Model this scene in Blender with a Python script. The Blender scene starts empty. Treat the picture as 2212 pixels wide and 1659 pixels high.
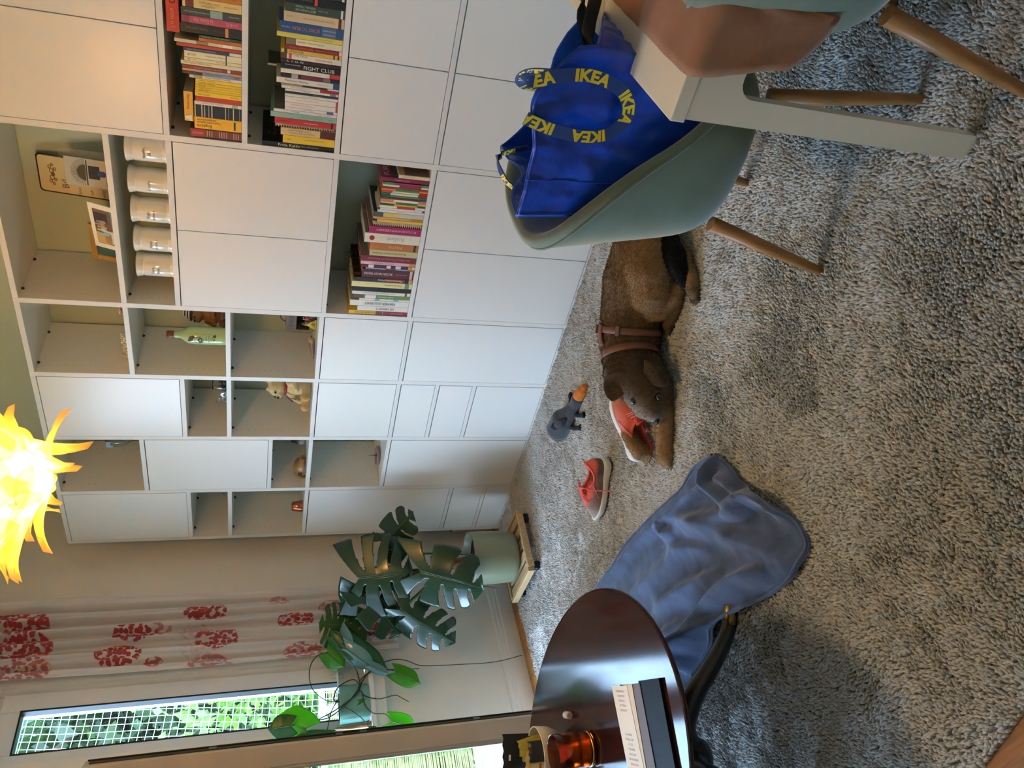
import bpy, bmesh, math, random
import numpy as np
from mathutils import Vector, Matrix, Euler, noise as mnoise

S = bpy.context.scene
COL = S.collection
R = math.radians
random.seed(7)

# ------------------------------------------------------------------ camera
cd = bpy.data.cameras.new('camera')
cam = bpy.data.objects.new('camera', cd)
COL.objects.link(cam)
cd.sensor_fit = 'HORIZONTAL'
cd.sensor_width = 36.0
cd.lens = 27.31
cd.clip_start = 0.02
cd.clip_end = 200
_ix = Vector((0.22179151, -0.21408225, -0.95130296))
_iy = Vector((-0.74396289, -0.66781931, -0.02316443))
_fw = Vector((-0.63033939, 0.71287177, -0.3073859))
_m = Matrix((_ix, -_iy, -_fw)).transposed().to_4x4()
_m.translation = Vector((3.67533, -2.81744, 1.41438))
cam.matrix_world = _m            # the phone was held sideways: the room's up points to the picture's left
S.camera = cam

# ------------------------------------------------------------------ light and exposure
w = bpy.data.worlds.new('sky')
S.world = w
w.use_nodes = True
_n = w.node_tree.nodes
_l = w.node_tree.links
_n.clear()
_o = _n.new('ShaderNodeOutputWorld')
_b = _n.new('ShaderNodeBackground')
_tc = _n.new('ShaderNodeTexCoord')
_sx = _n.new('ShaderNodeSeparateXYZ')
_rp = _n.new('ShaderNodeValToRGB')
_rp.color_ramp.elements[0].position = 0.45
_rp.color_ramp.elements[0].color = (0.28, 0.34, 0.33, 1)
_rp.color_ramp.elements[1].position = 0.60
_rp.color_ramp.elements[1].color = (0.47, 0.69, 1.0, 1)
_mr = _n.new('ShaderNodeMapRange')
_mr.inputs[1].default_value = -1
_mr.inputs[2].default_value = 1
_l.new(_tc.outputs['Generated'], _sx.inputs[0])
_l.new(_sx.outputs['Z'], _mr.inputs[0])
_l.new(_mr.outputs[0], _rp.inputs[0])
_l.new(_rp.outputs[0], _b.inputs[0])
_l.new(_b.outputs[0], _o.inputs[0])
_b.inputs[1].default_value = 12.0

LAMP_POS = Vector((2.02, -1.358, 2.065))
LAMP_POWER = 60.0
LAMP_COLOR = (1.0, 0.89, 0.66)

S.view_settings.view_transform = 'Standard'
S.view_settings.look = 'None'
S.view_settings.gamma = 1.0
S.view_settings.use_curve_mapping = False
S.view_settings.exposure = 1.12
S.cycles.use_denoising = True
S.cycles.max_bounces = 8
S.cycles.diffuse_bounces = 5
S.cycles.glossy_bounces = 4
S.cycles.transmission_bounces = 8
S.cycles.transparent_max_bounces = 12
S.cycles.sample_clamp_indirect = 6.0
S.cycles.caustics_reflective = False
S.cycles.caustics_refractive = False

def portal(name, loc, rot, sx, sy):
    """light portal in an opening of the wall: guides sampling of the sky, gives no light itself"""
    d = bpy.data.lights.new(name, 'AREA')
    d.shape = 'RECTANGLE'
    d.size = sx
    d.size_y = sy
    o = bpy.data.objects.new(name, d)
    COL.objects.link(o)
    o.location = loc
    o.rotation_euler = rot
    d.cycles.is_portal = True
    return o

# ------------------------------------------------------------------ helpers: materials
_MATS = {}

def s2l(c):
    return tuple(((x / 12.92) if x <= 0.04045 else ((x + 0.055) / 1.055) ** 2.4) for x in c)

def rgb(r, g, b):
    """sRGB 0-255 to linear"""
    return s2l((r / 255, g / 255, b / 255))

def M(name, col, rough=0.5, metal=0.0, var=0.0, vscale=30.0, bump=0.0, bscale=200.0, sheen=0.0, coat=0.0,
      trans=0.0, ior=1.45, subs=0.0, spec=0.5, stretch=None, col2=None, detail=4.0, emit=None, estr=0.0, attr=None):
    if name in _MATS:
        return _MATS[name]
    m = bpy.data.materials.new(name)
    m.use_nodes = True
    nt = m.node_tree
    b = nt.nodes['Principled BSDF']
    L = nt.links.new
    b.inputs['Base Color'].default_value = (*col, 1)
    b.inputs['Roughness'].default_value = rough
    b.inputs['Metallic'].default_value = metal
    b.inputs['Specular IOR Level'].default_value = spec
    b.inputs['IOR'].default_value = ior
    b.inputs['Transmission Weight'].default_value = trans
    b.inputs['Sheen Weight'].default_value = sheen
    b.inputs['Sheen Roughness'].default_value = 0.4
    b.inputs['Coat Weight'].default_value = coat
    b.inputs['Coat Roughness'].default_value = 0.08
    if subs:
        b.inputs['Subsurface Weight'].default_value = subs
        b.inputs['Subsurface Radius'].default_value = (0.01, 0.006, 0.004)
    if emit:
        b.inputs['Emission Color'].default_value = (*emit, 1)
        b.inputs['Emission Strength'].default_value = estr
    tc = nt.nodes.new('ShaderNodeTexCoord')
    mp = nt.nodes.new('ShaderNodeMapping')
    L(tc.outputs['Object'], mp.inputs[0])
    if stretch:
        mp.inputs['Scale'].default_value = stretch
    src = None
    if attr:
        a = nt.nodes.new('ShaderNodeVertexColor')
        a.layer_name = attr
        src = a.outputs['Color']
    if var or col2:
        n = nt.nodes.new('ShaderNodeTexNoise')
        n.inputs['Scale'].default_value = vscale
        n.inputs['Detail'].default_value = detail
        L(mp.outputs[0], n.inputs['Vector'])
        if col2:
            r = nt.nodes.new('ShaderNodeValToRGB')
            r.color_ramp.elements[0].position = 0.35
            r.color_ramp.elements[1].position = 0.65
            r.color_ramp.elements[0].color = (*col, 1)
            r.color_ramp.elements[1].color = (*col2, 1)
            L(n.outputs['Fac'], r.inputs[0])
            src = r.outputs[0]
        if var:
            h = nt.nodes.new('ShaderNodeMapRange')
            h.inputs[1].default_value = 0.3
            h.inputs[2].default_value = 0.7
            h.inputs[3].default_value = 1 - var
            h.inputs[4].default_value = 1 + var
            L(n.outputs['Fac'], h.inputs[0])
            mx = nt.nodes.new('ShaderNodeVectorMath')
            mx.operation = 'SCALE'
            if src is not None:
                L(src, mx.inputs[0])
            else:
                mx.inputs[0].default_value = col
            L(h.outputs[0], mx.inputs['Scale'])
            src = mx.outputs[0]
    if src is not None:
        L(src, b.inputs['Base Color'])
    if bump:
        n2 = nt.nodes.new('ShaderNodeTexNoise')
        n2.inputs['Scale'].default_value = bscale
        n2.inputs['Detail'].default_value = 3
        L(mp.outputs[0], n2.inputs['Vector'])
        bp = nt.nodes.new('ShaderNodeBump')
        bp.inputs['Strength'].default_value = bump
        bp.inputs['Distance'].default_value = 0.004
        L(n2.outputs['Fac'], bp.inputs['Height'])
        L(bp.outputs[0], b.inputs['Normal'])
    _MATS[name] = m
    return m

def flat(r, g, b, rough=0.55, **k):
    return M('paint_%d_%d_%d_%d' % (r, g, b, int(rough * 100)), rgb(r, g, b), rough, **k)

def translucent(name, col, fac=0.5, rough=0.5, colt=None, var=0.0, vscale=20, bump=0.0, bscale=60, spec=0.5):
    m = M(name, col, rough, var=var, vscale=vscale, bump=bump, bscale=bscale, spec=spec)
    nt = m.node_tree
    b = nt.nodes['Principled BSDF']
    out = [n for n in nt.nodes if n.type == 'OUTPUT_MATERIAL'][0]
    t = nt.nodes.new('ShaderNodeBsdfTranslucent')
    t.inputs[0].default_value = (*(colt or col), 1)
    mx = nt.nodes.new('ShaderNodeMixShader')
    mx.inputs[0].default_value = fac
    nt.links.new(b.outputs[0], mx.inputs[1])
    nt.links.new(t.outputs[0], mx.inputs[2])
    nt.links.new(mx.outputs[0], out.inputs[0])
    return m

def window_glass(name, tint=(0.95, 0.98, 1.0), rough=0.0):
    """architectural glass: mostly clear, a fresnel mirror on top"""
    if name in _MATS:
        return _MATS[name]
    m = bpy.data.materials.new(name)
    m.use_nodes = True
    nt = m.node_tree
    nt.nodes.clear()
    o = nt.nodes.new('ShaderNodeOutputMaterial')
    t = nt.nodes.new('ShaderNodeBsdfTransparent')
    t.inputs[0].default_value = (*tint, 1)
    g = nt.nodes.new('ShaderNodeBsdfGlossy')
    g.inputs['Roughness'].default_value = rough
    f = nt.nodes.new('ShaderNodeFresnel')
    f.inputs[0].default_value = 1.5
    mx = nt.nodes.new('ShaderNodeMixShader')
    nt.links.new(f.outputs[0], mx.inputs[0])
    nt.links.new(t.outputs[0], mx.inputs[1])
    nt.links.new(g.outputs[0], mx.inputs[2])
    nt.links.new(mx.outputs[0], o.inputs[0])
    _MATS[name] = m
    return m

def wood(name, c1, c2, scale=6.0, stretch=(1, 12, 12), rough=0.45, bump=0.15, coat=0.0):
    if name in _MATS:
        return _MATS[name]
    m = M(name, c1, rough, coat=coat)
    nt = m.node_tree
    b = nt.nodes['Principled BSDF']
    L = nt.links.new
    mp = [n for n in nt.nodes if n.type == 'MAPPING'][0]
    mp.inputs['Scale'].default_value = stretch
    n = nt.nodes.new('ShaderNodeTexNoise')
    n.inputs['Scale'].default_value = scale
    n.inputs['Detail'].default_value = 6
    n.inputs['Distortion'].default_value = 0.6
    L(mp.outputs[0], n.inputs['Vector'])
    r = nt.nodes.new('ShaderNodeValToRGB')
    r.color_ramp.elements[0].position = 0.3
    r.color_ramp.elements[1].position = 0.7
    r.color_ramp.elements[0].color = (*c1, 1)
    r.color_ramp.elements[1].color = (*c2, 1)
    L(n.outputs['Fac'], r.inputs[0])
    L(r.outputs[0], b.inputs['Base Color'])
    bp = nt.nodes.new('ShaderNodeBump')
    bp.inputs['Strength'].default_value = bump
    bp.inputs['Distance'].default_value = 0.002
    L(n.outputs['Fac'], bp.inputs['Height'])
    L(bp.outputs[0], b.inputs['Normal'])
    return m

# ------------------------------------------------------------------ helpers: geometry
class MB:
    """collects shapes, builds ONE mesh object"""
    def __init__(s):
        s.v = []
        s.f = []
        s.sm = []

    def add(s, vs, fs, mat=None, smooth=False):
        o = len(s.v)
        if mat is not None:
            vs = [mat @ Vector(p) for p in vs]
        s.v += [tuple(p) for p in vs]
        s.f += [tuple(i + o for i in f) for f in fs]
        s.sm += [smooth] * len(fs)
        return s

    def box(s, x0, x1, y0, y1, z0, z1, b=0.0, mat=None):
        if x0 > x1: x0, x1 = x1, x0
        if y0 > y1: y0, y1 = y1, y0
        if z0 > z1: z0, z1 = z1, z0
        if b <= 0:
            vs = [(x, y, z) for z in (z0, z1) for y in (y0, y1) for x in (x0, x1)]
            fs = [(0, 2, 3, 1), (4, 5, 7, 6), (0, 1, 5, 4), (2, 6, 7, 3), (0, 4, 6, 2), (1, 3, 7, 5)]
            return s.add(vs, fs, mat)
        b = min(b, (x1 - x0) * .49, (y1 - y0) * .49, (z1 - z0) * .49)
        bm = bmesh.new()
        bmesh.ops.create_cube(bm, size=1)
        for q in bm.verts:
            q.co = Vector(((x0 + x1) / 2 + q.co.x * (x1 - x0), (y0 + y1) / 2 + q.co.y * (y1 - y0), (z0 + z1) / 2 + q.co.z * (z1 - z0)))
        bmesh.ops.bevel(bm, geom=bm.edges[:], offset=b, segments=2, profile=0.6, affect='EDGES')
        bm.verts.index_update()
        s.add([q.co.copy() for q in bm.verts], [[q.index for q in f.verts] for f in bm.faces], mat)
        bm.free()
        return s

    def tube(s, pts, r, n=8, caps=True, flatten=None, closed=False, up=None):
        """sweep a circle (or ellipse: flatten = ratio) along pts; r number or list"""
        pts = [Vector(p) for p in pts]
        k = len(pts)
        rs = r if isinstance(r, (list, tuple)) else [r] * k
        vs = []
        u = None
        for i in range(k):
            if closed:
                t = pts[(i + 1) % k] - pts[i - 1]
            else:
                t = pts[min(i + 1, k - 1)] - pts[max(i - 1, 0)]
            t = t.normalized() if t.length > 1e-9 else Vector((0, 0, 1))
            if up is not None:
                u = Vector(up)
            if u is None:
                u = Vector((0, 0, 1)) if abs(t.z) < 0.9 else Vector((1, 0, 0))
            a = (u - t * u.dot(t))
            if a.length < 1e-6:
                a = t.orthogonal()
            a.normalize()
            u = a
            c = t.cross(a)
            fl = flatten if flatten else 1.0
            for j in range(n):
                q = 2 * math.pi * j / n
                vs.append(pts[i] + (a * math.cos(q) * fl + c * math.sin(q)) * rs[i])
        fs = []
        for i in range(k if closed else k - 1):
            for j in range(n):
                i2 = (i + 1) % k
                fs.append((i * n + j, i * n + (j + 1) % n, i2 * n + (j + 1) % n, i2 * n + j))
        s.add(vs, fs, None, True)
        if caps and not closed:
            o = len(s.v) - len(vs)
            s.f.append(tuple(o + j for j in reversed(range(n))))
            s.f.append(tuple(o + (k - 1) * n + j for j in range(n)))
            s.sm += [False, False]
        return s

    def lathe(s, prof, c=(0, 0, 0), n=24, mat=None, smooth=True, sx=1.0, sy=1.0):
        """profile [(radius, z)...] about z through c"""
        vs = []
        fs = []
        k = len(prof)
        for r_, z in prof:
            for j in range(n):
                q = 2 * math.pi * j / n
                vs.append((c[0] + r_ * sx * math.cos(q), c[1] + r_ * sy * math.sin(q), c[2] + z))
        for i in range(k - 1):
            for j in range(n):
                fs.append((i * n + j, i * n + (j + 1) % n, (i + 1) * n + (j + 1) % n, (i + 1) * n + j))
        if prof[0][0] > 1e-6:
            fs.append(tuple(reversed(range(n))))
        if prof[-1][0] > 1e-6:
            fs.append(tuple((k - 1) * n + j for j in range(n)))
        return s.add(vs, fs, mat, smooth)

    def ball(s, c, r, nu=16, nv=10, mat=None):
        """ellipsoid; r number or 3 radii"""
        r = (r, r, r) if not isinstance(r, (tuple, list, Vector)) else r
        vs = [(c[0], c[1], c[2] - r[2])]
        for i in range(1, nv):
            a = -math.pi / 2 + math.pi * i / nv
            for j in range(nu):
                q = 2 * math.pi * j / nu
                vs.append((c[0] + r[0] * math.cos(a) * math.cos(q), c[1] + r[1] * math.cos(a) * math.sin(q), c[2] + r[2] * math.sin(a)))
        vs.append((c[0], c[1], c[2] + r[2]))
        fs = [(0, 1 + (j + 1) % nu, 1 + j) for j in range(nu)]
        for i in range(nv - 2):
            for j in range(nu):
                fs.append((1 + i * nu + j, 1 + i * nu + (j + 1) % nu, 1 + (i + 1) * nu + (j + 1) % nu, 1 + (i + 1) * nu + j))
        e = len(vs) - 1
        fs += [(e, 1 + (nv - 2) * nu + j, 1 + (nv - 2) * nu + (j + 1) % nu) for j in range(nu)]
        return s.add(vs, fs, mat, True)

    def prism(s, poly, h, mat=None, smooth=False):
        """2d polygon in xy extruded along z from 0 to h"""
        n = len(poly)
        vs = [(p[0], p[1], 0) for p in poly] + [(p[0], p[1], h) for p in poly]
        fs = [tuple(reversed(range(n))), tuple(range(n, 2 * n))]
        s.add(vs, fs, mat, False)
        o = len(s.v) - 2 * n
        for i in range(n):
            s.f.append((o + i, o + (i + 1) % n, o + n + (i + 1) % n, o + n + i))
            s.sm.append(smooth)
        return s

    def grid(s, fn, nu, nv, cu=False, smooth=True, thick=0.0):
        """surface fn(u,v) u,v in 0..1; thick > 0 gives it a back side and rim"""
        P = [[Vector(fn(i / (nu if cu else nu - 1), j / (nv - 1))) for j in range(nv)] for i in range(nu)]
        vs = [p for row in P for p in row]
        fs = []
        for i in range(nu if cu else nu - 1):
            for j in range(nv - 1):
                i2 = (i + 1) % nu
                fs.append((i * nv + j, i2 * nv + j, i2 * nv + j + 1, i * nv + j + 1))
        if thick:
            nrm = [Vector((0, 0, 0)) for _ in vs]
            for f in fs:
                q = (vs[f[1]] - vs[f[0]]).cross(vs[f[3]] - vs[f[0]]) + (vs[f[3]] - vs[f[2]]).cross(vs[f[1]] - vs[f[2]])
                for i in f:
                    nrm[i] += q
            n = len(vs)
            vs = vs + [p - q.normalized() * thick if q.length > 0 else p for p, q in zip(vs, nrm)]
            back = [tuple(i + n for i in reversed(f)) for f in fs]
            rim = []
            cnt = {}
            for f in fs:
                for a, b in zip(f, f[1:] + f[:1]):
                    cnt[(a, b)] = 1
            for (a, b) in cnt:
                if (b, a) not in cnt:
                    rim.append((b, a, a + n, b + n))
            fs = fs + back + rim
        return s.add(vs, fs, None, smooth)

    def build(s, name, mat, parent=None, loc=None, rot=None, bevel=0.0, subsurf=0):
        me = bpy.data.meshes.new(name)
        me.from_pydata(s.v, [], s.f)
        me.polygons.foreach_set('use_smooth', s.sm)
        me.update()
        return link(name, me, mat, parent, loc, rot)

def link(name, me, mat, parent=None, loc=None, rot=None):
    o = bpy.data.objects.new(name, me)
    COL.objects.link(o)
    for m in (mat if isinstance(mat, (list, tuple)) else [mat]):
        if m is not None:
            me.materials.append(m)
    if parent is not None:
        o.parent = parent
    if loc is not None:
        o.location = loc
    if rot is not None:
        o.rotation_euler = rot
    return o

def thing(name, label, cat, loc=(0, 0, 0), rot=(0, 0, 0), group=None):
    o = bpy.data.objects.new(name, None)
    COL.objects.link(o)
    o.location = loc
    o.rotation_euler = rot
    o.empty_display_size = 0.05
    o['label'] = label
    o['category'] = cat
    if group:
        o['group'] = group
    return o

def tag(o, label, cat, group=None):
    o['label'] = label
    o['category'] = cat
    if group:
        o['group'] = group
    return o

def struct(o):
    o['kind'] = 'structure'
    return o

def stuff(o):
    o['kind'] = 'stuff'
    return o

def dup(root, loc, rot=None, label=None, group=None):
    r = root.copy()
    COL.objects.link(r)
    r.location = loc
    if rot is not None:
        r.rotation_euler = rot
    if label:
        r['label'] = label
    if group:
        r['group'] = group
    for ch in list(root.children):
        c = ch.copy()
        COL.objects.link(c)
        c.parent = r
        for g in ch.children:
            d = g.copy()
            COL.objects.link(d)
            d.parent = c
    return r

def smooth_curve(pts, n=8):
    """Catmull-Rom through pts"""
    pts = [Vector(p) for p in pts]
    out = []
    for i in range(len(pts) - 1):
        p0 = pts[max(i - 1, 0)]
        p1 = pts[i]
        p2 = pts[i + 1]
        p3 = pts[min(i + 2, len(pts) - 1)]
        for k in range(n):
            t = k / n
            out.append(0.5 * ((2 * p1) + (p2 - p0) * t + (2 * p0 - 5 * p1 + 4 * p2 - p3) * t * t + (3 * p1 - p0 - 3 * p2 + p3) * t ** 3))
    out.append(pts[-1])
    return out

_TXT = {}
def text_geo(txt, spacing=1.0, bold=0.0):
    """flat letter outlines as (verts, faces, width, height) at size 1"""
    key = (txt, spacing, bold)
    if key in _TXT:
        return _TXT[key]
    c = bpy.data.curves.new('t', 'FONT')
    c.body = txt
    c.size = 1.0
    c.space_character = spacing
    c.resolution_u = 2
    c.offset = bold
    o = bpy.data.objects.new('t', c)
    COL.objects.link(o)
    bpy.context.view_layer.update()
    me = bpy.data.meshes.new_from_object(o.evaluated_get(bpy.context.evaluated_depsgraph_get()))
    vs = [v.co.copy() for v in me.vertices]
    fs = [tuple(p.vertices) for p in me.polygons]
    bpy.data.objects.remove(o)
    bpy.data.curves.remove(c)
    bpy.data.meshes.remove(me)
    xs = [v.x for v in vs] or [0, 1]
    ys = [v.y for v in vs] or [0, 1]
    g = ([(v.x - (min(xs) + max(xs)) / 2, v.y - (min(ys) + max(ys)) / 2) for v in vs], fs, max(xs) - min(xs), max(ys) - min(ys))
    _TXT[key] = g
    return g

def lettering(mb, txt, center, right, up, length=None, height=None, spacing=1.0):
    """adds flat lettering to a builder: centred at center, fitted into length x height"""
    vs, fs, w_, h_ = text_geo(txt, spacing)
    right = Vector(right).normalized()
    up = Vector(up).normalized()
    sx = (length / w_) if length else None
    sy = (height / h_) if height else None
    if sx is None: sx = sy
    if sy is None: sy = sx
    sx = min(sx, sy * 1.5)
    c = Vector(center)
    mb.add([c + right * (x * sx) + up * (y * sy) for x, y in vs], fs)
    return mb

def organic(name, prims, mat, parent=None, voxel=0.008, smooth=6, attr=None, fac=0.5):
    """ONE continuous skin over overlapping ellipsoids and tapered limbs.
    prims: ('e', centre, radii, euler or None, colour) or ('t', points, radii, colour)"""
    mb = MB()
    pts = []
    for p in prims:
        if p[0] == 'e':
            _, c, r_, e, colr = p
            mt = Matrix.Translation(c) @ (Euler(e).to_matrix().to_4x4() if e else Matrix.Identity(4))
            mb.ball((0, 0, 0), r_, 20, 14, mt)
            rr = min(r_)
            pts.append((Vector(c), rr, colr))
            mx = max(r_)
            if mx > rr * 1.3:
                ax = [Vector((1, 0, 0)), Vector((0, 1, 0)), Vector((0, 0, 1))][list(r_).index(mx)]
                d = (mt.to_3x3() @ ax) * (mx - rr)
                pts.append((Vector(c) + d, rr * .9, colr))
                pts.append((Vector(c) - d, rr * .9, colr))
        else:
            _, ps, rs, colr = p[:4]
            cols = colr if isinstance(colr, list) else None
            sp = [Vector(q) for q in ps]
            mb.tube(sp, list(rs), 14)
            for q, r_ in zip(sp, rs):
                mb.ball(q, r_, 14, 10)
            for i in range(len(sp)):
                pts.append((sp[i], rs[i], cols[i] if cols else colr))
                if i + 1 < len(sp):
                    pts.append(((sp[i] + sp[i + 1]) / 2, (rs[i] + rs[i + 1]) / 2, cols[i] if cols else colr))
    me = bpy.data.meshes.new('tmp')
    me.from_pydata(mb.v, [], mb.f)
    o = bpy.data.objects.new('tmp', me)
    COL.objects.link(o)
    m1 = o.modifiers.new('r', 'REMESH')
    m1.mode = 'VOXEL'
    m1.voxel_size = voxel
    m2 = o.modifiers.new('s', 'SMOOTH')
    m2.iterations = smooth
    m2.factor = fac
    bpy.context.view_layer.update()
    out = bpy.data.meshes.new_from_object(o.evaluated_get(bpy.context.evaluated_depsgraph_get()))
    bpy.data.objects.remove(o)
    bpy.data.meshes.remove(me)
    out.name = name
    out.polygons.foreach_set('use_smooth', [True] * len(out.polygons))
    if attr:
        n = len(out.vertices)
        co = np.empty(n * 3)
        out.vertices.foreach_get('co', co)
        co = co.reshape(-1, 3)
        W = np.zeros(n)
        C_ = np.zeros((n, 3))
        for c, r_, colr in pts:
            d = np.linalg.norm(co - np.array(c), axis=1) / max(r_, 1e-4)
            wgt = 1.0 / (np.maximum(d, 0.3) ** 6)
            W += wgt
            C_ += wgt[:, None] * np.array(colr)
        C_ /= W[:, None]
        for p in prims:
            if p[0] == 't' and len(p) > 4:          # markings with a firm edge
                for i in range(len(p[1]) - 1):
                    for f in (0, .25, .5, .75, 1):
                        c = np.array(p[1][i]) * (1 - f) + np.array(p[1][i + 1]) * f
                        r_ = p[2][i] * (1 - f) + p[2][i + 1] * f
                        hit = np.linalg.norm(co - c, axis=1) < r_ * 1.22
                        C_[hit] = np.array(p[3])
        la = out.color_attributes.new(attr, 'FLOAT_COLOR', 'POINT')
        la.data.foreach_set('color', np.concatenate([C_, np.ones((n, 1))], axis=1).ravel())
    return link(name, out, mat, parent)
# ------------------------------------------------------------------ the room
XL, YB, XR, YF, ZC = -0.145, 0.36, 4.65, -4.3, 2.78
m_sage = M('sage_wall_paint', rgb(196, 202, 178), 0.85, var=0.03, vscale=3, bump=0.05, bscale=350)
m_cream = M('cream_wall_paint', rgb(224, 222, 212), 0.85, var=0.02, vscale=3, bump=0.05, bscale=350)
m_ceil = M('ceiling_paint', rgb(238, 236, 228), 0.9)
m_white = M('white_lacquer', rgb(226, 226, 222), 0.38)
m_frame = M('window_paint', rgb(216, 222, 224), 0.3)

struct(MB().box(XL - 0.3, XR, YB, YB + 0.12, 0, ZC).build('wall_back', m_sage))
struct(MB().box(XR, XR + 0.1, YF, YB + .12, 0, ZC).build('wall_right', m_cream))
struct(MB().box(XL - .3, XR + .1, YF - .1, YF, 0, ZC).build('wall_front', m_cream))
struct(MB().box(XL - .3, XR + .1, YF - .1, YB + .12, ZC, ZC + 0.1).build('ceiling', m_ceil))
# left wall with the window and balcony door openings
WY0, WY1 = -1.06, -0.70      # window opening
DY0, DY1 = -2.90, -1.14      # balcony door opening, widened out of view to let in more daylight
mb = MB()
mb.box(XL - .13, XL, WY1, YB, 0, ZC)
mb.box(XL - .13, XL, WY0, WY1, 0, 0.842)
mb.box(XL - .13, XL, DY0, WY1, 2.52, ZC)
mb.box(XL - .13, XL, YF, DY0, 0, ZC)
mb.box(XL - .13, XL, DY1, WY0, 0, 2.52)
struct(mb.build('wall_left', m_cream))

# floor: boards laid along the room, each a piece of the floor
m_oak = wood('oak_floor', rgb(150, 98, 48), rgb(186, 130, 70), 5.0, (1.2, 14, 14), 0.35, 0.2)
m_oak2 = wood('oak_floor_b', rgb(138, 88, 42), rgb(176, 120, 62), 6.0, (1.2, 14, 14), 0.35, 0.2)
fl = struct(MB().box(XL - .3, XR + .1, YF - .1, YB + .12, -0.12, -0.02).build('floor', M('screed', rgb(70, 55, 40), 0.9)))
bw = 0.13
k = 0
yy = YF
while yy < 0.0:
    x = XL - (0.4 if k % 2 else 0.9)
    while x < 3.3:
        x2 = x + 1.25
        vis = (x < 0.12) or (yy < -2.2 and x < 3.0)
        if vis and x2 > XL:
            MB().box(max(x, XL) + .0008, x2 - .0008, yy + .0008, yy + bw - .0008, -0.02, 0.0, 0.0012).build('floor_board', m_oak if (k + int(x * 3)) % 2 else m_oak2, fl)
        x = x2
    yy += bw
    k += 1
MB().box(0.12, XR, -2.2, YB, -0.02, -0.004).build('underlay', m_oak, fl)
MB().box(3.0, XR, YF, -2.2, -0.02, -0.004).build('underlay', m_oak, fl)

# skirting along the window wall: three-step profile
def skirting(name, x, y0, y1):
    mb = MB()
    prof = [(0, 0), (0.022, 0), (0.022, 0.075), (0.018, 0.082), (0.018, 0.098), (0.013, 0.104), (0.013, 0.118), (0.006, 0.128), (0, 0.13)]
    n = len(prof)
    vs = [(x + p[0], y0, p[1]) for p in prof] + [(x + p[0], y1, p[1]) for p in prof]
    fs = [(i, (i + 1) % n, n + (i + 1) % n, n + i) for i in range(n)] + [tuple(reversed(range(n))), tuple(range(n, 2 * n))]
    mb.add(vs, fs)
    return struct(mb.build(name, m_white))
skirting('baseboard_left', XL, DY1 + 0.02, YB)

# window: frame, sash, pane, handle
wn = struct(thing('window_1', 'white framed window beside the balcony door', 'window', (0, 0, 0)))
del wn['label'], wn['category']
def ring(mb, x0, x1, y0, y1, z0, z1, t, tb=None, b=0.004):
    tb = tb or t
    mb.box(x0, x1, y0, y0 + t, z0, z1, b)
    mb.box(x0, x1, y1 - t, y1, z0, z1, b)
    mb.box(x0, x1, y0 + t, y1 - t, z1 - t, z1, b)
    mb.box(x0, x1, y0 + t, y1 - t, z0, z0 + tb, b)
    return mb
ring(MB(), XL - .10, XL - .02, -1.12, -0.69, 0.869, 2.54, 0.045).build('window_frame', m_frame, wn)
sash = ring(MB(), XL - .085, XL - .005, -1.10, -0.735, 0.905, 2.50, 0.085, 0.10).build('sash', m_frame, wn)
ring(MB(), XL - .05, XL - .003, -1.02, -0.815, 1.0, 2.42, 0.008, b=0.002).build('gasket', M('black_gasket', rgb(16, 16, 17), 0.5), wn)
MB().box(XL - .052, XL - .048, -1.02, -0.815, 1.0, 2.42).build('pane', window_glass('pane_glass'), wn)
# sill board
struct(MB().box(XL - .10, XL + 0.105, -1.13, -0.770, 0.843, 0.868, 0.005).build('window_sill', m_white))
struct(MB().box(XL - .02, XL + 0.072, -1.13, -0.774, 0.784, 0.843, 0.003).build('trim_1', m_cream))
# wall reveal
# balcony door: fixed frame and the leaf standing ajar
dr = struct(thing('door_1', 'balcony door', 'door'))
del dr['label'], dr['category']
ring(MB(), XL - .10, XL - .02, DY0 - .02, DY1 + .02, 0.0, 2.54, 0.032).build('door_frame', m_frame, dr)
MB().box(XL - .10, XL - .02, -2.01, -1.95, .05, 2.49, .004).build('added_mullion', m_frame, dr)  # added post, out of view, where the widened part of the opening starts
MB().box(XL - .062, XL - .056, DY0 + .03, -2.01, .05, 2.49).build('added_pane', window_glass('pane_glass'), dr)  # added glazing, unseen, fills the part widened for extra daylight
# leaf in local coordinates: hinge at origin, free edge at +x = LW
LW = 0.80
fx, fy = 0.34, -1.312
hx = XL - 0.03
ang = math.asin(min(1, (fx - hx) / LW))
hy = fy - LW * math.cos(ang)
leaf = thing('x', 'x', 'x', (hx, hy, 0), (0, 0, math.atan2(fy - hy, fx - hx)))
leaf.name = 'door_leaf'
del leaf['label'], leaf['category']
leaf.parent = dr
m_leafpaint = M('door_leaf_paint', rgb(205, 196, 180), 0.4, var=0.03, vscale=8)
zt = 2.03
mb = MB()
def leafbox(x0, x1, z0, z1, y0=-0.035, y1=0.035, b=0.004):
    mb.box(x0, x1, y0, y1, z0, z1, b)
leafbox(LW - .085, LW, 0.1, zt)
leafbox(0, .085, 0.1, zt)
leafbox(.085, LW - .085, zt - .085, zt)
leafbox(.085, LW - .085, 0.1, 0.21)
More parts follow.
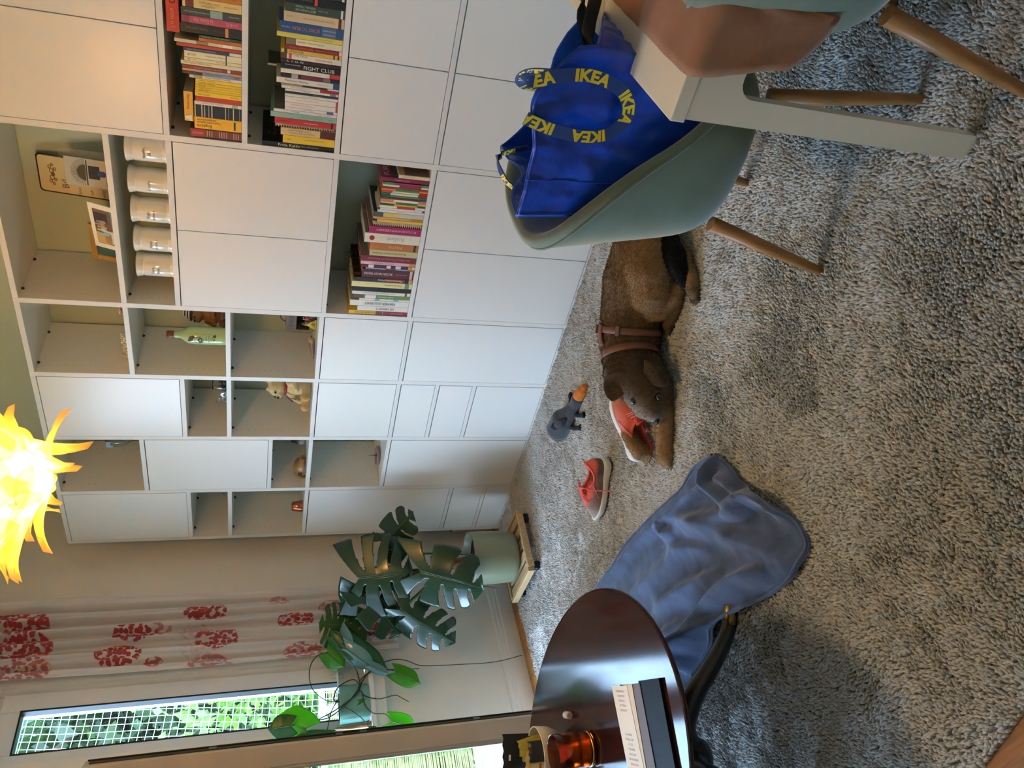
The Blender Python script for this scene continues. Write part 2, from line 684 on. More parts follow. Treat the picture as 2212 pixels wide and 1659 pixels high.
# stepped moulding towards the glass
for (a, d) in ((.085, .028), (.096, .020)):
    for x0, x1, z0, z1 in ((LW - a - .011, LW - a, .21, zt - .085), (a, a + .011, .21, zt - .085), (a, LW - a, zt - a - .011, zt - a), (a, LW - a, .125 + a, .136 + a)):
        leafbox(x0, x1, z0, z1, -d, d, .002)
mb.build('leaf_frame', m_leafpaint, leaf)
MB().box(LW - .0005, LW + .0035, -0.012, 0.012, 0.12, zt - .02, 0.001).build('lock_strip', M('dark_lock_strip', rgb(38, 33, 28), 0.35, metal=0.6, col2=rgb(96, 74, 34), vscale=5), leaf)
g = MB()
g.box(LW - .002, LW + .006, 0.024, 0.034, 0.11, zt - .01, 0.002)
g.build('rubber_seal', M('black_gasket', rgb(16, 16, 17), 0.5), leaf)
for z in (0.45, 0.95, 1.05, 1.55):
    MB().box(LW + .002, LW + .009, -0.007, 0.007, z, z + 0.03, 0.002).build('lock_bolt', M('steel', rgb(160, 160, 160), 0.3, metal=1), leaf)
MB().box(.10, LW - .10, -0.004, 0.004, 0.22, zt - .09).build('leaf_pane', window_glass('pane_glass'), leaf)
e = MB()
for x0, x1, z0, z1 in ((LW - .111, LW - .106, .22, zt - .1), (.106, .111, .22, zt - .1)):
    e.box(x0, x1, -0.010, 0.010, z0, z1, .001)
e.build('glazing_bead', M('pale_blue_bead', rgb(150, 170, 184), 0.4), leaf)

portal('window_portal', (XL - .12, -0.93, 1.67), (0, R(-90), 0), 1.5, 0.30)
portal('door_portal', (XL - .12, (DY0 + DY1) / 2, 1.27), (0, R(-90), 0), 2.4, 1.7)
# ------------------------------------------------------------------ the wall unit: seven uprights, boards, doors and drawers
unit = thing('wall_unit', 'tall white wall unit of open shelves, flush doors and drawers along the sage wall', 'shelving')
m_unit = M('white_foil', rgb(224, 222, 214), 0.42, bump=0.02, bscale=500)
m_door = M('door_lacquer', rgb(228, 227, 220), 0.30, bump=0.02, bscale=300)
m_dark = M('dark_fitting', rgb(52, 44, 34), 0.5)
UX = [0.0115, 0.400, 0.786, 1.175, 1.562, 2.313, 3.064]
UT = 0.023
UH = 2.350
UD = 0.345
for i, x in enumerate(UX):
    MB().box(x - UT / 2, x + UT / 2, 0, UD, 0.0, UH, 0.0008).build('upright', m_unit, unit)
# per column: list of boards (z0,z1) and fronts
BT = 0.020
colz = [
    dict(b=[1.755, 1.556, 1.167, .374, .1755], o=[(1.567, 1.746), (1.18, 1.546)], d=[(1.765, 2.330, 'door'), (.385, 1.156, 'door'), (.187, .363, 'drawer_front'), (.022, .165, 'drawer_front')]),
    dict(b=[1.947, 1.362, 1.167, .774], o=[], d=[(1.373, 1.936, 'door'), (.022, .763, 'door')]),
    dict(b=[1.753, 1.555, 1.167, .774, .582, .392], o=[], d=[(1.764, 2.330, 'door'), (.785, 1.156, 'door'), (.593, .763, 'drawer_front'), (.403, .571, 'drawer_front'), (.022, .381, 'door')]),
    dict(b=[1.952, 1.556, 1.165, .771], o=[], d=[(.782, 1.154, 'door'), (.022, .760, 'door')]),
    dict(b=[1.953, 1.750, 1.160, .781], o=[], d=[(1.170, 1.739, 'pair'), (.022, .770, 'pair')]),
    dict(b=[1.753, 1.492, 1.162, .780], o=[], d=[(1.764, 2.330, 'pair'), (.791, 1.151, 'pair'), (.022, .769, 'pair')]),
]
m_peg = M('peg_hole', rgb(120, 108, 88), 0.8)
for i, cz in enumerate(colz):
    x0, x1 = UX[i] + UT / 2, UX[i + 1] - UT / 2
    for z in cz['b'] + [UH - BT / 2, BT / 2]:
        MB().box(x0, x1, 0.0, UD, z - BT / 2, z + BT / 2, 0.0008).build('shelf_board', m_unit, unit)
    g = 0.0021
    for z0, z1, kind in cz['d']:
        parts = [(x0, x1)]
        if kind == 'pair':
            xm = (x0 + x1) / 2
            parts = [(x0, xm + .0005), (xm - .0005, x1)]
        for a, b in parts:
            nm = 'door' if kind == 'pair' else kind
            d = MB().box(a + g, b - g, -0.001, 0.016, z0 + 0.0010, z1 - 0.0032, 0.0009).build(nm, m_door, unit)
    # open bays: every gap between neighbouring boards that no front covers
    zs = sorted(cz['b'] + [BT / 2, UH - BT / 2])
    pg = MB()
    for za, zb in zip(zs[:-1], zs[1:]):
        if any(f[0] < (za + zb) / 2 < f[1] for f in cz['d']):
            continue
        z = za + BT / 2 + 0.035
        while z < zb - BT / 2 - 0.02:
            for y in (0.05, 0.29):
                for xx, s_ in ((x0, 1), (x1, -1)):
                    pg.tube([(xx - s_ * .0005, y, z), (xx + s_ * .0003, y, z)], 0.0017, 6)
            z += 0.032
        for y in (0.06, 0.27):
            for xx, s_ in ((x0, 1), (x1, -1)):
                MB().ball((xx + s_ * .003, y, zb - BT / 2 - .004), (.005, .008, .007), 10, 6).build('cam_fitting', m_dark, unit)
    if pg.v:
        stuff(pg.build('peg_holes', m_peg, unit))
# ------------------------------------------------------------------ rug: backing plus a pile of bent tufts
m_pile = M('rug_pile', rgb(192, 189, 182), 0.95, var=0.16, vscale=55, detail=6, sheen=0.35)
m_back = M('rug_backing', rgb(120, 112, 100), 0.95)
rug = thing('shaggy_rug', 'large grey beige shag pile rug covering most of the floor', 'rug')
RC = [(0.0, 0.012), (3.75, 0.012), (3.75, -2.145), (0.035, -2.852)]   # corners
def _inside(x, y):
    return x > 0.0 - y * 0.006 and y < 0.012 and x < 3.75 and y > -2.852 + (x - .035) * 0.1903
mb = MB()
mb.prism([(RC[i][0], RC[i][1]) for i in (3, 2, 1, 0)], 0.006)
mb.build('backing', m_back, rug, loc=(0, 0, -0.004))
rng = np.random.default_rng(3)
SP = 0.0072
gx, gy = np.meshgrid(np.arange(0.0, 3.75, SP), np.arange(-2.86, 0.012, SP * 0.92))
px_ = (gx + rng.uniform(-.55, .55, gx.shape) * SP).ravel()
py_ = (gy + rng.uniform(-.55, .55, gy.shape) * SP).ravel()
ok = (px_ > -py_ * 0.006) & (py_ < 0.010) & (py_ > -2.852 + (px_ - .035) * 0.1903)
# leave out what lies behind the camera's sight: far right behind the table end stays thin
px_, py_ = px_[ok], py_[ok]
N = len(px_)
def fnoise(x, y, s, seed):
    """smooth value noise on a numpy grid"""
    r_ = np.random.default_rng(seed)
    G = r_.uniform(-1, 1, (200, 200))
    u, v = x * s + 40, y * s + 60
    i, j = np.floor(u).astype(int), np.floor(v).astype(int)
    fu, fv = u - i, v - j
    fu = fu * fu * (3 - 2 * fu)
    fv = fv * fv * (3 - 2 * fv)
    i %= 199
    j %= 199
    return (G[i, j] * (1 - fu) * (1 - fv) + G[i + 1, j] * fu * (1 - fv) + G[i, j + 1] * (1 - fu) * fv + G[i + 1, j + 1] * fu * fv)
ang_ = 1.2 + 2.2 * fnoise(px_, py_, 2.3, 1) + 1.5 * fnoise(px_, py_, 6, 2) + 1.1 * fnoise(px_, py_, 26, 5) + rng.normal(0, .45, N)
lean = 0.0065 + 0.003 * fnoise(px_, py_, 9, 3) + rng.normal(0, .0022, N)
hgt = 0.0150 + 0.0045 * fnoise(px_, py_, 34, 4) + rng.normal(0, .0016, N)
wid = 0.0046 + rng.normal(0, .0006, N)
dx, dy = np.cos(ang_), np.sin(ang_)
verts = np.empty((N, 7, 3), np.float32)
for k in range(3):
    a = ang_ + k * 2.0944 + .5
    verts[:, k] = np.stack([px_ + wid * .8 * np.cos(a), py_ + wid * .8 * np.sin(a), np.full(N, -.002)], 1)
    verts[:, 3 + k] = np.stack([px_ + lean * .35 * dx + wid * np.cos(a), py_ + lean * .35 * dy + wid * np.sin(a), hgt * .62], 1)
verts[:, 6] = np.stack([px_ + lean * dx, py_ + lean * dy, hgt], 1)
base = (np.arange(N) * 7)[:, None]
quads = np.concatenate([base + np.array([[k, (k + 1) % 3, 3 + (k + 1) % 3, 3 + k]]) for k in range(3)], 0)
tris = np.concatenate([base + np.array([[3 + k, 3 + (k + 1) % 3, 6]]) for k in range(3)], 0)
me = bpy.data.meshes.new('pile')
me.vertices.add(N * 7)
me.vertices.foreach_set('co', verts.reshape(-1))
nl = quads.size + tris.size
me.loops.add(nl)
me.loops.foreach_set('vertex_index', np.concatenate([quads.ravel(), tris.ravel()]).astype(np.int32))
me.polygons.add(len(quads) + len(tris))
st = np.concatenate([np.arange(len(quads)) * 4, quads.size + np.arange(len(tris)) * 3]).astype(np.int32)
me.polygons.foreach_set('loop_start', st)
me.polygons.foreach_set('use_smooth', np.ones(len(st), bool))
me.update(calc_edges=True)
me.validate()
stuff(link('pile', me, m_pile, rug))

# ------------------------------------------------------------------ dining table: white, frame ends with rounded inner corners
tab = thing('dining_table', 'white dining table with board legs and thick top at the right edge', 'table')
m_tab = M('table_lacquer', rgb(232, 224, 200), 0.35, bump=0.02, bscale=250)
TX0, TX1, TY0, TY1, TZ = 3.197, 4.07, -1.534, 0.02, 0.708
MB().box(TX0, TX1, TY0, TY1, TZ - .030, TZ, 0.003).build('tabletop', m_tab, tab)
def frame_end(y0, y1):
    """end frame: two legs and a rail cut as one board, rounded where leg meets rail"""
    xa, xb = TX0 + .006, TX1 - .006
    lw = 0.052
    zr, r_ = TZ - .030 - .088, 0.035
    poly = [(xa, 0.0), (xa + lw, 0.0)]
    for k in range(7):
        q = math.pi - (math.pi / 2) * k / 6
        poly.append((xa + lw + r_ + r_ * math.cos(q), zr - r_ + r_ * math.sin(q)))
    for k in range(7):
        q = math.pi / 2 - (math.pi / 2) * k / 6
        poly.append((xb - lw - r_ + r_ * math.cos(q), zr - r_ + r_ * math.sin(q)))
    poly += [(xb - lw, 0.0), (xb, 0.0), (xb, TZ - .030), (xa, TZ - .030)]
    m4 = Matrix(((1, 0, 0, 0), (0, 0, -1, y1), (0, 1, 0, 0), (0, 0, 0, 1)))
    mb = MB().prism(poly, y1 - y0, m4)
    return mb.build('end_frame', m_tab, tab)
frame_end(TY0 + .004, TY0 + .030)
frame_end(TY1 - .030, TY1 - .004)
MB().box(TX0 + .03, TX0 + .05, TY0 + .03, TY1 - .03, TZ - .118, TZ - .030, .002).build('side_rail', m_tab, tab)
MB().box(TX1 - .05, TX1 - .03, TY0 + .03, TY1 - .03, TZ - .118, TZ - .030, .002).build('side_rail', m_tab, tab)

# brown cloth lying over the table, its end hanging over the front edge
m_suede = M('brown_suede', rgb(150, 104, 70), 0.85, var=0.10, vscale=14, sheen=0.25, bump=0.2, bscale=70)
def cloth_fn(u, v):
    # u across (x), v along: 0 far end .. 1 hem
    x = 3.285 + u * 0.66
    L = v * 1.30
    flat_len = 1.05
    wr = 0.006 * mnoise.noise(Vector((x * 9, L * 9, 3))) + 0.003 * mnoise.noise(Vector((x * 24, L * 14, 8)))
    rad = 0.02
    if L < flat_len:
        p = Vector((x + 0.0 * L, TY0 - .006 + flat_len - L, TZ + .0075 + abs(wr)))
    else:
        d = L - flat_len
        if x > 3.39:
            d *= max(.12, 1 - (x - 3.39) / .04)
        a = min(d / rad, math.pi / 2)
        y = TY0 - .006 - rad * math.sin(a)
        z = TZ + .0075 - rad * (1 - math.cos(a)) - max(0, d - rad * math.pi / 2)
        p = Vector((x, y - 0.004 * math.sin(x * 26) * min(1, d * 8) - abs(wr), z))
        # rounded corner at the hem
        e = (u * 0.66)
        if e < 0.10:
            t = 1 - e / 0.10
            p.z += 0.055 * t * t * max(0, min(1, (d - .06) / .14))
        p.x += 0.16 * d
    return p
cl = MB().grid(cloth_fn, 40, 80, thick=-0.003).build('table_cloth', m_suede)
tag(cl, 'brown suede cloth over the white table, its end hanging down', 'tablecloth')

# black strap jutting over the table's far edge
m_strap = M('black_webbing', rgb(20, 20, 21), 0.7, bump=0.3, bscale=400)
st_ = thing('black_strap', 'black webbing strap with a stitched loop end on the white table', 'strap')
mb = MB()
zz = TZ + .008
mb.tube(smooth_curve([(3.36, -1.02, zz + .012), (3.27, -1.06, zz + .014), (3.21, -1.085, zz + .020), (3.178, -1.106, zz + .016)], 6), 0.0155, 8, flatten=0.14, up=(.75, .66, -.1))
mb.tube(smooth_curve([(3.38, -.90, zz + .012), (3.25, -1.00, zz + .016), (3.20, -1.055, zz + .022), (3.172, -1.100, zz + .017)], 6), 0.0155, 8, flatten=0.14, up=(.75, .66, -.1))
mb.build('strap', m_strap, st_)
MB().tube(smooth_curve([(3.190, -1.092, zz + .018), (3.175, -1.104, zz + .017), (3.150, -1.124, zz + .014), (3.143, -1.128, zz + .013)], 5), [0.012] * 5 + [.014] * 5 + [.0185] * 4 + [.018, .016], 10, flatten=0.3, up=(.75, .66, -.1)).build('stitched_end', m_strap, st_)

# ------------------------------------------------------------------ velvet tub chairs
m_velvet = M('green_velvet', rgb(106, 120, 100), 0.75, var=0.20, vscale=6, sheen=0.5, bump=0.06, bscale=500, detail=5)
m_leg = wood('oak_leg', rgb(140, 96, 52), rgb(176, 126, 74), 3.0, (14, 14, 1.4), 0.4, 0.1)
def make_chair(label, loc, rz, taper=0.0):
    t = thing('tub_chair', label, 'chair', loc, (0, 0, rz))
    NA, NV = 64, 26
    def rim(a):
        f = 0.5 * (1 - math.cos(a))            # a=0 front, pi back
        k = max(0.0, (f - 0.08) / 0.92)
        s_ = k * k * (3 - 2 * k)
        return 0.445 + 0.345 * s_ ** 0.80, s_
    def prof(a, v):
        zr, s_ = rim(a)
        ca, sa = math.cos(a), math.sin(a)
        n_ = 2.7
        R0 = 1.0 / (abs(ca) ** n_ + abs(sa) ** n_) ** (1 / n_)
        rx, ry = 0.245 * R0, 0.255 * R0
        back = max(0, -ca)
        pts = [(0.0, .335), (.45, .335), (.72, .342), (.86, .362), (.94, .40), (1.0, .44)]
        out = 1.0 + 0.10 * s_
        for k in range(1, 5):
            q = k / 5
            pts.append((1.0 + (out - 1.0) * q, .44 + (zr - .44) * q))
        th = 0.155
        pts += [(out, zr - .008), (out - .015, zr + .008), (out - th * .5, zr + .016), (out - th + .015, zr + .006), (out - th, zr - .012)]
        zi = .455
        for k in range(1, 5):
            q = k / 5
            pts.append((out - th + (0.84 - out + th) * q, (zr - .012) + (zi + .02 - zr + .012) * q if zr > .5 else zr - .012 + (zi - zr + .012) * q))
        pts += [(.78, zi + .006), (.6, zi + .012), (.3, zi + .014), (0.0, zi + .014)]
        n = len(pts) - 1
        f = v * n
        i = min(int(f), n - 1)
        q = f - i
        r_ = pts[i][0] + (pts[i + 1][0] - pts[i][0]) * q
        z = pts[i][1] + (pts[i + 1][1] - pts[i][1]) * q
        x = rx * r_ * ca - back * 0.05 * max(0, (z - .45) / .35)
        return Vector((x, ry * r_ * sa * (1 - taper * max(0, (z - .47) / .33)), z))
    npt = 24
    mb = MB()
    P = []
    for i in range(NA):
        a = 2 * math.pi * i / NA
        P.append([prof(a, j / npt) for j in range(npt + 1)])
    vs = [p for row in P for p in row]
    nv = npt + 1
    fs = [(i * nv + j, i * nv + j + 1, ((i + 1) % NA) * nv + j + 1, ((i + 1) % NA) * nv + j) for i in range(NA) for j in range(npt)]
    fs = [tuple(reversed(f)) for f in fs]
    mb.add(vs, fs, None, True)
    sh = mb.build('shell', m_velvet, t)
    md = sh.modifiers.new('sub', 'SUBSURF')
    md.levels = md.render_levels = 1
    # piping seam along the rim
    pp = []
    for i in range(NA):
        a = 2 * math.pi * i / NA
        q = prof(a, 11 / npt)
        pp.append(q)
    MB().tube(pp, 0.0032, 6, closed=True).build('piping', m_velvet, t)
    for sx in (-1, 1):
        for sy in (-1, 1):
            top = Vector((sx * .165, sy * .165, .345))
            bot = Vector((sx * .238, sy * .232, 0.004))
            MB().tube([top, top.lerp(bot, .5), bot, bot - Vector((0, 0, .003))], [.019, .0165, .0115, .009], 14).build('leg', m_leg, t)
    return t
ch1 = make_chair('green velvet tub chair carrying the big blue bag', (3.022, -1.097, 0.0), R(-1.5))
ch2 = make_chair('green velvet tub chair pushed under the cloth-covered table end', (3.605, -1.345, 0.0), R(88), .20)

# ------------------------------------------------------------------ the blue carrier bag on the chair
m_bag = M('blue_woven_plastic', rgb(24, 74, 184), 0.24, var=0.10, vscale=30, bump=1.0, bscale=22, coat=0.2)
m_bagweb = M('blue_webbing', rgb(34, 62, 122), 0.6, bump=0.3, bscale=500)
m_yel = M('yellow_print', rgb(226, 200, 40), 0.55)
bag = thing('carrier_bag', 'big crinkled blue carrier bag with yellow lettered straps standing on the chair', 'bag')
BX0, BX1, BY0, BY1, BZ0 = 2.852, 3.245, -1.315, -0.95, 0.478
def bagp(u, v, off=0.0):
    """u around (0 near-left corner, along near side, right, far, left), v up"""
    per = [(BX0, BY0), (BX1, BY0), (BX1, BY1), (BX0, BY1)]
    s4 = (u % 1.0) * 4
    i = int(s4) % 4
    f = s4 - int(s4)
    a, b = per[i], per[(i + 1) % 4]
    x = a[0] + (b[0] - a[0]) * f
    y = a[1] + (b[1] - a[1]) * f
    tp = [0.875, 0.80, 0.66, 0.835][i] * (1 - f) + [0.80, 0.66, 0.835, 0.875][i] * f
    if i == 0:
        tp += 0.085 * math.exp(-((f - .72) / .26) ** 2) + .018 * math.exp(-((f - .3) / .2) ** 2)
    if i == 2:
        tp += 0.03 * math.sin(f * math.pi * 2)
    if i == 3:
        tp += 0.02 * math.sin(f * math.pi) - 0.05 * math.exp(-((f - .5) / .2) ** 2)
    z = BZ0 + (tp - BZ0) * v
    tap = 0.16 * (1 - v)
    cx, cy = (BX0 + BX1) / 2, (BY0 + BY1) / 2
    x += (cx - x) * tap * .75
    y += (cy - y) * tap
    if i == 3:
        x += 0.03 * math.sin(f * math.pi) * v            # left gusset folded inwards
    n1 = mnoise.noise(Vector((x * 7, y * 7, z * 7))) * .014
    n2 = (0.5 - abs(mnoise.noise(Vector((x * 17 + 4, y * 17, z * 8))))) * .016 + (0.5 - abs(mnoise.noise(Vector((x * 38, y * 38, z * 22 + 3))))) * .006
    nx, ny = [(0, -1), (1, 0), (0, 1), (-1, 0)][i]
    e = min(1, min(f, 1 - f) * 8)
    x += nx * (n1 + n2 * .8 + off) * e
    y += ny * (n1 + n2 * .8 + off) * e
    return Vector((x, y, z))
def wall_bag(u, v):
    return bagp(u, v)
mb = MB().grid(lambda u, v: wall_bag(u, v), 200, 50, cu=True, thick=0.002)
# bottom
bt = [bagp(i / 40, 0) for i in range(40)]
o = len(mb.v)
mb.v += [tuple(p) for p in bt]
mb.f.append(tuple(reversed(range(o, o + 40))))
mb.sm.append(False)
mb.build('bag_body', m_bag, bag)
# hem tape along the top edge and side seam
MB().tube([bagp(i / 120, 0.985, .0015) for i in range(120)], 0.0032, 6, closed=True).build('hem', m_bag, bag)
MB().tube([bagp(0.004, j / 20, .001) for j in range(21)], 0.0028, 6).build('side_seam', m_bag, bag)
MB().tube([bagp(0.06, j / 20, .001) for j in range(21)], 0.0016, 6).build('side_seam', m_bag, bag)

def strap_band(pts, nrm, width=0.030, nm='handle', words='IKEA', phase=0.0):
    """flat webbing along pts, face normal nrm; yellow capitals printed along it"""
    sp = smooth_curve(pts, 8)
    nn = Vector(nrm).normalized()
    band = MB()
    L = [0.0]
    for a, b in zip(sp[:-1], sp[1:]):
        L.append(L[-1] + (b - a).length)
    vs, fs = [], []
    fr = []
    for i, p in enumerate(sp):
        t = (sp[min(i + 1, len(sp) - 1)] - sp[max(i - 1, 0)]).normalized()
        s_ = t.cross(nn).normalized()
        n2 = s_.cross(t).normalized()
        fr.append((p, t, s_, n2))
        for a, b in ((-.5, -.0012), (.5, -.0012), (.5, .0012), (-.5, .0012)):
            vs.append(p + s_ * a * width + n2 * b)
    for i in range(len(sp) - 1):
        for j in range(4):
            fs.append((i * 4 + j, i * 4 + (j + 1) % 4, i * 4 + 4 + (j + 1) % 4, i * 4 + 4 + j))
    fs += [(3, 2, 1, 0), tuple(len(vs) - 4 + j for j in range(4))]
    band.add(vs, fs)
    ob = band.build(nm, m_bagweb, bag)
    # letters follow the band
    def at(s_l):
        s_l = max(0, min(L[-1], s_l))
        i = max(0, min(len(L) - 2, next((k for k in range(len(L) - 1) if L[k + 1] >= s_l), len(L) - 2)))
        q = (s_l - L[i]) / max(1e-6, L[i + 1] - L[i])
        return fr[i][0].lerp(fr[i + 1][0], q), fr[i][2].lerp(fr[i + 1][2], q).normalized(), fr[i][3].lerp(fr[i + 1][3], q).normalized()
    gv, gf, gw, gh = text_geo(words, 1.0, .045)
    hh = width * .92
    sc = hh / gh
    pos = phase
    while pos < L[-1] - 0.02:
        vv = []
        for x, y in gv:
            p, s_, n2 = at(pos + (x + gw / 2) * sc * 1.12)
            vv.append(p - s_ * (y * sc) + n2 * 0.0016)
        MB().add(vv, gf).build('printed_word', m_yel, ob)
        pos += gw * sc * 1.12 + 0.040
    return ob
yb = BY0 - .014
hp = [(3.090, yb + .012, 0.915), (3.138, yb, 0.913), (3.163, yb, 0.905), (3.178, yb - .004, 0.876), (3.191, yb - .006, 0.805), (3.179, yb - .004, 0.746), (3.16, yb, 0.714), (3.13, yb, 0.695), (3.098, yb, 0.703), (3.073, yb, 0.73), (3.064, yb - .004, 0.782), (3.070, yb - .002, 0.853), (3.084, yb + .002, 0.912)]
strap_band([(3.150, yb + .03, .925), (3.160, yb + .004, .928)] + [h for h in hp[2:]], (0.0, -1, 0.15), 0.028, 'handle', 'IKEA', 0.01)
# far handle folded over the rim, and the long strap hanging at the left
strap_band([(3.07, -1.10, .80), (3.08, -1.13, .865), (3.105, -1.16, .885), (3.13, -1.19, .87), (3.14, -1.2, .80)], (-0.5, -0.9, 0.3), 0.028, 'handle', 'IKEA', 0.01)
strap_band([(2.905, -1.06, .80), (2.885, -1.062, .856), (2.873, -1.075, .872), (2.858, -1.095, .868), (2.836, -1.115, .850), (2.826, -1.13, .83), (2.815, -1.15, .822)], (-0.6, -0.7, 0.5), 0.020, 'long_strap', 'IKEA', 0.03)

# ------------------------------------------------------------------ coffee table: dark oval top on a four-footed pedestal
m_mahog = M('dark_mahogany', rgb(56, 26, 22), 0.10, var=0.25, vscale=5, coat=0.0, spec=.34, stretch=(1, 8, 1), col2=rgb(34, 17, 14))
m_mahog_leg = M('black_brown_wood', rgb(22, 15, 13), 0.35, coat=0.3)
ct = thing('coffee_table', 'dark glossy oval coffee table with curved pedestal feet beside the blue blanket', 'table')
CX, CY, CA, CB, CZ = 1.52, -2.03, 0.635, 0.435, 0.50
mb = MB()
prof = [(0.0, -.026), (.90, -.026), (.945, -.025), (.965, -.020), (.968, -.016), (.985, -.013), (.995, -.008), (1.0, -.003), (.996, -.001), (.985, 0.0), (.9, 0.0), (0.0, 0.0)]
n = 72
vs, fs = [], []
for r_, z in prof:
    for j in range(n):
        q = 2 * math.pi * j / n
        vs.append((CX + (CA - (1 - r_) * .55) * math.cos(q) if r_ > .5 else CX + CA * r_ * math.cos(q), CY + (CB - (1 - r_) * .55) * math.sin(q) if r_ > .5 else CY + CB * r_ * math.sin(q), CZ + z))
for i in range(len(prof) - 1):
    for j in range(n):
        fs.append((i * n + j, i * n + (j + 1) % n, (i + 1) * n + (j + 1) % n, (i + 1) * n + j))
mb.add(vs, fs, None, False)
tp = mb.build('oval_top', m_mahog, ct)
MB().lathe([(.02, .12), (.045, .13), (.06, .16), (.05, .19), (.032, .22), (.030, .30), (.042, .36), (.055, .40), (.07, .43), (.10, .45), (.16, .474)], (CX, CY, 0), 28).build('pedestal', m_mahog_leg, ct)
MB().box(CX - .30, CX + .30, CY - .03, CY + .03, .452, .474, .004).build('bearer', m_mahog_leg, ct)
m_brass = M('worn_brass', rgb(150, 128, 78), 0.28, metal=1.0)
for k, (ex, ey) in enumerate(((.285, .305), (-.285, .305), (.285, -.305), (-.285, -.305))):
    d = Vector((ex, ey, 0))
    pts = smooth_curve([Vector((CX, CY, 0)) + d * f + Vector((0, 0, z)) for f, z in ((.08, .185), (.22, .20), (.42, .165), (.62, .10), (.82, .045), (.97, .030))], 6)
    nn = len(pts)
    lg = MB().tube(pts, [.040 - .020 * i / (nn - 1) for i in range(nn)], 10, flatten=1.0).build('leg', m_mahog_leg, ct)
    e0 = Vector((CX, CY, 0)) + d * .95 + Vector((0, 0, .030))
    e1 = Vector((CX, CY, 0)) + d * 1.04 + Vector((0, 0, .027))
    mb = MB()
    mb.tube([e0 - (e1 - e0) * .5, e0, e1, e1 + (e1 - e0) * .25], [.0225, .0225, .020, .012], 12)
    mb.build('brass_cap', m_brass, lg)
